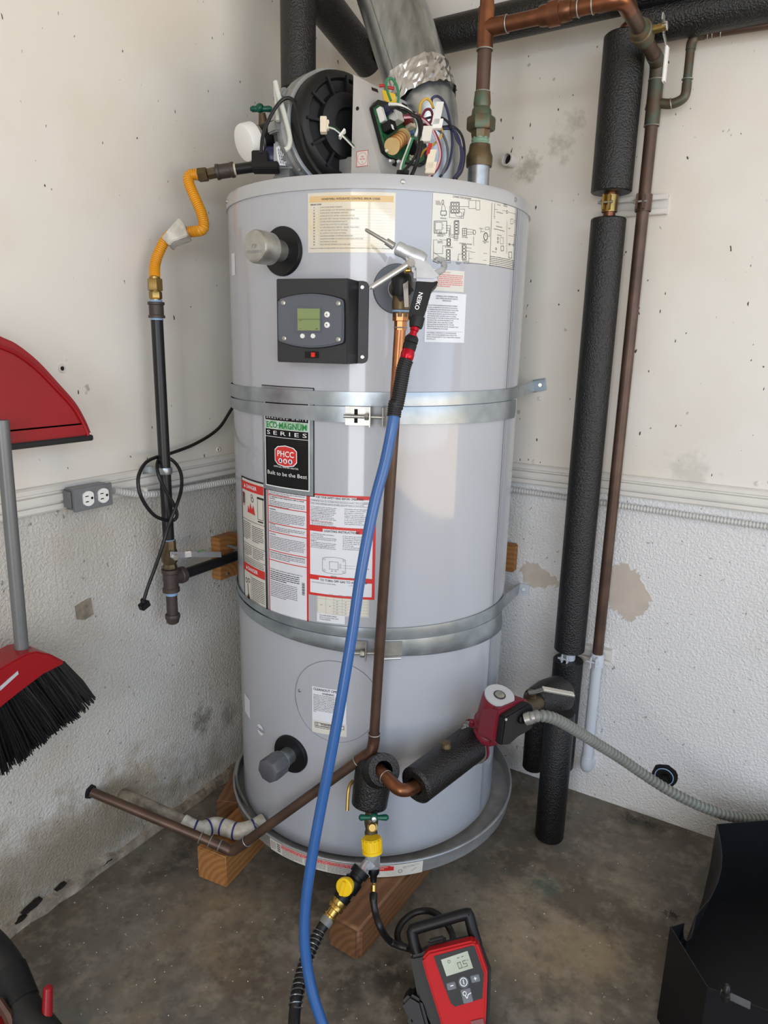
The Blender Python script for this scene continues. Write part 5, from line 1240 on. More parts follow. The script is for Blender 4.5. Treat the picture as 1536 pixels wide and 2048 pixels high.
part('lever_grip', MB().prism([hp[2]+UP*.002+FH*.009, hp[3]+UP*.002+FH*.009, hp[3]+UP*.002-FH*.009, hp[2]+UP*.002-FH*.009], UP*.003), 'cream_label', t, bevel=0.001)

# ================================================================== right wall pipes
IX, IY = .884, -.058
def ins(z): return V((IX, IY, z))
zI = lambda px, py: PY(px, py, IY).z
t = thing('insulated_riser', 'tall pipe in black foam insulation up the right wall', 'pipe', ins(zI(1150, 1541)))
part('copper_core', MB().cyl(ins(zI(1150, 1538)), ins(2.0), .0145), 'copper_new', t)
def sleeve(z0_, z1_, r, parent, nm='foam_sleeve', dx_=0.0, lab=None):
    c = ins(0)+V((dx_, 0, 0))
    return part(nm, MB().lathe(c+UP*z0_, UP, [(0, .0147), (0, r-.003), (.003, r), (z1_-z0_-.003, r), (z1_-z0_, r-.003), (z1_-z0_, .0147)], 32, cap0=False, cap1=False), 'foam', parent, lab)
sleeve(zI(1226, 386), zI(1240, 72), .0475, t, lab='upper length of black foam'); sleeve(zI(1140, 1300), zI(1215, 437), .0415, t, lab='long black foam sleeve'); sleeve(zI(1150, 1541), zI(1146, 1320), .0415, t, lab='lower length of black foam')
fo3 = [PY(1066, 1535, -.10), PY(1070, 1400, -.10)]
solo('foam_pipe', MB().lathe(fo3[0], UP, [(0, .01), (0, .028), (.004, .031), (fo3[1].z-fo3[0].z, .031), (fo3[1].z-fo3[0].z, .01)], 24), 'foam', 'short black foam pipe half hidden behind the pump valve', 'pipe')
CX_, CYy = .957, -.034
def cu(z): return V((CX_, CYy, z))
zc_ = lambda px, py: PY(px, py, CYy).z
# strut channels with clamps
def strut(label, px0, px1, pyt, pyb, zc, whole=True):
    x0, x1 = PY(px0, (pyt+pyb)/2, WY-.012).x, PY(px1, (pyt+pyb)/2, WY-.012).x
    t_ = thing('strut_channel', label, 'bracket', ((x0+x1)/2, WY-.01, zc-.02), 'strut channels on the right wall')
    b_ = MB().box((x0, WY-.004, zc-.0205), (x1, WY, zc+.0205))
    part('channel_back', b_, 'trim_paint', t_)
    for s_ in (-1, 1):
        part('channel_lip', MB().box((x0, WY-.020, zc+s_*.0205-.0015), (x1, WY, zc+s_*.0205+.0015)).box((x0, WY-.021, zc+s_*.0155-.005), (x1, WY-.018, zc+s_*.0155+.005)), 'trim_paint', t_, bevel=0.0008)
    return t_
def clamp(t_, c, r, m, zc):
    part('pipe_clamp', MB().lathe(V((c.x, c.y, zc-.019)), UP, [(0, r+.003), (0, r+.004), (.038, r+.004), (.038, r+.003), (.038, r)], 10, cap0=False, cap1=False), m, t_)
    part('clamp_ear', MB().box((c.x-.011, c.y-r-.020, zc-.017), (c.x-.007, c.y-r+.002, zc+.017)).box((c.x+.003, c.y-r-.020, zc-.017), (c.x+.007, c.y-r+.002, zc+.017)), m, t_, bevel=0.001)
    part('clamp_bolt', MB().cyl(V((c.x-.022, c.y-r-.011, zc)), V((c.x+.012, c.y-r-.011, zc)), .003, 10).hexa(V((c.x-.016, c.y-r-.011, zc)), V((c.x-.011, c.y-r-.011, zc)), .0065), 'zinc' if m != 'white_paint_pipe' else m, t_)
zU, zL = (zc_(1297, 405)+zI(1226, 408))/2, (zc_(1192, 1322)+zI(1148, 1312))/2
t = strut('upper white strut channel with brass and bronze pipe clamps', 1214, 1336, 390, 424, zU); clamp(t, ins(0), .0148, 'brass', zU); clamp(t, cu(0), .0148, 'copper_brown', zU)
t = strut('lower white painted strut channel and clamps behind the pipes', 1118, 1222, 1305, 1335, zL); clamp(t, ins(0), .0148, 'white_paint_pipe', zL); clamp(t, cu(0), .0148, 'white_paint_pipe', zL)

# ---- hot water outlet: from the tank top to the right wall and down
NX, NY = PD(957, 350, 1.5).x, PD(957, 350, 1.5).y
def zn(py):
    return PP(960, py, V((NX, NY, 0)), V((FH.x, FH.y, 0))).z
def nn(z): return V((NX, NY, z))
zr_ = zn(57)
t = thing('hot_water_pipe', 'weathered copper pipe from the tank top across to the right wall and down', 'pipe', nn(1.613))
part('steel_nipple', MB().lathe(nn(1.612), UP, [(0, .0235), (zn(332)-1.612, .0235)], 28), 'galv', t)
part('adapter', MB().lathe(nn(zn(334)), UP, [(0, .0275), (.010, .0285), (.020, .0285), (.030, .024), (.042, .022), (zn(290)-zn(334), .022)], 24), 'brass_old', t)
part('thread', MB().lathe(nn(zn(291)), UP, [(0, .0185), (.004, .0195), (.006, .0182), (.010, .0195), (.012, .018), (zn(276)-zn(291), .0185)], 20), 'patina', t)
part('union_body', MB().lathe(nn(zn(278)), UP, [(0, .019), (.006, .021), (.020, .022), (zn(232)-zn(278), .021)], 8), 'bronze_green', t)
part('union_nut', MB().hexa(nn(zn(262)), nn(zn(234)), .0305), 'bronze_green', t)
part('union_tail', MB().lathe(nn(zn(234)), UP, [(0, .0215), (.012, .0205), (.018, .017), (.026, .0185), (zn(186)-zn(234), .0165)], 20), 'bronze_green', t)
part('rising_pipe', MB().cyl(nn(zn(190)), nn(zr_), .0146), 'copper_brown', t)
joint(nn(zn(184)), UP, .0155, t); joint(nn(zn(100)), UP, .0170, t)
tj = part('tee', MB().cyl(nn(zn(99)), nn(zr_+.038), .0168, 24).cyl(nn(zr_), nn(zr_)+V((.045, 0, 0)), .0168), 'copper_new', t)
part('upper_pipe', MB().cyl(nn(zr_+.03), nn(2.6), .0146), 'copper_new', t)
EX, EY, EZ = CX_, NY, zr_-.0
part('crossing_pipe', MB().cyl(nn(zr_)+V((.03, 0, 0)), V((EX-.03, NY, EZ)), .0146), 'copper_new', t)
L0 = nn(zr_); run = EX-NX
for k in (.17, .62, .70, .80): joint(L0+V((run*k, 0, 0)), V((1, 0, 0)), .0158, t)
part('union_nut', MB().lathe(L0+V((run*.42, 0, 0)), (1, 0, 0), [(0, .0175), (.006, .019), (.018, .019), (.019, .0225), (.042, .0225), (.043, .019), (.060, .0185), (.064, .0165)], 24), 'copper_new', t)
part('elbow', MB().tube(catmull([V((EX-.045, NY, EZ)), V((EX-.02, NY, EZ)), V((EX-.004, NY+.006, EZ)), V((EX, NY+.022, EZ)), V((EX, NY+.05, EZ))], 6), .0166, 20), 'copper_new', t)
vy = NY+.155
part('wall_run', MB().cyl(V((EX, NY+.04, EZ)), V((EX, CYy-.02, EZ)), .0146), 'copper_brown', t)
bv = part('ball_valve', MB().lathe(V((EX, vy-.02, EZ)), (0, 1, 0), [(0, .0185), (.010, .0205), (.018, .0205), (.020, .0235), (.050, .0235), (.052, .0205), (.066, .0195), (.070, .0175)], 24), 'bronze_green', t)
part('valve_stem', MB().cyl(V((EX+.015, vy+.015, EZ+.002)), V((EX+.048, vy+.015, EZ+.004)), .008, 14), 'brass', bv)
part('stem_nut', MB().hexa(V((EX+.040, vy+.015, EZ+.004)), V((EX+.050, vy+.015, EZ+.005)), .0085), 'chrome', bv)
hx = EX+.040
hpts = [V((hx, vy-.002, EZ+.018)), V((hx, vy+.018, EZ+.018)), V((hx+.001, vy+.022, EZ-.006)), V((hx+.008, vy+.030, EZ-.028)), V((hx+.010, vy+.030, EZ-.095))]
b = MB()
for i in range(4):
    d_ = (hpts[i+1]-hpts[i]).normalized(); s_ = V((1, 0, 0)); w_ = d_.cross(s_).normalized()*.006; b.prism([hpts[i]+w_, hpts[i+1]+w_, hpts[i+1]-w_, hpts[i]-w_], s_*.003)
part('valve_handle', b, 'zinc', bv); part('handle_grip', MB().obox(hpts[3].lerp(hpts[4], .5)+V((.0015, 0, 0)), (.003, 0, 0), (0, .0085, 0), (0, 0, .034)), 'white_plastic', bv, bevel=0.002)
part('elbow', MB().tube(catmull([V((EX, CYy-.055, EZ)), V((EX, CYy-.022, EZ)), V((EX, CYy-.005, EZ-.005)), V((EX, CYy, EZ-.022)), V((EX, CYy, EZ-.055))], 6), .0166, 20), 'copper_green', t)
part('riser_upper', MB().cyl(cu(EZ-.04), cu(zc_(1303, 250)), .0146), 'copper_green', t)
ztb = zc_(1312, 204)
part('tee', MB().cyl(cu(ztb+.045), cu(ztb-.05), .0168), 'copper_green', t)
joint(cu(ztb-.05), UP, .0168, t); joint(cu(ztb+.046), UP, .0168, t)
part('riser', MB().cyl(cu(zc_(1303, 250)), cu(zL+.01), .0143), 'copper_brown', t)
part('painted_riser', MB().cyl(cu(zL+.01), cu(zc_(1182, 1530)), .0147), 'white_paint_pipe', t)
zb0 = zc_(1180, 1538)
part('painted_elbow', MB().tube(catmull([cu(zb0+.035), cu(zb0+.012), cu(zb0)+V((0, .010, 0)), cu(zb0)+V((0, .05, 0))], 6), .0172, 18), 'white_paint_pipe', t)
# small branch
r1 = .0095; B0 = cu(ztb); 
bp_ = [B0, PY(1340, 208, CYy), PY(1362, 200, CYy), PY(1371, 188, CYy), PY(1374, 165, CYy), PY(1381, 100, CYy), PY(1384, 84, CYy), PY(1393, 72, CYy), PY(1410, 68, CYy), PY(1480, 58, CYy), PY(1545, 48, CYy), PY(1700, 25, CYy)]
t = thing('branch_pipe', 'thin greenish copper branch pipe stepping up the right wall', 'pipe', bp_[0])
part('lower_offset', MB().tube(catmull(bp_[:5], 5), r1*1.12, 16), 'copper_green', t); part('upright', MB().cyl(bp_[4], bp_[5], r1), 'copper_green', t)
part('upper_elbow', MB().tube(catmull(bp_[5:9], 5), r1*1.15, 16), 'copper_green', t); part('long_run', MB().cyl(bp_[8], bp_[11], r1), 'copper_brown', t)
for a, c in ((bp_[1], bp_[2]), (bp_[4], bp_[5]), (bp_[8], bp_[9])): joint(a.lerp(c, .1), c-a, r1*1.2, t)
for k in (.12, .25): joint(bp_[8].lerp(bp_[10], k), bp_[10]-bp_[8], r1*1.15, t)

# ---- overhead foam pipes
def foam_run(name, label, pts, r):
    t_ = thing(name, label, 'pipe', pts[0])
    for i, (a, c) in enumerate(zip(pts[:-1], pts[1:])):
        a, c = V(a), V(c); d_ = c-a
        part('foam_sleeve', MB().lathe(a, d_, [(0, .014), (0, r-.003), (.003, r), (d_.length-.003, r), (d_.length, r-.003), (d_.length, .014)], 28), 'foam', t_)
    return t_
VX = .2; vp = PX(597, 183, VX)
t = foam_run('corner_pipe', 'vertical black foam pipe in the corner behind the blower', [(VX, vp.y, vp.z), (VX, vp.y, 2.55)], .042)
part('copper_stub', MB().cyl((VX, vp.y, 1.613), (VX, vp.y, vp.z+.02), .0145), 'copper_new', t)
sv = PX(520, 238, VX-.0)
svb = V((VX, vp.y, sv.z-.02))
kb = PD(527, 236, 1.72)
part('drain_valve', MB().tube([V((VX, vp.y, kb.z-.03)), PD(535, 262, 1.74), PD(527, 250, 1.72), PD(524, 226, 1.71)], [.013, .014, .013, .008], 14), 'brass_old', t)
kc = PD(520, 218, 1.71)
part('valve_knob', MB().tube([kc-RC*.024, kc-RC*.018, kc-RC*.004, kc+RC*.010, kc+RC*.024, kc+RC*.030], [.004, .0075, .0065, .0065, .0075, .004], 12).ball(kc+UC*.002, .011), 'green_knob', t)
a_ = PX(630, 22, VX); b_ = V((VX, -.095, PY(735, 118, -.095).z))
foam_run('overhead_pipe', 'black foam pipe running back to the corner overhead beside the flue', [(VX+.006, vp.y+.02, 2.125), b_+V((0, .02, 0))], .044)
zz_ = PY(900, 66, -.1).z
foam_run('overhead_pipe', 'black foam pipe passing behind flue and copper tee along the right wall', [(VX+.045, -.092, zz_), (1.35, -.092, zz_+.004)], .040)
foam_run('overhead_pipe', 'black foam pipe at upper right above the thin copper branch', [(IX+.03, IY, 2.012), (1.9, IY, 2.012)], .043)
part('copper_elbow', MB().tube(catmull([ins(1.99), ins(2.005), ins(2.011)+V((.012, 0, 0)), ins(2.012)+V((.05, 0, 0))], 6), .0165, 16), 'copper_new', bpy.data.objects['insulated_riser'])

# ---- flue
f0, f1 = PD(845, 196, 1.60), PD(783, 0, 1.60)
fd_ = (f1-f0).normalized()
t = thing('flue_pipe', 'shiny galvanized flue pipe leaning up from the tank top', 'flue', V((f0.x, f0.y, 1.613)))
zt2 = (2.6-f0.z)/fd_.z
part('flue_tube', MB().lathe(f0, fd_, [(0, .0755), (zt2, .0755)], 48), 'galv_flue', t)
x_, y_ = perp(fd_)
sm = (-RC*.75-FC*.6); sm = (sm-fd_*sm.dot(fd_)).normalized()
part('tube_seam', MB().obox(f0+sm*.0758+fd_*(zt2*.5), fd_*zt2*.5, fd_.cross(sm)*.003, sm*.001), 'galv_flue', t)
rn = random.Random(8); b = MB(); seg = 56; vs = []; fs = []
rows_ = 9
for i in range(rows_):
    for k in range(seg):
        a = 2*PI*k/seg; rr = .0778+rn.uniform(-.0016, .0022); vs.append(f0+fd_*(-.012+.062*i/(rows_-1)+(rn.uniform(-.003, .003) if i in (0, rows_-1) else 0))+(x_*math.cos(a)+y_*math.sin(a))*rr)
for i in range(rows_-1):
    for k in range(seg): fs.append([i*seg+k, i*seg+(k+1) % seg, (i+1)*seg+(k+1) % seg, (i+1)*seg+k])
part('foil_tape', MB().add(vs, fs), 'foil', t, 'crinkled aluminium foil tape', smooth=0)
fb_ = V((f0.x+.018, f0.y+.02, 1.613)); ce = f0-fd_*.004
part('flue_elbow', MB().tube(catmull([ce, ce-fd_*.03+RC*.006, (ce+fb_)*.5+RC*.012, fb_+UP*.05, fb_], 5), .064, 32), 'galv', t)
# ---- cleanout plug in the right wall
pc = PY(1329, 1551, WY); t = thing('cleanout_plug', 'black threaded plug with blue ring set in the right wall near the floor', 'plug', pc-UP*.03)
rn = random.Random(5)
part('rough_opening', MB().prism([pc+V((.033*math.cos(a)*rn.uniform(.95, 1.12), 0, .033*math.sin(a)*rn.uniform(.95, 1.15)+.001)) for a in [2*PI*k/18 for k in range(18)]], (0, -.0012, 0)), 'dark_hole', t)
part('plug_body', MB().lathe(pc+V((0, .006, 0)), (0, -1, 0), [(0, .0265), (.012, .0265), (.013, .023), (.009, .021)], 28), 'abs_black', t)
part('blue_ring', MB().ring(pc+V((0, -.007, 0)), (0, -1, 0), .0240, .0016, 28, 6), 'tape_blue', t)
part('square_head', MB().obox(pc+V((.002, -.008, -.004)), (.010, 0, .004), (-.004, 0, .010), (0, .008, 0)), 'abs_black', t, bevel=0.002)
# wood backing behind the tank on the right
q0, q1 = PY(1010, 1088, WY-.03), PY(1026, 1146, WY-.03)
solo('wooden_block', MB().box((q0.x-.03, WY-.030, q1.z), (q1.x, WY, q0.z)), 'wood_x', 'brown wood block peeping out behind the right side of the tank', 'wood block', bevel=0.004)

# ================================================================== blower, gas valve and open control panel on the tank top
bd = (RH*.6-FH*.8).normalized()
C0 = PD(*cA(742, 455), 1.45)
bl = part('blower_housing', MB().lathe(C0, bd, [(-.132, .05), (-.130, .085), (-.122, .104), (-.090, .112), (-.082, .118), (-.062, .118), (-.056, .113), (-.050, .113), (-.046, .117), (-.038, .117), (-.036, .106)], 56), 'cast_grey', H, 'cast grey blower housing')
mc = part('motor_cover', MB().lathe(C0, bd, [(-.040, .104), (-.038, .110), (-.020, .110), (-.008, .106), (0, .098), (.003, .090), (-.004, .086), (-.004, .066), (.010, .062), (.014, .050), (.014, .034), (.006, .030), (.006, .001)], 56), 'black_plastic', H, 'black ribbed motor cover of the blower')
bx_ = (UP-bd*UP.dot(bd)).normalized(); by_ = bd.cross(bx_)
for k in range(12):
    a = 2*PI*k/12; e_ = bx_*math.cos(a)+by_*math.sin(a); tg = bd.cross(e_)
    part('cover_rib', MB().obox(C0+e_*.078+bd*.001, e_*.018, tg*.0028, bd*.006), 'black_plastic', mc, bevel=0.001)
for k in range(5):
    a = rad(60+k*32); e_ = bx_*math.cos(a)+by_*math.sin(a); tg = bd.cross(e_)
    part('housing_lug', MB().obox(C0+e_*.117-bd*.088, e_*.010, tg*.011, bd*.018), 'cast_grey', bl, bevel=0.003)
tl = PD(*cA(520, 195), 1.53)
part('clamp_lug', MB().obox(tl, RC*.016, UC*.012, FC*.012), 'cast_grey', bl, bevel=0.004)
part('blower_foot', MB().box((C0.x-.05, C0.y-.01, 1.612), (C0.x+.05, C0.y+.10, C0.z-.06)), 'cast_grey', bl, bevel=0.004)
cn = PD(*cA(612, 445), 1.372)
part('cable_plug', MB().obox(cn, RC*.0065, UC*.0155, FC*.006).obox(cn+RC*.008, RC*.003, UC*.009, FC*.005), 'beige_plug', mc, bevel=0.001)
for k, m_ in enumerate(('w_black', 'w_black', 'w_green', 'w_white')):
    pth = catmull([PD(*cA(635, 438+k*6), 1.37), PD(*cA(680, 455+k*5), 1.362), PD(*cA(725, 495+k*5), 1.36), PD(*cA(790, 565+k*4), 1.40)], 6)
    o = mk('plug_wire', MB().tube(pth, .0016, 8), m_, rootloc(H)); o.parent = mc
ty = PD(*cA(722, 497), 1.358); o = mk('cable_tie', MB().obox(ty, (RC*.8-UC*.6)*.002, (RC*.6+UC*.8)*.009, FC*.006), 'w_white', rootloc(H)); o.parent = mc
# air intake at the left
i0, i1 = PD(*cA(390, 480), 1.53), PD(*cA(205, 535), 1.50); idr = (i1-i0).normalized(); Li = (i1-i0).length
it = part('intake_coupling', MB().lathe(i0, idr, [(0, .028), (Li*.2, .028), (Li*.22, .0275), (Li*.8, .0265), (Li, .026)], 28), 'black_plastic', H, 'black rubber intake coupling')
for k in (.08, .92): part('hose_clamp', MB().lathe(i0+idr*(Li*k), idr, [(-.005, .0285), (-.005, .0292), (.005, .0292), (.005, .0285)], 28), 'zinc', it)
part('intake_cap', MB().lathe(i0+idr*Li, (idr-FH*.15), [(0, .034), (.003, .0375), (.024, .0375), (.028, .036), (.0295, .032)], 36), 'white_plastic', H, 'round white intake cap')
part('intake_support', MB().cyl(V((i0.x, i0.y, 1.612)), i0, .012), 'cast_grey', it)
# gas valve
gv = part('gas_valve', MB().obox(PD(*cA(400, 650), 1.50), RC*.026, UC*.026, FC*.03), 'cast_alu', H, 'cast gas valve with dark blue coil', bevel=0.004)
part('valve_coil', MB().lathe(PD(*cA(275, 640), 1.50), RC, [(0, .020), (.004, .024), (.030, .024), (.034, .020)], 24), 'blue_valve', gv)
part('valve_connector', MB().obox(PD(*cA(240, 660), 1.475), RC*.017, UC*.018, FC*.014).obox(PD(*cA(270, 695), 1.47), RC*.028, UC*.008, FC*.014), 'black_plastic', gv, bevel=0.002)
part('bracket_plate', MB().obox(PD(*cA(260, 600), 1.53), RC*.024, UC*.018, FC*.002), 'galv', gv, bevel=0.001)
pl_ = [PD(*cA(*q_), 1.462) for q_ in ((330, 575), (362, 560), (378, 600), (392, 660), (388, 682), (352, 680), (338, 640))]
vl = part('valve_label', MB().prism(pl_, FC*.002), 'white_label', gv)
b = MB()
for k in range(4):
    for j in range(5): b.obox(PD(*cA(345+k*10+j*3, 590+j*18+k*3), 1.4615), RC*.0006, UC*.0026, FC*.0003)
part('label_print', b, 'ink', gv)['kind'] = 'stuff'
part('mount_plate', MB().obox(PD(*cA(430, 715), 1.50), RC*.036, UC*.007, FC*.028), 'cast_grey', gv, bevel=0.002)
part('valve_stand', MB().box((PD(*cA(400, 700), 1.5).x-.02, PD(*cA(400, 700), 1.5).y-.02, 1.612), (PD(*cA(400, 700), 1.5).x+.02, PD(*cA(400, 700), 1.5).y+.02, PD(*cA(400, 700), 1.5).z)), 'cast_grey', gv)
for q_ in ((470, 710), (500, 715)): part('valve_screw', MB().lathe(PD(*cA(*q_), 1.468), -FC, [(0, .004), (.003, .003)], 10), 'zinc', gv)
part('pressure_hose', MB().tube(catmull([PD(*cA(*q_), 1.41) for q_ in ((327, 188), (345, 265), (378, 370), (404, 470), (414, 535), (405, 575), (385, 590))], 6), .0052, 12), 'hose_clear', H, 'pale clear pressure hose')
part('pressure_hose', MB().tube(catmull([PD(*cA(*q_), 1.425) for q_ in ((327, 188), (330, 260), (338, 340), (342, 420))], 5), .0045, 12), 'hose_clear', H)
part('valve_cable', MB().tube(catmull([PD(*cA(*q_), 1.40) for q_ in ((243, 610), (255, 500), (305, 380), (365, 298), (420, 288), (450, 345), (475, 470), (505, 590), (560, 690), (600, 740))], 6), .0036, 10), 'rubber', H)
# sheet metal panel
A = PD(707, 149, 1.385); B3 = PY(702, 358, A.y); C3 = PY(765, 358, A.y); E3 = PX(843, 219, A.x); D3 = E3+(C3-A)
A2 = A+(C3-A)*.02
pn = part('control_panel', MB().prism([A, B3, C3], (0, .0016, 0)), 'grey_panel', H, 'grey sheet metal bracket holding the circuit board')
ipn = ((C3-A).cross(E3-A)).normalized()
if ipn.x < 0: ipn = -ipn
part('panel_slope', MB().prism([A, C3, D3, E3], -ipn*.0016), 'grey_panel', pn)
part('panel_back', MB().prism([E3, V((A.x, E3.y, B3.z)), D3], (0, -.0016, 0)), 'grey_panel', pn)
hl = PY(715, 217, A.y-.0006); part('panel_hole', MB().lathe(hl, (0, -1, 0), [(0, .0036), (.0004, .0036)], 16), 'dark_hole', pn)
stk = [PY(*cA(*q_), A.y-.0006) for q_ in ((808, 600), (876, 592), (880, 685), (806, 692))]
part('test_sticker', MB().prism(stk, (0, -.0004, 0)), 'cream_label', pn)
S = flatmap(PY(*cA(808, 600), A.y-.001), (1, 0, 0), UP, (0, -1, 0)); ws = (stk[1]-stk[0]).length; hs = (stk[3]-stk[0]).length
pr = Print(S, .0005); pr.frame(0, 0, ws, hs, .0009); pr.circ((ws*.5, hs*.5), ws*.4, .0005); pr.text('FIRE', ws*.5, hs*.42, .0028, 'c'); pr.text('TESTED', ws*.5, hs*.58, .0028, 'c'); pr.text('8', ws*.5, hs*.76, .0028, 'c')
part('sticker_print', pr, 'red_print', pn)['kind'] = 'stuff'
def ip(x, y, h=0.0): return PP(*cA(x, y), A+ipn*h, ipn)
part('yellow_label', MB().prism([ip(*q_, .0004) for q_ in ((957, 235), (1035, 262), (1042, 312), (1000, 318), (968, 295))], ipn*.0006), 'yellow', pn)
for q_ in (((895, 220), (930, 232), (935, 252), (898, 238)), ((1075, 310), (1105, 325), (1105, 345), (1078, 332)), ((1020, 655), (1045, 660), (1040, 690), (1018, 682))):
    part('panel_slot', MB().prism([ip(*w_, .0003) for w_ in q_], ipn*.0004), 'dark_hole', pn)
tray = [(880, 345), (905, 312), (1000, 335), (1180, 400), (1215, 660), (1180, 695), (1100, 680), (985, 640), (950, 610)]
tr = part('board_tray', MB().prism([ip(*q_) for q_ in tray], ipn*.014), 'black_plastic', H, 'black plastic tray of the circuit board', bevel=0.0015)
part('circuit_board', MB().prism([ip(*q_, .011) for q_ in ((905, 345), (925, 330), (1170, 415), (1200, 650), (1160, 680), (1000, 632), (975, 600))], ipn*.004), 'pcb', tr)
def comp(nm, x, y, hx, hy, hz, m, off=.015, skew=0.0, bev=.001):
    c = ip(x, y, off+hz); uu = (E3-A).normalized(); vv = ipn.cross(uu)
    return part(nm, MB().obox(c, uu*hx, vv*hy, ipn*hz), m, tr, bevel=bev)
comp('white_connector', 1040, 400, .014, .010, .010, 'white_plastic'); comp('white_connector', 955, 385, .006, .014, .006, 'w_white'); comp('relay', 990, 355, .006, .008, .010, 'blue_valve'); comp('relay', 1000, 455, .010, .0085, .012, 'black_gloss'); comp('relay_label', 1020, 455, .004, .005, .0004, 'white_label', .040)
comp('red_connector', 1108, 415, .009, .009, .009, 'dark_red_plug'); comp('beige_connector', 1125, 450, .010, .005, .008, 'beige_plug'); comp('small_relay', 1140, 575, .006, .012, .010, 'black_plastic'); comp('capacitor_block', 1165, 610, .005, .010, .008, 'black_gloss')
k0, k1 = ip(1015, 570, .028), ip(1085, 510, .030)
part('coil_bobbin', MB().lathe(k0, k1-k0, [(0, .016), (.004, .016), (.004, .0135), ((k1-k0).length-.004, .0135), ((k1-k0).length-.004, .016), ((k1-k0).length, .016), ((k1-k0).length, .010), ((k1-k0).length+.010, .010)], 18), 'coil', tr)
for k in range(4): part('coil_turn', MB().ring(k0.lerp(k1, .2+.18*k), k1-k0, .0138, .0014, 18, 6), 'coil_wire', tr)
part('capacitor', MB().lathe(ip(1105, 500, .02), ipn+RC*.5, [(0, .005), (.016, .005)], 12), 'w_blue', tr)
part('capacitor', MB().lathe(ip(1148, 570, .018), ipn, [(0, .006), (.016, .006)], 12), 'w_white', tr)
rn = random.Random(21)
for k in range(26):
    comp('chip', rn.uniform(985, 1160), rn.uniform(590, 660) if k % 2 else rn.uniform(350, 380)+30, rn.uniform(.0015, .004), rn.uniform(.0015, .003), rn.uniform(.001, .003), rn.choice(('black_gloss', 'pcb', 'beige_plug', 'white_label', 'zinc')), bev=0)
# wires
def wire(m, r, d_, *pts):
    P_ = []
    for x, y in pts:                              # loose loops stand clear of the panel, in front of the flue
        q_ = ip(x, y, d_); dp = (q_-CAM).dot(FC)
        P_.append(PD(*cA(x, y), min(dp, 1.43-d_*.6)))
    part('wire', MB().tube(catmull(P_, 7), r, 8), m, pn)
wire('w_green', .0026, .03, (1010, 300), (985, 230), (985, 180), (1015, 170), (1045, 215), (1055, 280), (1045, 330))
wire('w_white', .0030, .045, (1000, 320), (1060, 325), (1120, 360), (1160, 410), (1170, 460), (1155, 510))
wire('w_black', .0030, .048, (1000, 345), (1060, 340), (1120, 365), (1165, 410), (1180, 500), (1165, 600), (1120, 680), (1075, 720))
wire('w_black', .0040, .052, (1130, 380), (1180, 410), (1195, 500), (1180, 600), (1150, 700), (1130, 745))
wire('w_green', .0022, .045, (1140, 520), (1115, 590), (1085, 670), (1080, 720), (1100, 730))
wire('w_white', .0020, .042, (1130, 520), (1100, 600), (1070, 680), (1065, 730))
wire('w_maroon', .0026, .04, (1080, 390), (1160, 385), (1230, 430), (1285, 520), (1305, 610), (1290, 690), (1250, 745))
wire('w_pink', .0022, .044, (1085, 400), (1170, 400), (1235, 445), (1280, 530), (1300, 620), (1275, 700), (1230, 750))
wire('w_maroon', .0026, .03, (1190, 400), (1215, 355), (1245, 355), (1255, 400), (1230, 440), (1200, 440))
wire('w_yellow', .0026, .02, (1180, 380), (1185, 320), (1215, 288), (1245, 305), (1260, 345))
wire('w_yellow', .0022, .03, (1305, 440), (1310, 500), (1260, 560), (1210, 590), (1180, 635))
wire('w_navy', .0026, .015, (1250, 320), (1255, 285), (1290, 275), (1330, 320), (1360, 430), (1372, 560), (1350, 680), (1300, 750))
wire('w_navy', .0026, .02, (1310, 465), (1370, 470), (1410, 520), (1425, 620), (1410, 710), (1380, 760))
wire('w_black', .0026, .018, (1310, 455), (1380, 455), (1430, 510), (1445, 610), (1430, 710), (1395, 760))
wire('w_navy', .0024, .022, (1320, 462), (1375, 465), (1400, 530), (1435, 600), (1425, 700), (1385, 755))
wire('w_black', .0024, .03, (1200, 410), (1260, 395), (1310, 400), (1350, 430), (1365, 470))
wire('w_red', .0030, .02, (940, 212), (965, 210), (985, 220), (1030, 228))
wire('w_grey', .0026, .03, (1220, 470), (1260, 460), (1310, 490), (1340, 560), (1345, 650), (1310, 740))
for (x, y, hx, hy, m_) in ((1285, 380, .008, .024, 'w_white'), (1285, 440, .010, .010, 'white_plastic'), (1245, 650, .008, .020, 'beige_plug'), (1245, 700, .010, .012, 'beige_plug'), (1235, 590, .004, .012, 'w_red'), (1220, 500, .010, .016, 'cream_label'), (1080, 725, .012, .004, 'black_plastic')):
    c = PD(*cA(x, y), min((ip(x, y, .045)-CAM).dot(FC), 1.40)); part('wire_connector', MB().obox(c, RC*hx, (UC*.97+RC*.2)*hy, FC*.005), m_, pn, bevel=0.001)

# ================================================================== air blow gun on the relief valve
gd = 1.245
t = thing('air_blow_gun', 'silver and black air blow gun hanging from the relief valve', 'blow gun', PD(824, 688, gd))
k5 = lambda x, y: (700+.2409*x, 360+.2409*y)
def G(x, y, d_=0.0): return PD(*k5(x, y), gd+d_)
part('nozzle', MB().tube([G(128, 410), G(140, 418), G(300, 512), G(302, 510), G(365, 552)], [.0022, .0032, .0034, .0062, .0068], 14), 'zinc', t)
bdir = (G(640, 690)-G(395, 565)).normalized(); Lb = (G(640, 690)-G(395, 565)).length
body = part('gun_body', MB().lathe(G(385, 560), bdir, [(0, .010), (.003, .0125), (.012, .0125), (.014, .0118), (Lb*.5, .0145), (Lb*.8, .0150), (Lb*.95, .013)], 24), 'cast_alu', t)
hd_ = [G(*q_, -.014) for q_ in ((455, 610), (520, 615), (600, 640), (660, 690), (740, 785), (745, 808), (728, 828), (690, 840), (530, 830), (528, 740), (480, 690))]
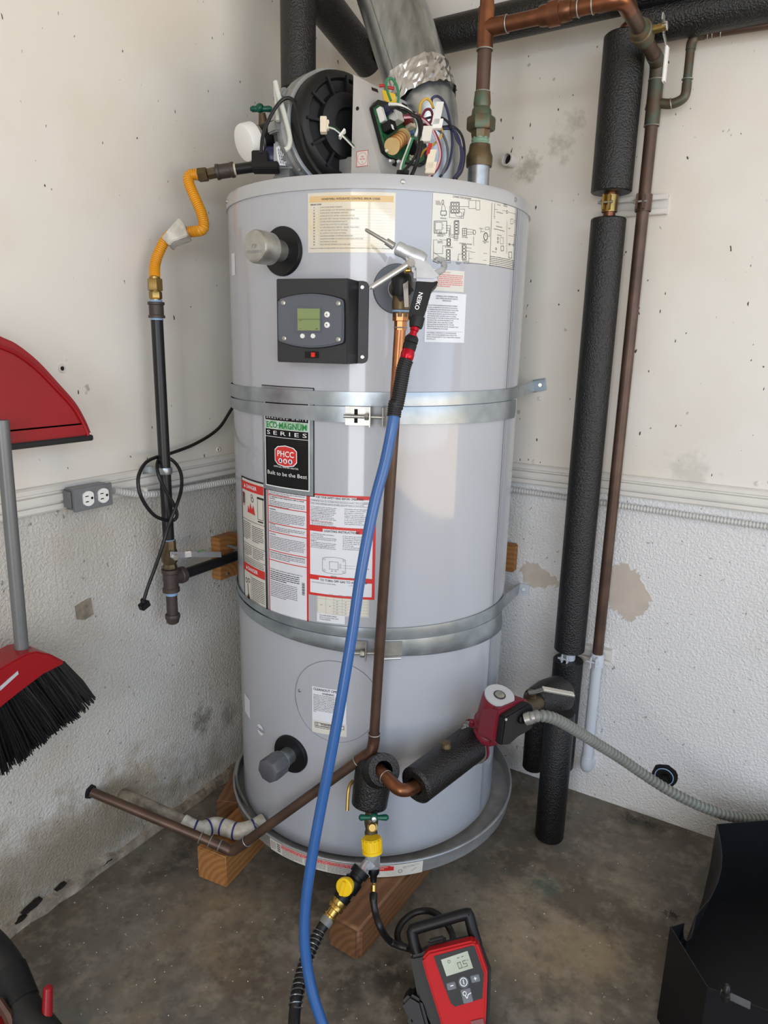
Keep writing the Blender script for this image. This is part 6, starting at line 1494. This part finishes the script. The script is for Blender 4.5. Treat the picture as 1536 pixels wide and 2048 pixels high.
part('gun_back', MB().prism(hd_, FC*.028), 'cast_alu', t, bevel=0.007)
hk = catmull([G(715, 770), G(750, 755), G(782, 720), (G(775, 675)), G(745, 658), G(720, 665), G(712, 680)], 5)
b = MB(); 
for p_, q_ in zip(hk[:-1], hk[1:]):
    d_ = (q_-p_).normalized(); w_ = d_.cross(FC).normalized()*.0055; b.prism([p_+w_-FC*.0, q_+w_, q_-w_, p_-w_], FC*.004)
part('hanging_hook', b, 'galv', t)
gr0, gr1 = [G(*q_, -.009) for q_ in ((548, 835), (640, 845), (735, 835), (720, 865), (690, 895), (668, 930), (672, 945), (655, 985), (655, 1000), (640, 1040), (640, 1055), (622, 1100), (605, 1145), (550, 1150), (485, 1135), (490, 1090), (525, 960), (545, 880))], None
gp_ = part('grip', MB().prism(gr0, FC*.024), 'black_plastic', t, 'black handle', bevel=0.004)
S = flatmap(G(575, 925, -.0098), (G(545, 1070)-G(582, 930)), (G(582, 930)-G(640, 945)).normalized()*-1, -FC)
dv = (G(548, 1068)-G(585, 930)).normalized(); pv = -FC.cross(dv).normalized()
if pv.dot(RC) < 0: pv = -pv
S = flatmap(G(574, 928, -.0098), dv, pv, -FC)
pr = Print(S, .0006); pr.text('NEIKO', 0, 0, .0075, width=.032, bold=True); part('lettering', pr, 'white_ink', gp_)['kind'] = 'stuff'
part('grip_end', MB().lathe(G(560, 1140), G(545, 1225)-G(560, 1140), [(0, .0135), (.012, .0128), ((G(545, 1225)-G(560, 1140)).length, .0115)], 20), 'black_plastic', t)
tr_ = [(500, 672), (540, 680), (530, 715), (490, 705)]
part('trigger', MB().tube([G(515, 690, -.012), G(480, 700, -.014), G(175, 893, -.03), G(160, 905, -.03)], [.0062, .0052, .0048, .001], 10), 'chrome', t)
part('trigger_pin', MB().lathe(G(505, 683, -.02), FC, [(0, .0075), (.03, .0075)], 14), 'zinc', t)
part('valve_pin', MB().cyl(G(455, 752, -.006), G(530, 748), .0045), 'brass_bright', t)
fdv = (G(470, 1500)-G(545, 1225)).normalized()
def seg_(nm, a, c, prof, m):
    a, c = G(*a), G(*c); part(nm, MB().lathe(a, c-a, [(q_*(c-a).length, r_) for q_, r_ in prof], 20), m, t)
part('air_fitting', MB().lathe(G(540, 1225), G(515, 1310)-G(540, 1225), [(0, .008), (.006, .008), (.007, .0065), (.013, .0065), (.014, .0085), ((G(515, 1310)-G(540, 1225)).length, .0085)], 20), 'red_anod', t)
seg_('coupler_sleeve', (518, 1300), (487, 1410), [(0, .0105), (.15, .0125), (.45, .0125), (.5, .0112), (.6, .0125), (1, .012)], 'black_plastic')
seg_('coupler_body', (487, 1410), (465, 1500), [(0, .0112), (.4, .0125), (.85, .0118), (1, .0095)], 'red_anod')
# blue air hose
sl0 = [G(468, 1495), G(445, 1560), PD(803, 760, gd), PD(793, 812, gd)]
hp = [(791, 806), (785, 850), (770, 925), (748, 1010), (722, 1145), (704, 1268), (682, 1400), (661, 1515), (641, 1620), (624, 1715), (612, 1800), (609, 1870), (614, 1930), (626, 1990), (644, 2045), (668, 2110)]
hz = [gd, gd, gd+.005, gd+.01, gd+.02, gd+.03, gd+.04, gd+.05, gd+.06, gd+.065, gd+.07, gd+.07, gd+.07, gd+.065, gd+.06, gd+.05]
path = catmull([PD(*q_, z__) for q_, z__ in zip(hp, hz)], 6)
t = thing('air_hose', 'long blue air hose hanging down from the blow gun to the floor', 'hose', path[-1])
part('hose', MB().tube(path, .0103, 16), 'hose_blue', t)
part('bend_sleeve', MB().corr(catmull(sl0+[path[0], path[4]], 6), .0125, .004, .0006, 16), 'rubber', t, 'black bend restrictor at the gun end')

# ================================================================== drain cock, clear tee and hoses
dd0 = 1.535
t = thing('drain_cock', 'brass drain valve with green tee handle below the foam valve', 'valve', PD(742, 1672, dd0))
part('valve_body', MB().lathe(PD(742, 1673, dd0), PD(743, 1608, dd0)-PD(742, 1673, dd0), [(0, .0135), (.010, .0145), (.016, .0125), (.030, .0155), (.045, .0155), (.055, .0125), (.075, .014)], 18), 'brass_old', t)
part('bonnet', MB().lathe(PD(745, 1652, dd0), -FC+UC*.3, [(0, .012), (.016, .011), (.017, .0085), (.028, .0075)], 12), 'brass', t)
kc = PD(748, 1635, dd0-.035)
part('tee_handle', MB().tube([kc-RC*.033, kc-RC*.029, kc-RC*.012, kc+RC*.010, kc+RC*.027, kc+RC*.032], [.003, .0068, .0052, .0052, .0068, .003], 14).ball(kc, .0095), 'green_knob', t)
part('handle_screw', MB().lathe(kc-FC*.008, -FC, [(0, .006), (.003, .005), (.004, .002)], 14), 'chrome', t)
dt = 1.51
t = thing('clear_tee', 'clear plastic tee fitting under a ribbed yellow nut', 'fitting', PD(744, 1742, dt))
y0_, y1_ = PD(745, 1704, dt), PD(743, 1675, dt); yv = y1_-y0_
yn = part('yellow_nut', MB().lathe(y0_, yv, [(0, .019), (0, .0225), (.006, .0225), (.007, .0205), (yv.length-.002, .020), (yv.length, .018)], 28), 'yellow', t, 'yellow screw nut')
x_, y_ = perp(yv)
for k in range(14):
    a = 2*PI*k/14; e_ = x_*math.cos(a)+y_*math.sin(a); part('nut_rib', MB().obox(y0_+yv.normalized()*.020+e_*.0208, e_*.0012, yv.normalized()*.010, yv.normalized().cross(e_)*.0022), 'yellow', yn)
part('clear_body', MB().lathe(PD(747, 1744, dt), PD(745, 1704, dt)-PD(747, 1744, dt), [(0, .010), (.006, .014), (.02, .0155), ((PD(747, 1744, dt)-PD(745, 1704, dt)).length, .0165)], 24), 'clear_plastic', t)
part('clear_branch', MB().cyl(PD(742, 1722, dt), PD(715, 1752, dt-.012), .0125), 'clear_plastic', t)
bl_ = PD(748, 1742, dt-.004)
part('black_adapter', MB().lathe(PD(747, 1764, dt-.01), PD(747, 1738, dt-.004)-PD(747, 1764, dt-.01), [(0, .0065), (.012, .008), (.018, .0125), (.026, .013)], 18), 'black_gloss', t)
t = thing('shutoff_valve', 'black hose shutoff valve with round yellow knob', 'valve', PD(690, 1795, dt-.03))
v0, v1 = PD(*c6(525, 445), dt-.02), PD(*c6(385, 640), dt-.045); vd = v1-v0; Lv = vd.length
part('valve_body', MB().lathe(v0, vd, [(0, .014), (0, .0205), (.014, .0205), (.015, .0165), (.022, .0165), (.026, .0205), (Lv*.66, .0205), (Lv*.7, .0165), (Lv*.82, .0165), (Lv*.83, .0195), (Lv, .0185)], 24), 'black_gloss', t)
kc = PD(*c6(420, 550), dt-.058)
kb = part('yellow_knob', MB().lathe(kc, -FC-RC*.45+UC*.1, [(-.012, .014), (0, .0185), (.008, .0185), (.010, .0165)], 28), 'yellow', t, 'round yellow valve knob')
kd = (-FC-RC*.45+UC*.1).normalized()
part('knob_grip', MB().obox(kc+kd*.013, (UC+RC*.3)*.014, kd*.004, kd.cross(UC+RC*.3).normalized()*.0035), 'yellow', kb, bevel=0.001)
# black drain hose
t = thing('drain_hose', 'black drain hose with spring guard and brass end running down to the floor', 'hose', PD(588, 2048, 1.36))
b0, b1 = PD(*c6(390, 640), dt-.045), PD(*c6(305, 765), dt-.06); bb = b1-b0
part('brass_coupling', MB().lathe(b0, bb, [(0, .017), (.008, .0175), (.012, .0155), (.014, .0170), (.020, .0170), (.022, .0125), (bb.length*.75, .0125), (bb.length*.78, .0145), (bb.length, .0135)], 20), 'brass_bright', t)
hp = [c6(*q_) for q_ in ((310, 755), (255, 840), (215, 920), (165, 1030), (130, 1150), (105, 1270), (95, 1350), (90, 1434), (85, 1560))]
hz = [dt-.06, dt-.075, dt-.095, dt-.125, dt-.155, dt-.185, dt-.20, dt-.22, dt-.25]
path = catmull([PD(*q_, z__) for q_, z__ in zip(hp, hz)], 8)
part('hose', MB().tube(path, .0112, 16), 'rubber', t); part('hose_end', MB().tube(path[:5], .0135, 16), 'conduit_grey', t)
L_c = [0]
for i in range(1, len(path)): L_c.append(L_c[-1]+(path[i]-path[i-1]).length)
b = MB(); sp = []; tot = L_c[-4]; n_ = 900; turns = tot/.0098; j = 0; i0_ = .03
fr = perp(path[1]-path[0])
for k in range(n_+1):
    l_ = i0_+(tot*.80-i0_)*k/n_
    while j < len(L_c)-2 and L_c[j+1] < l_: j += 1
    f_ = (l_-L_c[j])/(L_c[j+1]-L_c[j]); c = path[j].lerp(path[j+1], f_); tg = (path[j+1]-path[j]).normalized()
    x_ = (RC-tg*RC.dot(tg)).normalized(); y_ = tg.cross(x_); a = 2*PI*l_/.0098; sp.append(c+(x_*math.cos(a)+y_*math.sin(a))*.0128)
part('spring_guard', MB().tube(sp, .0013, 5), 'spring_steel', t)

# ================================================================== cordless inflator
ic = PD(*c6(1120, 1130), 1.325)
fu = (RC*.962+UC*.265-FC*.05).normalized(); fn_ = (-FC*.93+UC*.36).normalized(); fn_ = (fn_-fu*fn_.dot(fu)).normalized(); fv = fn_.cross(fu)
if fv.dot(UC) < 0: fv = -fv
def I(x, y, h=0.0): return PP(*c6(x, y), ic+fn_*h, fn_)
base_ = I(1130, 1500)
t = thing('inflator', 'red and black cordless inflator with digital screen on the floor', 'inflator', V((base_.x, base_.y, 0)))
red = [(925, 995), (950, 970), (1235, 900), (1262, 915), (1300, 1030), (1328, 1110), (1322, 1300), (1310, 1560), (1060, 1580), (1020, 1400), (935, 1130), (905, 1020)]
bdy = part('body', MB().prism([I(*q_) for q_ in red], -fn_*.045), 'red_tool', t, bevel=0.006)
blk = [(830, 1000), (900, 985), (940, 960), (1240, 890), (1275, 910), (1352, 1115), (1345, 1330), (1330, 1600), (1020, 1620), (960, 1430), (880, 1270)]
part('back_shell', MB().prism([I(*q_, -.038) for q_ in blk], -fn_*.05), 'black_plastic', t, bevel=0.006)
scr = [(985, 1000), (1225, 932), (1245, 935), (1305, 1115), (1295, 1268), (1120, 1322), (1095, 1300), (1048, 1180)]
fp_ = part('screen_panel', MB().prism([I(*q_) for q_ in scr], fn_*.0014), 'black_gloss', t)
part('screen', MB().prism([I(*q_, .0012) for q_ in ((1030, 1022), (1200, 965), (1236, 1075), (1066, 1128))], fn_*.0008), 'lcd_grey', fp_)
su = (I(1200, 965)-I(1030, 1022)).normalized(); sv_ = (I(1066, 1128)-I(1030, 1022)).normalized(); S = lambda s, t_, h=0.0: I(1030, 1022, .0022)+su*s+sv_*t_+fn_*h
sw_ = (I(1200, 965)-I(1030, 1022)).length; sh_ = (I(1066, 1128)-I(1030, 1022)).length
pr = Print(S, .0004)
def seg7(ch, x, y, w_, h_):
    segs = {'0': 'abcdef', '5': 'afgcd'}[ch]; th = w_*.16
    for s_ in segs:
        {'a': lambda: pr.rect(x, y, x+w_, y+th), 'd': lambda: pr.rect(x, y+h_-th, x+w_, y+h_), 'g': lambda: pr.rect(x, y+h_/2-th/2, x+w_, y+h_/2+th/2), 'f': lambda: pr.rect(x, y, x+th, y+h_/2), 'e': lambda: pr.rect(x, y+h_/2, x+th, y+h_), 'b': lambda: pr.rect(x+w_-th, y, x+w_, y+h_/2), 'c': lambda: pr.rect(x+w_-th, y+h_/2, x+w_, y+h_)}[s_]()
seg7('0', sw_*.50, sh_*.46, sw_*.13, sh_*.38); seg7('5', sw_*.70, sh_*.46, sw_*.13, sh_*.38); pr.rect(sw_*.655, sh_*.80, sw_*.675, sh_*.85)
pr.rect(sw_*.56, sh_*.20, sw_*.64, sh_*.24); pr.rect(sw_*.72, sh_*.20, sw_*.80, sh_*.24); pr.circ((sw_*.25, sh_*.25), sw_*.045, .0008); pr.text('PSI', sw_*.86, sh_*.55, .0018)
o = part('screen_digits', pr, 'lcd_dark', fp_); o['kind'] = 'stuff'
for (x, y, hx, hy) in ((1097, 1190, .0085, .006), (1250, 1142, .0085, .006), (1196, 1252, .0095, .0115)):
    part('button', MB().obox(I(x, y, .0016), fu*hx, fv*hy, fn_*.0012), 'cover_grey', fp_, bevel=0.001)
part('button', MB().lathe(I(1175, 1165, .0012), fn_, [(0, .0100), (.0015, .0100), (.002, .0085)], 24), 'cover_grey', fp_)
S2 = lambda s, t_, h=0.0: I(1175, 1165, .0036)+fu*s-fv*t_+fn_*h
pr = Print(S2, .0002); pr.circ((0, 0), .0066, .0012); pr.rect(-.0006, -.004, .0006, .004)
def rel(x, y): r_ = I(x, y, .0036)-I(1175, 1165, .0036); return r_.dot(fu), -r_.dot(fv)
a, c = rel(1100, 1188); pr.rect(a-.003, c-.0008, a+.003, c+.0008); a, c = rel(1250, 1142); pr.rect(a-.0028, c-.0007, a+.0028, c+.0007); pr.rect(a-.0007, c-.0028, a+.0007, c+.0028)
a, c = rel(1190, 1245); pr.circ((a-.002, c-.002), .0032, .0012); pr.line([(a-.002, c+.001), (a+.0005, c+.0065), (a+.004, c+.001), (a+.0105, c-.001)], .0013)
o = part('button_symbols', pr, 'white_ink', fp_); o['kind'] = 'stuff'
hw_ = .0125
def bar(nm, pts, r, m='black_plastic'):
    part(nm, MB().tube(catmull([I(x, y, h) for x, y, h in pts], 5), r, 12), m, t)
bar('handle', [(905, 1040, -.055), (862, 930, -.055), (845, 845, -.055), (862, 825, -.055), (1030, 775, -.055), (1190, 730, -.055), (1210, 745, -.055), (1232, 830, -.055), (1262, 930, -.055)], .0112)
part('carry_clip', MB().obox(I(1010, 925, -.05), fu*.018, fv*.012, fn_*.012), 'black_plastic', t, bevel=0.004)
part('foot', MB().prism([I(x, y, -.03) for x, y in ((770, 1305), (828, 1240), (905, 1285), (945, 1434), (980, 1560), (800, 1560), (830, 1420))], -fn_*.06), 'black_plastic', t, bevel=0.006)
part('brand_plate', MB().obox(I(1265, 1430, .0015), fu*.012, fv*.006, fn_*.001), 'dark_red_plug', t)
lo = min((I(x, y, -.08).z for x, y in ((1020, 1620), (1330, 1600))))
part('battery_base', MB().box((base_.x-.05, base_.y+.0, 0), (base_.x+.05, base_.y+.085, max(.02, lo+.03))), 'black_plastic', t, bevel=0.008)
# its hose up to the clear tee
t = thing('inflator_hose', 'black rubber hose with brass tip joining inflator and clear tee', 'hose', PZ(780, 1880, 0))
tip = PD(747, 1766, dt-.01)
b0, b1 = PD(747, 1762, dt-.01), PD(747, 1787, dt-.02)
part('brass_tip', MB().lathe(b0, b1-b0, [(0, .0038), (.006, .0045), (.008, .0062), ((b1-b0).length, .0058)], 14), 'brass_bright', t)
hp = [b1, PD(*c6(598, 640), dt-.03), PD(*c6(610, 720), dt-.04), PD(*c6(645, 820), dt-.06), PZ(*c6(700, 900), .05), PZ(*c6(770, 935), .045), PZ(*c6(840, 955), .05), I(880, 990, -.06)]
part('hose', MB().tube(catmull(hp, 8), [.0085]*10+[.0072]*(8*7+1-10), 12), 'rubber', t)
hp = [I(1110, 920, -.07), PZ(*c6(1098, 850), .07), PZ(*c6(1040, 760), .065), PZ(*c6(960, 712), .05), PZ(*c6(870, 720), .04), PZ(*c6(790, 775), .03), PZ(*c6(752, 850), .025), PZ(*c6(765, 920), .03), PZ(*c6(820, 950), .04)]
part('hose_loop', MB().tube(catmull(hp, 8), .0072, 12), 'rubber', t)

# ================================================================== black sheet metal bin at lower right
zt = .22
BLc, FLc, P3, P4 = PZ(1433, 1648, zt), PZ(1340, 1853, zt), PZ(1415, 1975, zt), PZ(1536, 2022, zt)
t = thing('metal_bin', 'open black sheet metal bin with notched side at lower right', 'bin', V((1.5, -.45, 0)))
def f0_(p_): return V((p_.x, p_.y, 0))
th = .002
nL = (BLc-FLc).cross(UP).normalized()
top_e = [((1433, 1648), .22), ((1439, 1676), .22), ((1443, 1712), .22), ((1441, 1738), .218), ((1434, 1765), .214), ((1420, 1795), .21), ((1402, 1816), .205), ((1390, 1832), .20), ((1385.5, 1856), .185), ((1380, 1875), .172), ((1371, 1882), .166), ((1366, 1876), .17), ((1364.5, 1862), .188), ((1367, 1845), .203), ((1342, 1853), .22)]
tp_ = [PZ(*q_, z__) for q_, z__ in top_e]; vs = []; fs = []
for p_ in tp_:
    k_ = min(1, max(0, (p_.y-FLc.y)/(BLc.y-FLc.y))); bt_ = f0_(FLc).lerp(f0_(BLc), k_)
    md = p_.lerp(bt_, .5)
    for q_ in (p_, md, bt_): vs += [q_, q_+V((.0022, 0, 0))]
for i in range(len(tp_)-1):
    a_, c_ = i*6, i*6+6
    for (m_, n2) in ((0, 2), (2, 4), (5, 3), (3, 1), (1, 0), (4, 5)): fs.append([a_+m_, a_+n2, c_+n2, c_+m_])
fs += [[0, 1, 3, 2], [2, 3, 5, 4], [len(vs)-6, len(vs)-4, len(vs)-3, len(vs)-5], [len(vs)-4, len(vs)-2, len(vs)-1, len(vs)-3]]
part('side_panel', MB().add(vs, fs), 'bin_black', t, 'bowed left side panel with curved edge and slot')
part('corner_panel', MB().prism([FLc, P3, f0_(P3), f0_(FLc)], (P3-FLc).cross(UP).normalized()*-th), 'bin_black', t)
P5 = P3+(P4-P3)*4.2
part('front_panel', MB().prism([P3, P5, f0_(P5), f0_(P3)], (0, .002, 0)), 'bin_black', t)
BR = PZ(1536, 1640, zt); BR2 = BLc+(BR-BLc)*2.2
part('back_panel', MB().prism([BLc, BR2, f0_(BR2), f0_(BLc)], (0, -.002, 0)), 'bin_black', t)
BR3 = V((BR2.x+.25, BR2.y-.1, zt)); P6 = V((BR3.x, P5.y+.1, zt))
part('far_panel', MB().prism([BR2, BR3, f0_(BR3), f0_(BR2)], (0, -.002, 0)), 'bin_black', t); part('end_panel', MB().prism([BR3, P6, f0_(P6), f0_(BR3)], (-.002, 0, 0)), 'bin_black', t); part('end_corner', MB().prism([P6, P5, f0_(P5), f0_(P6)], (0, .002, 0)), 'bin_black', t)
part('bottom', MB().prism([V((p_.x, p_.y, .001)) for p_ in (BLc, BR2, BR3, P6, P5, P3, FLc)], (0, 0, .003)), 'bin_black', t)
lt = PZ(1440, 1992, zt+.004); ld = (P4-P3).normalized(); l1 = PZ(1500, 2020, zt+.004)
part('latch_plate', MB().prism([lt, lt.lerp(l1, 1.0), l1+V((0, .016, 0)), lt+V((0, .016, 0))], (0, 0, .002)), 'iron_cap', t, bevel=0.0006)
part('latch_pin', MB().lathe(PZ(1450, 1998, zt+.006), UP, [(0, .0075), (.010, .0075), (.011, .0055), (.018, .0055), (.019, .0075), (.026, .006), (.030, .003)], 16), 'iron_black', t)
# ================================================================== hose and red lever at lower left
t = thing('utility_hose', 'thick black hose with taped joint and red lever at lower left', 'hose', PD(20, 2020, 1.2))
path = catmull([PD(*q_, d_) for q_, d_ in (((-90, 1850), 1.36), ((-30, 1885), 1.34), ((8, 1930), 1.32), ((28, 1975), 1.30), ((45, 2015), 1.28), ((75, 2055), 1.26), ((120, 2110), 1.24))], 7)
part('hose', MB().tube(path, .0305, 20), 'rubber', t); part('joint_sleeve', MB().tube(path[16:28], .033, 20), 'black_plastic', t)
l0, l1 = PD(93, 2060, 1.26), PD(96, 1975, 1.27)
part('red_lever', MB().tube([l0, l0.lerp(l1, .4), l1, l1+UC*.004], [.009, .0095, .0085, .004], 14), 'red_plastic', t, 'red lever')
part('red_stub', MB().tube([PD(60, 1990, 1.33), PD(66, 1972, 1.33)], [.007, .005], 10), 'red_plastic', t)
part('rusty_link', MB().tube([PD(-5, 2000, 1.25), PD(15, 2030, 1.25), PD(25, 2060, 1.25)], [.008, .009, .008], 8), 'copper_old', t)
part('red_body', MB().obox(PD(0, 2060, 1.25), RC*.018, UC*.014, FC*.02), 'red_plastic', t, bevel=0.004)

# ================================================================== dust and crumbs on the floor
rn = random.Random(31); b = MB()
for k in range(170):
    p_ = PZ(rn.uniform(150, 1450), rn.uniform(1690, 2040), 0)
    if (p_-V((PCX, PCY, 0))).length < .40 or p_.y > -.02 or p_.x < .03: continue
    s_ = rn.uniform(.0005, .0014)*(1.5 if rn.random() < .08 else 1)
    b.lathe(p_, UP, [(0, s_), (s_*.8, s_*.6)], 5)
solo('floor_crumbs', b, 'cream_label', 'scattered pale crumbs and grit on the concrete floor', 'grit', kind='stuff')
for i, (px, py, s_, n_, lab) in enumerate(((1262, 1640, .020, 60, 'larger grey lint clump along the foot of the right wall'), (1300, 1652, .020, 60, 'grey lint clump next to the bin end of the right wall'), (1344, 1832, .010, 40, 'small grey lint ball on open floor beside the bin'))):
    b = MB(); c = PZ(px, py, .004); rn = random.Random(50+i)
    for k in range(n_):
        a = c+V((rn.gauss(0, s_*.6), rn.gauss(0, s_*.4), abs(rn.gauss(0, s_*.2)))); e_ = a+V((rn.gauss(0, s_*.5), rn.gauss(0, s_*.5), rn.uniform(-.004, .006)))
        b.tube([a, (a+e_)/2+V((0, 0, .003)), e_], [.0006, .0009, .0005], 4)
    solo('lint_clump', b, 'lint', lab, 'lint', 'lint clumps on the floor')
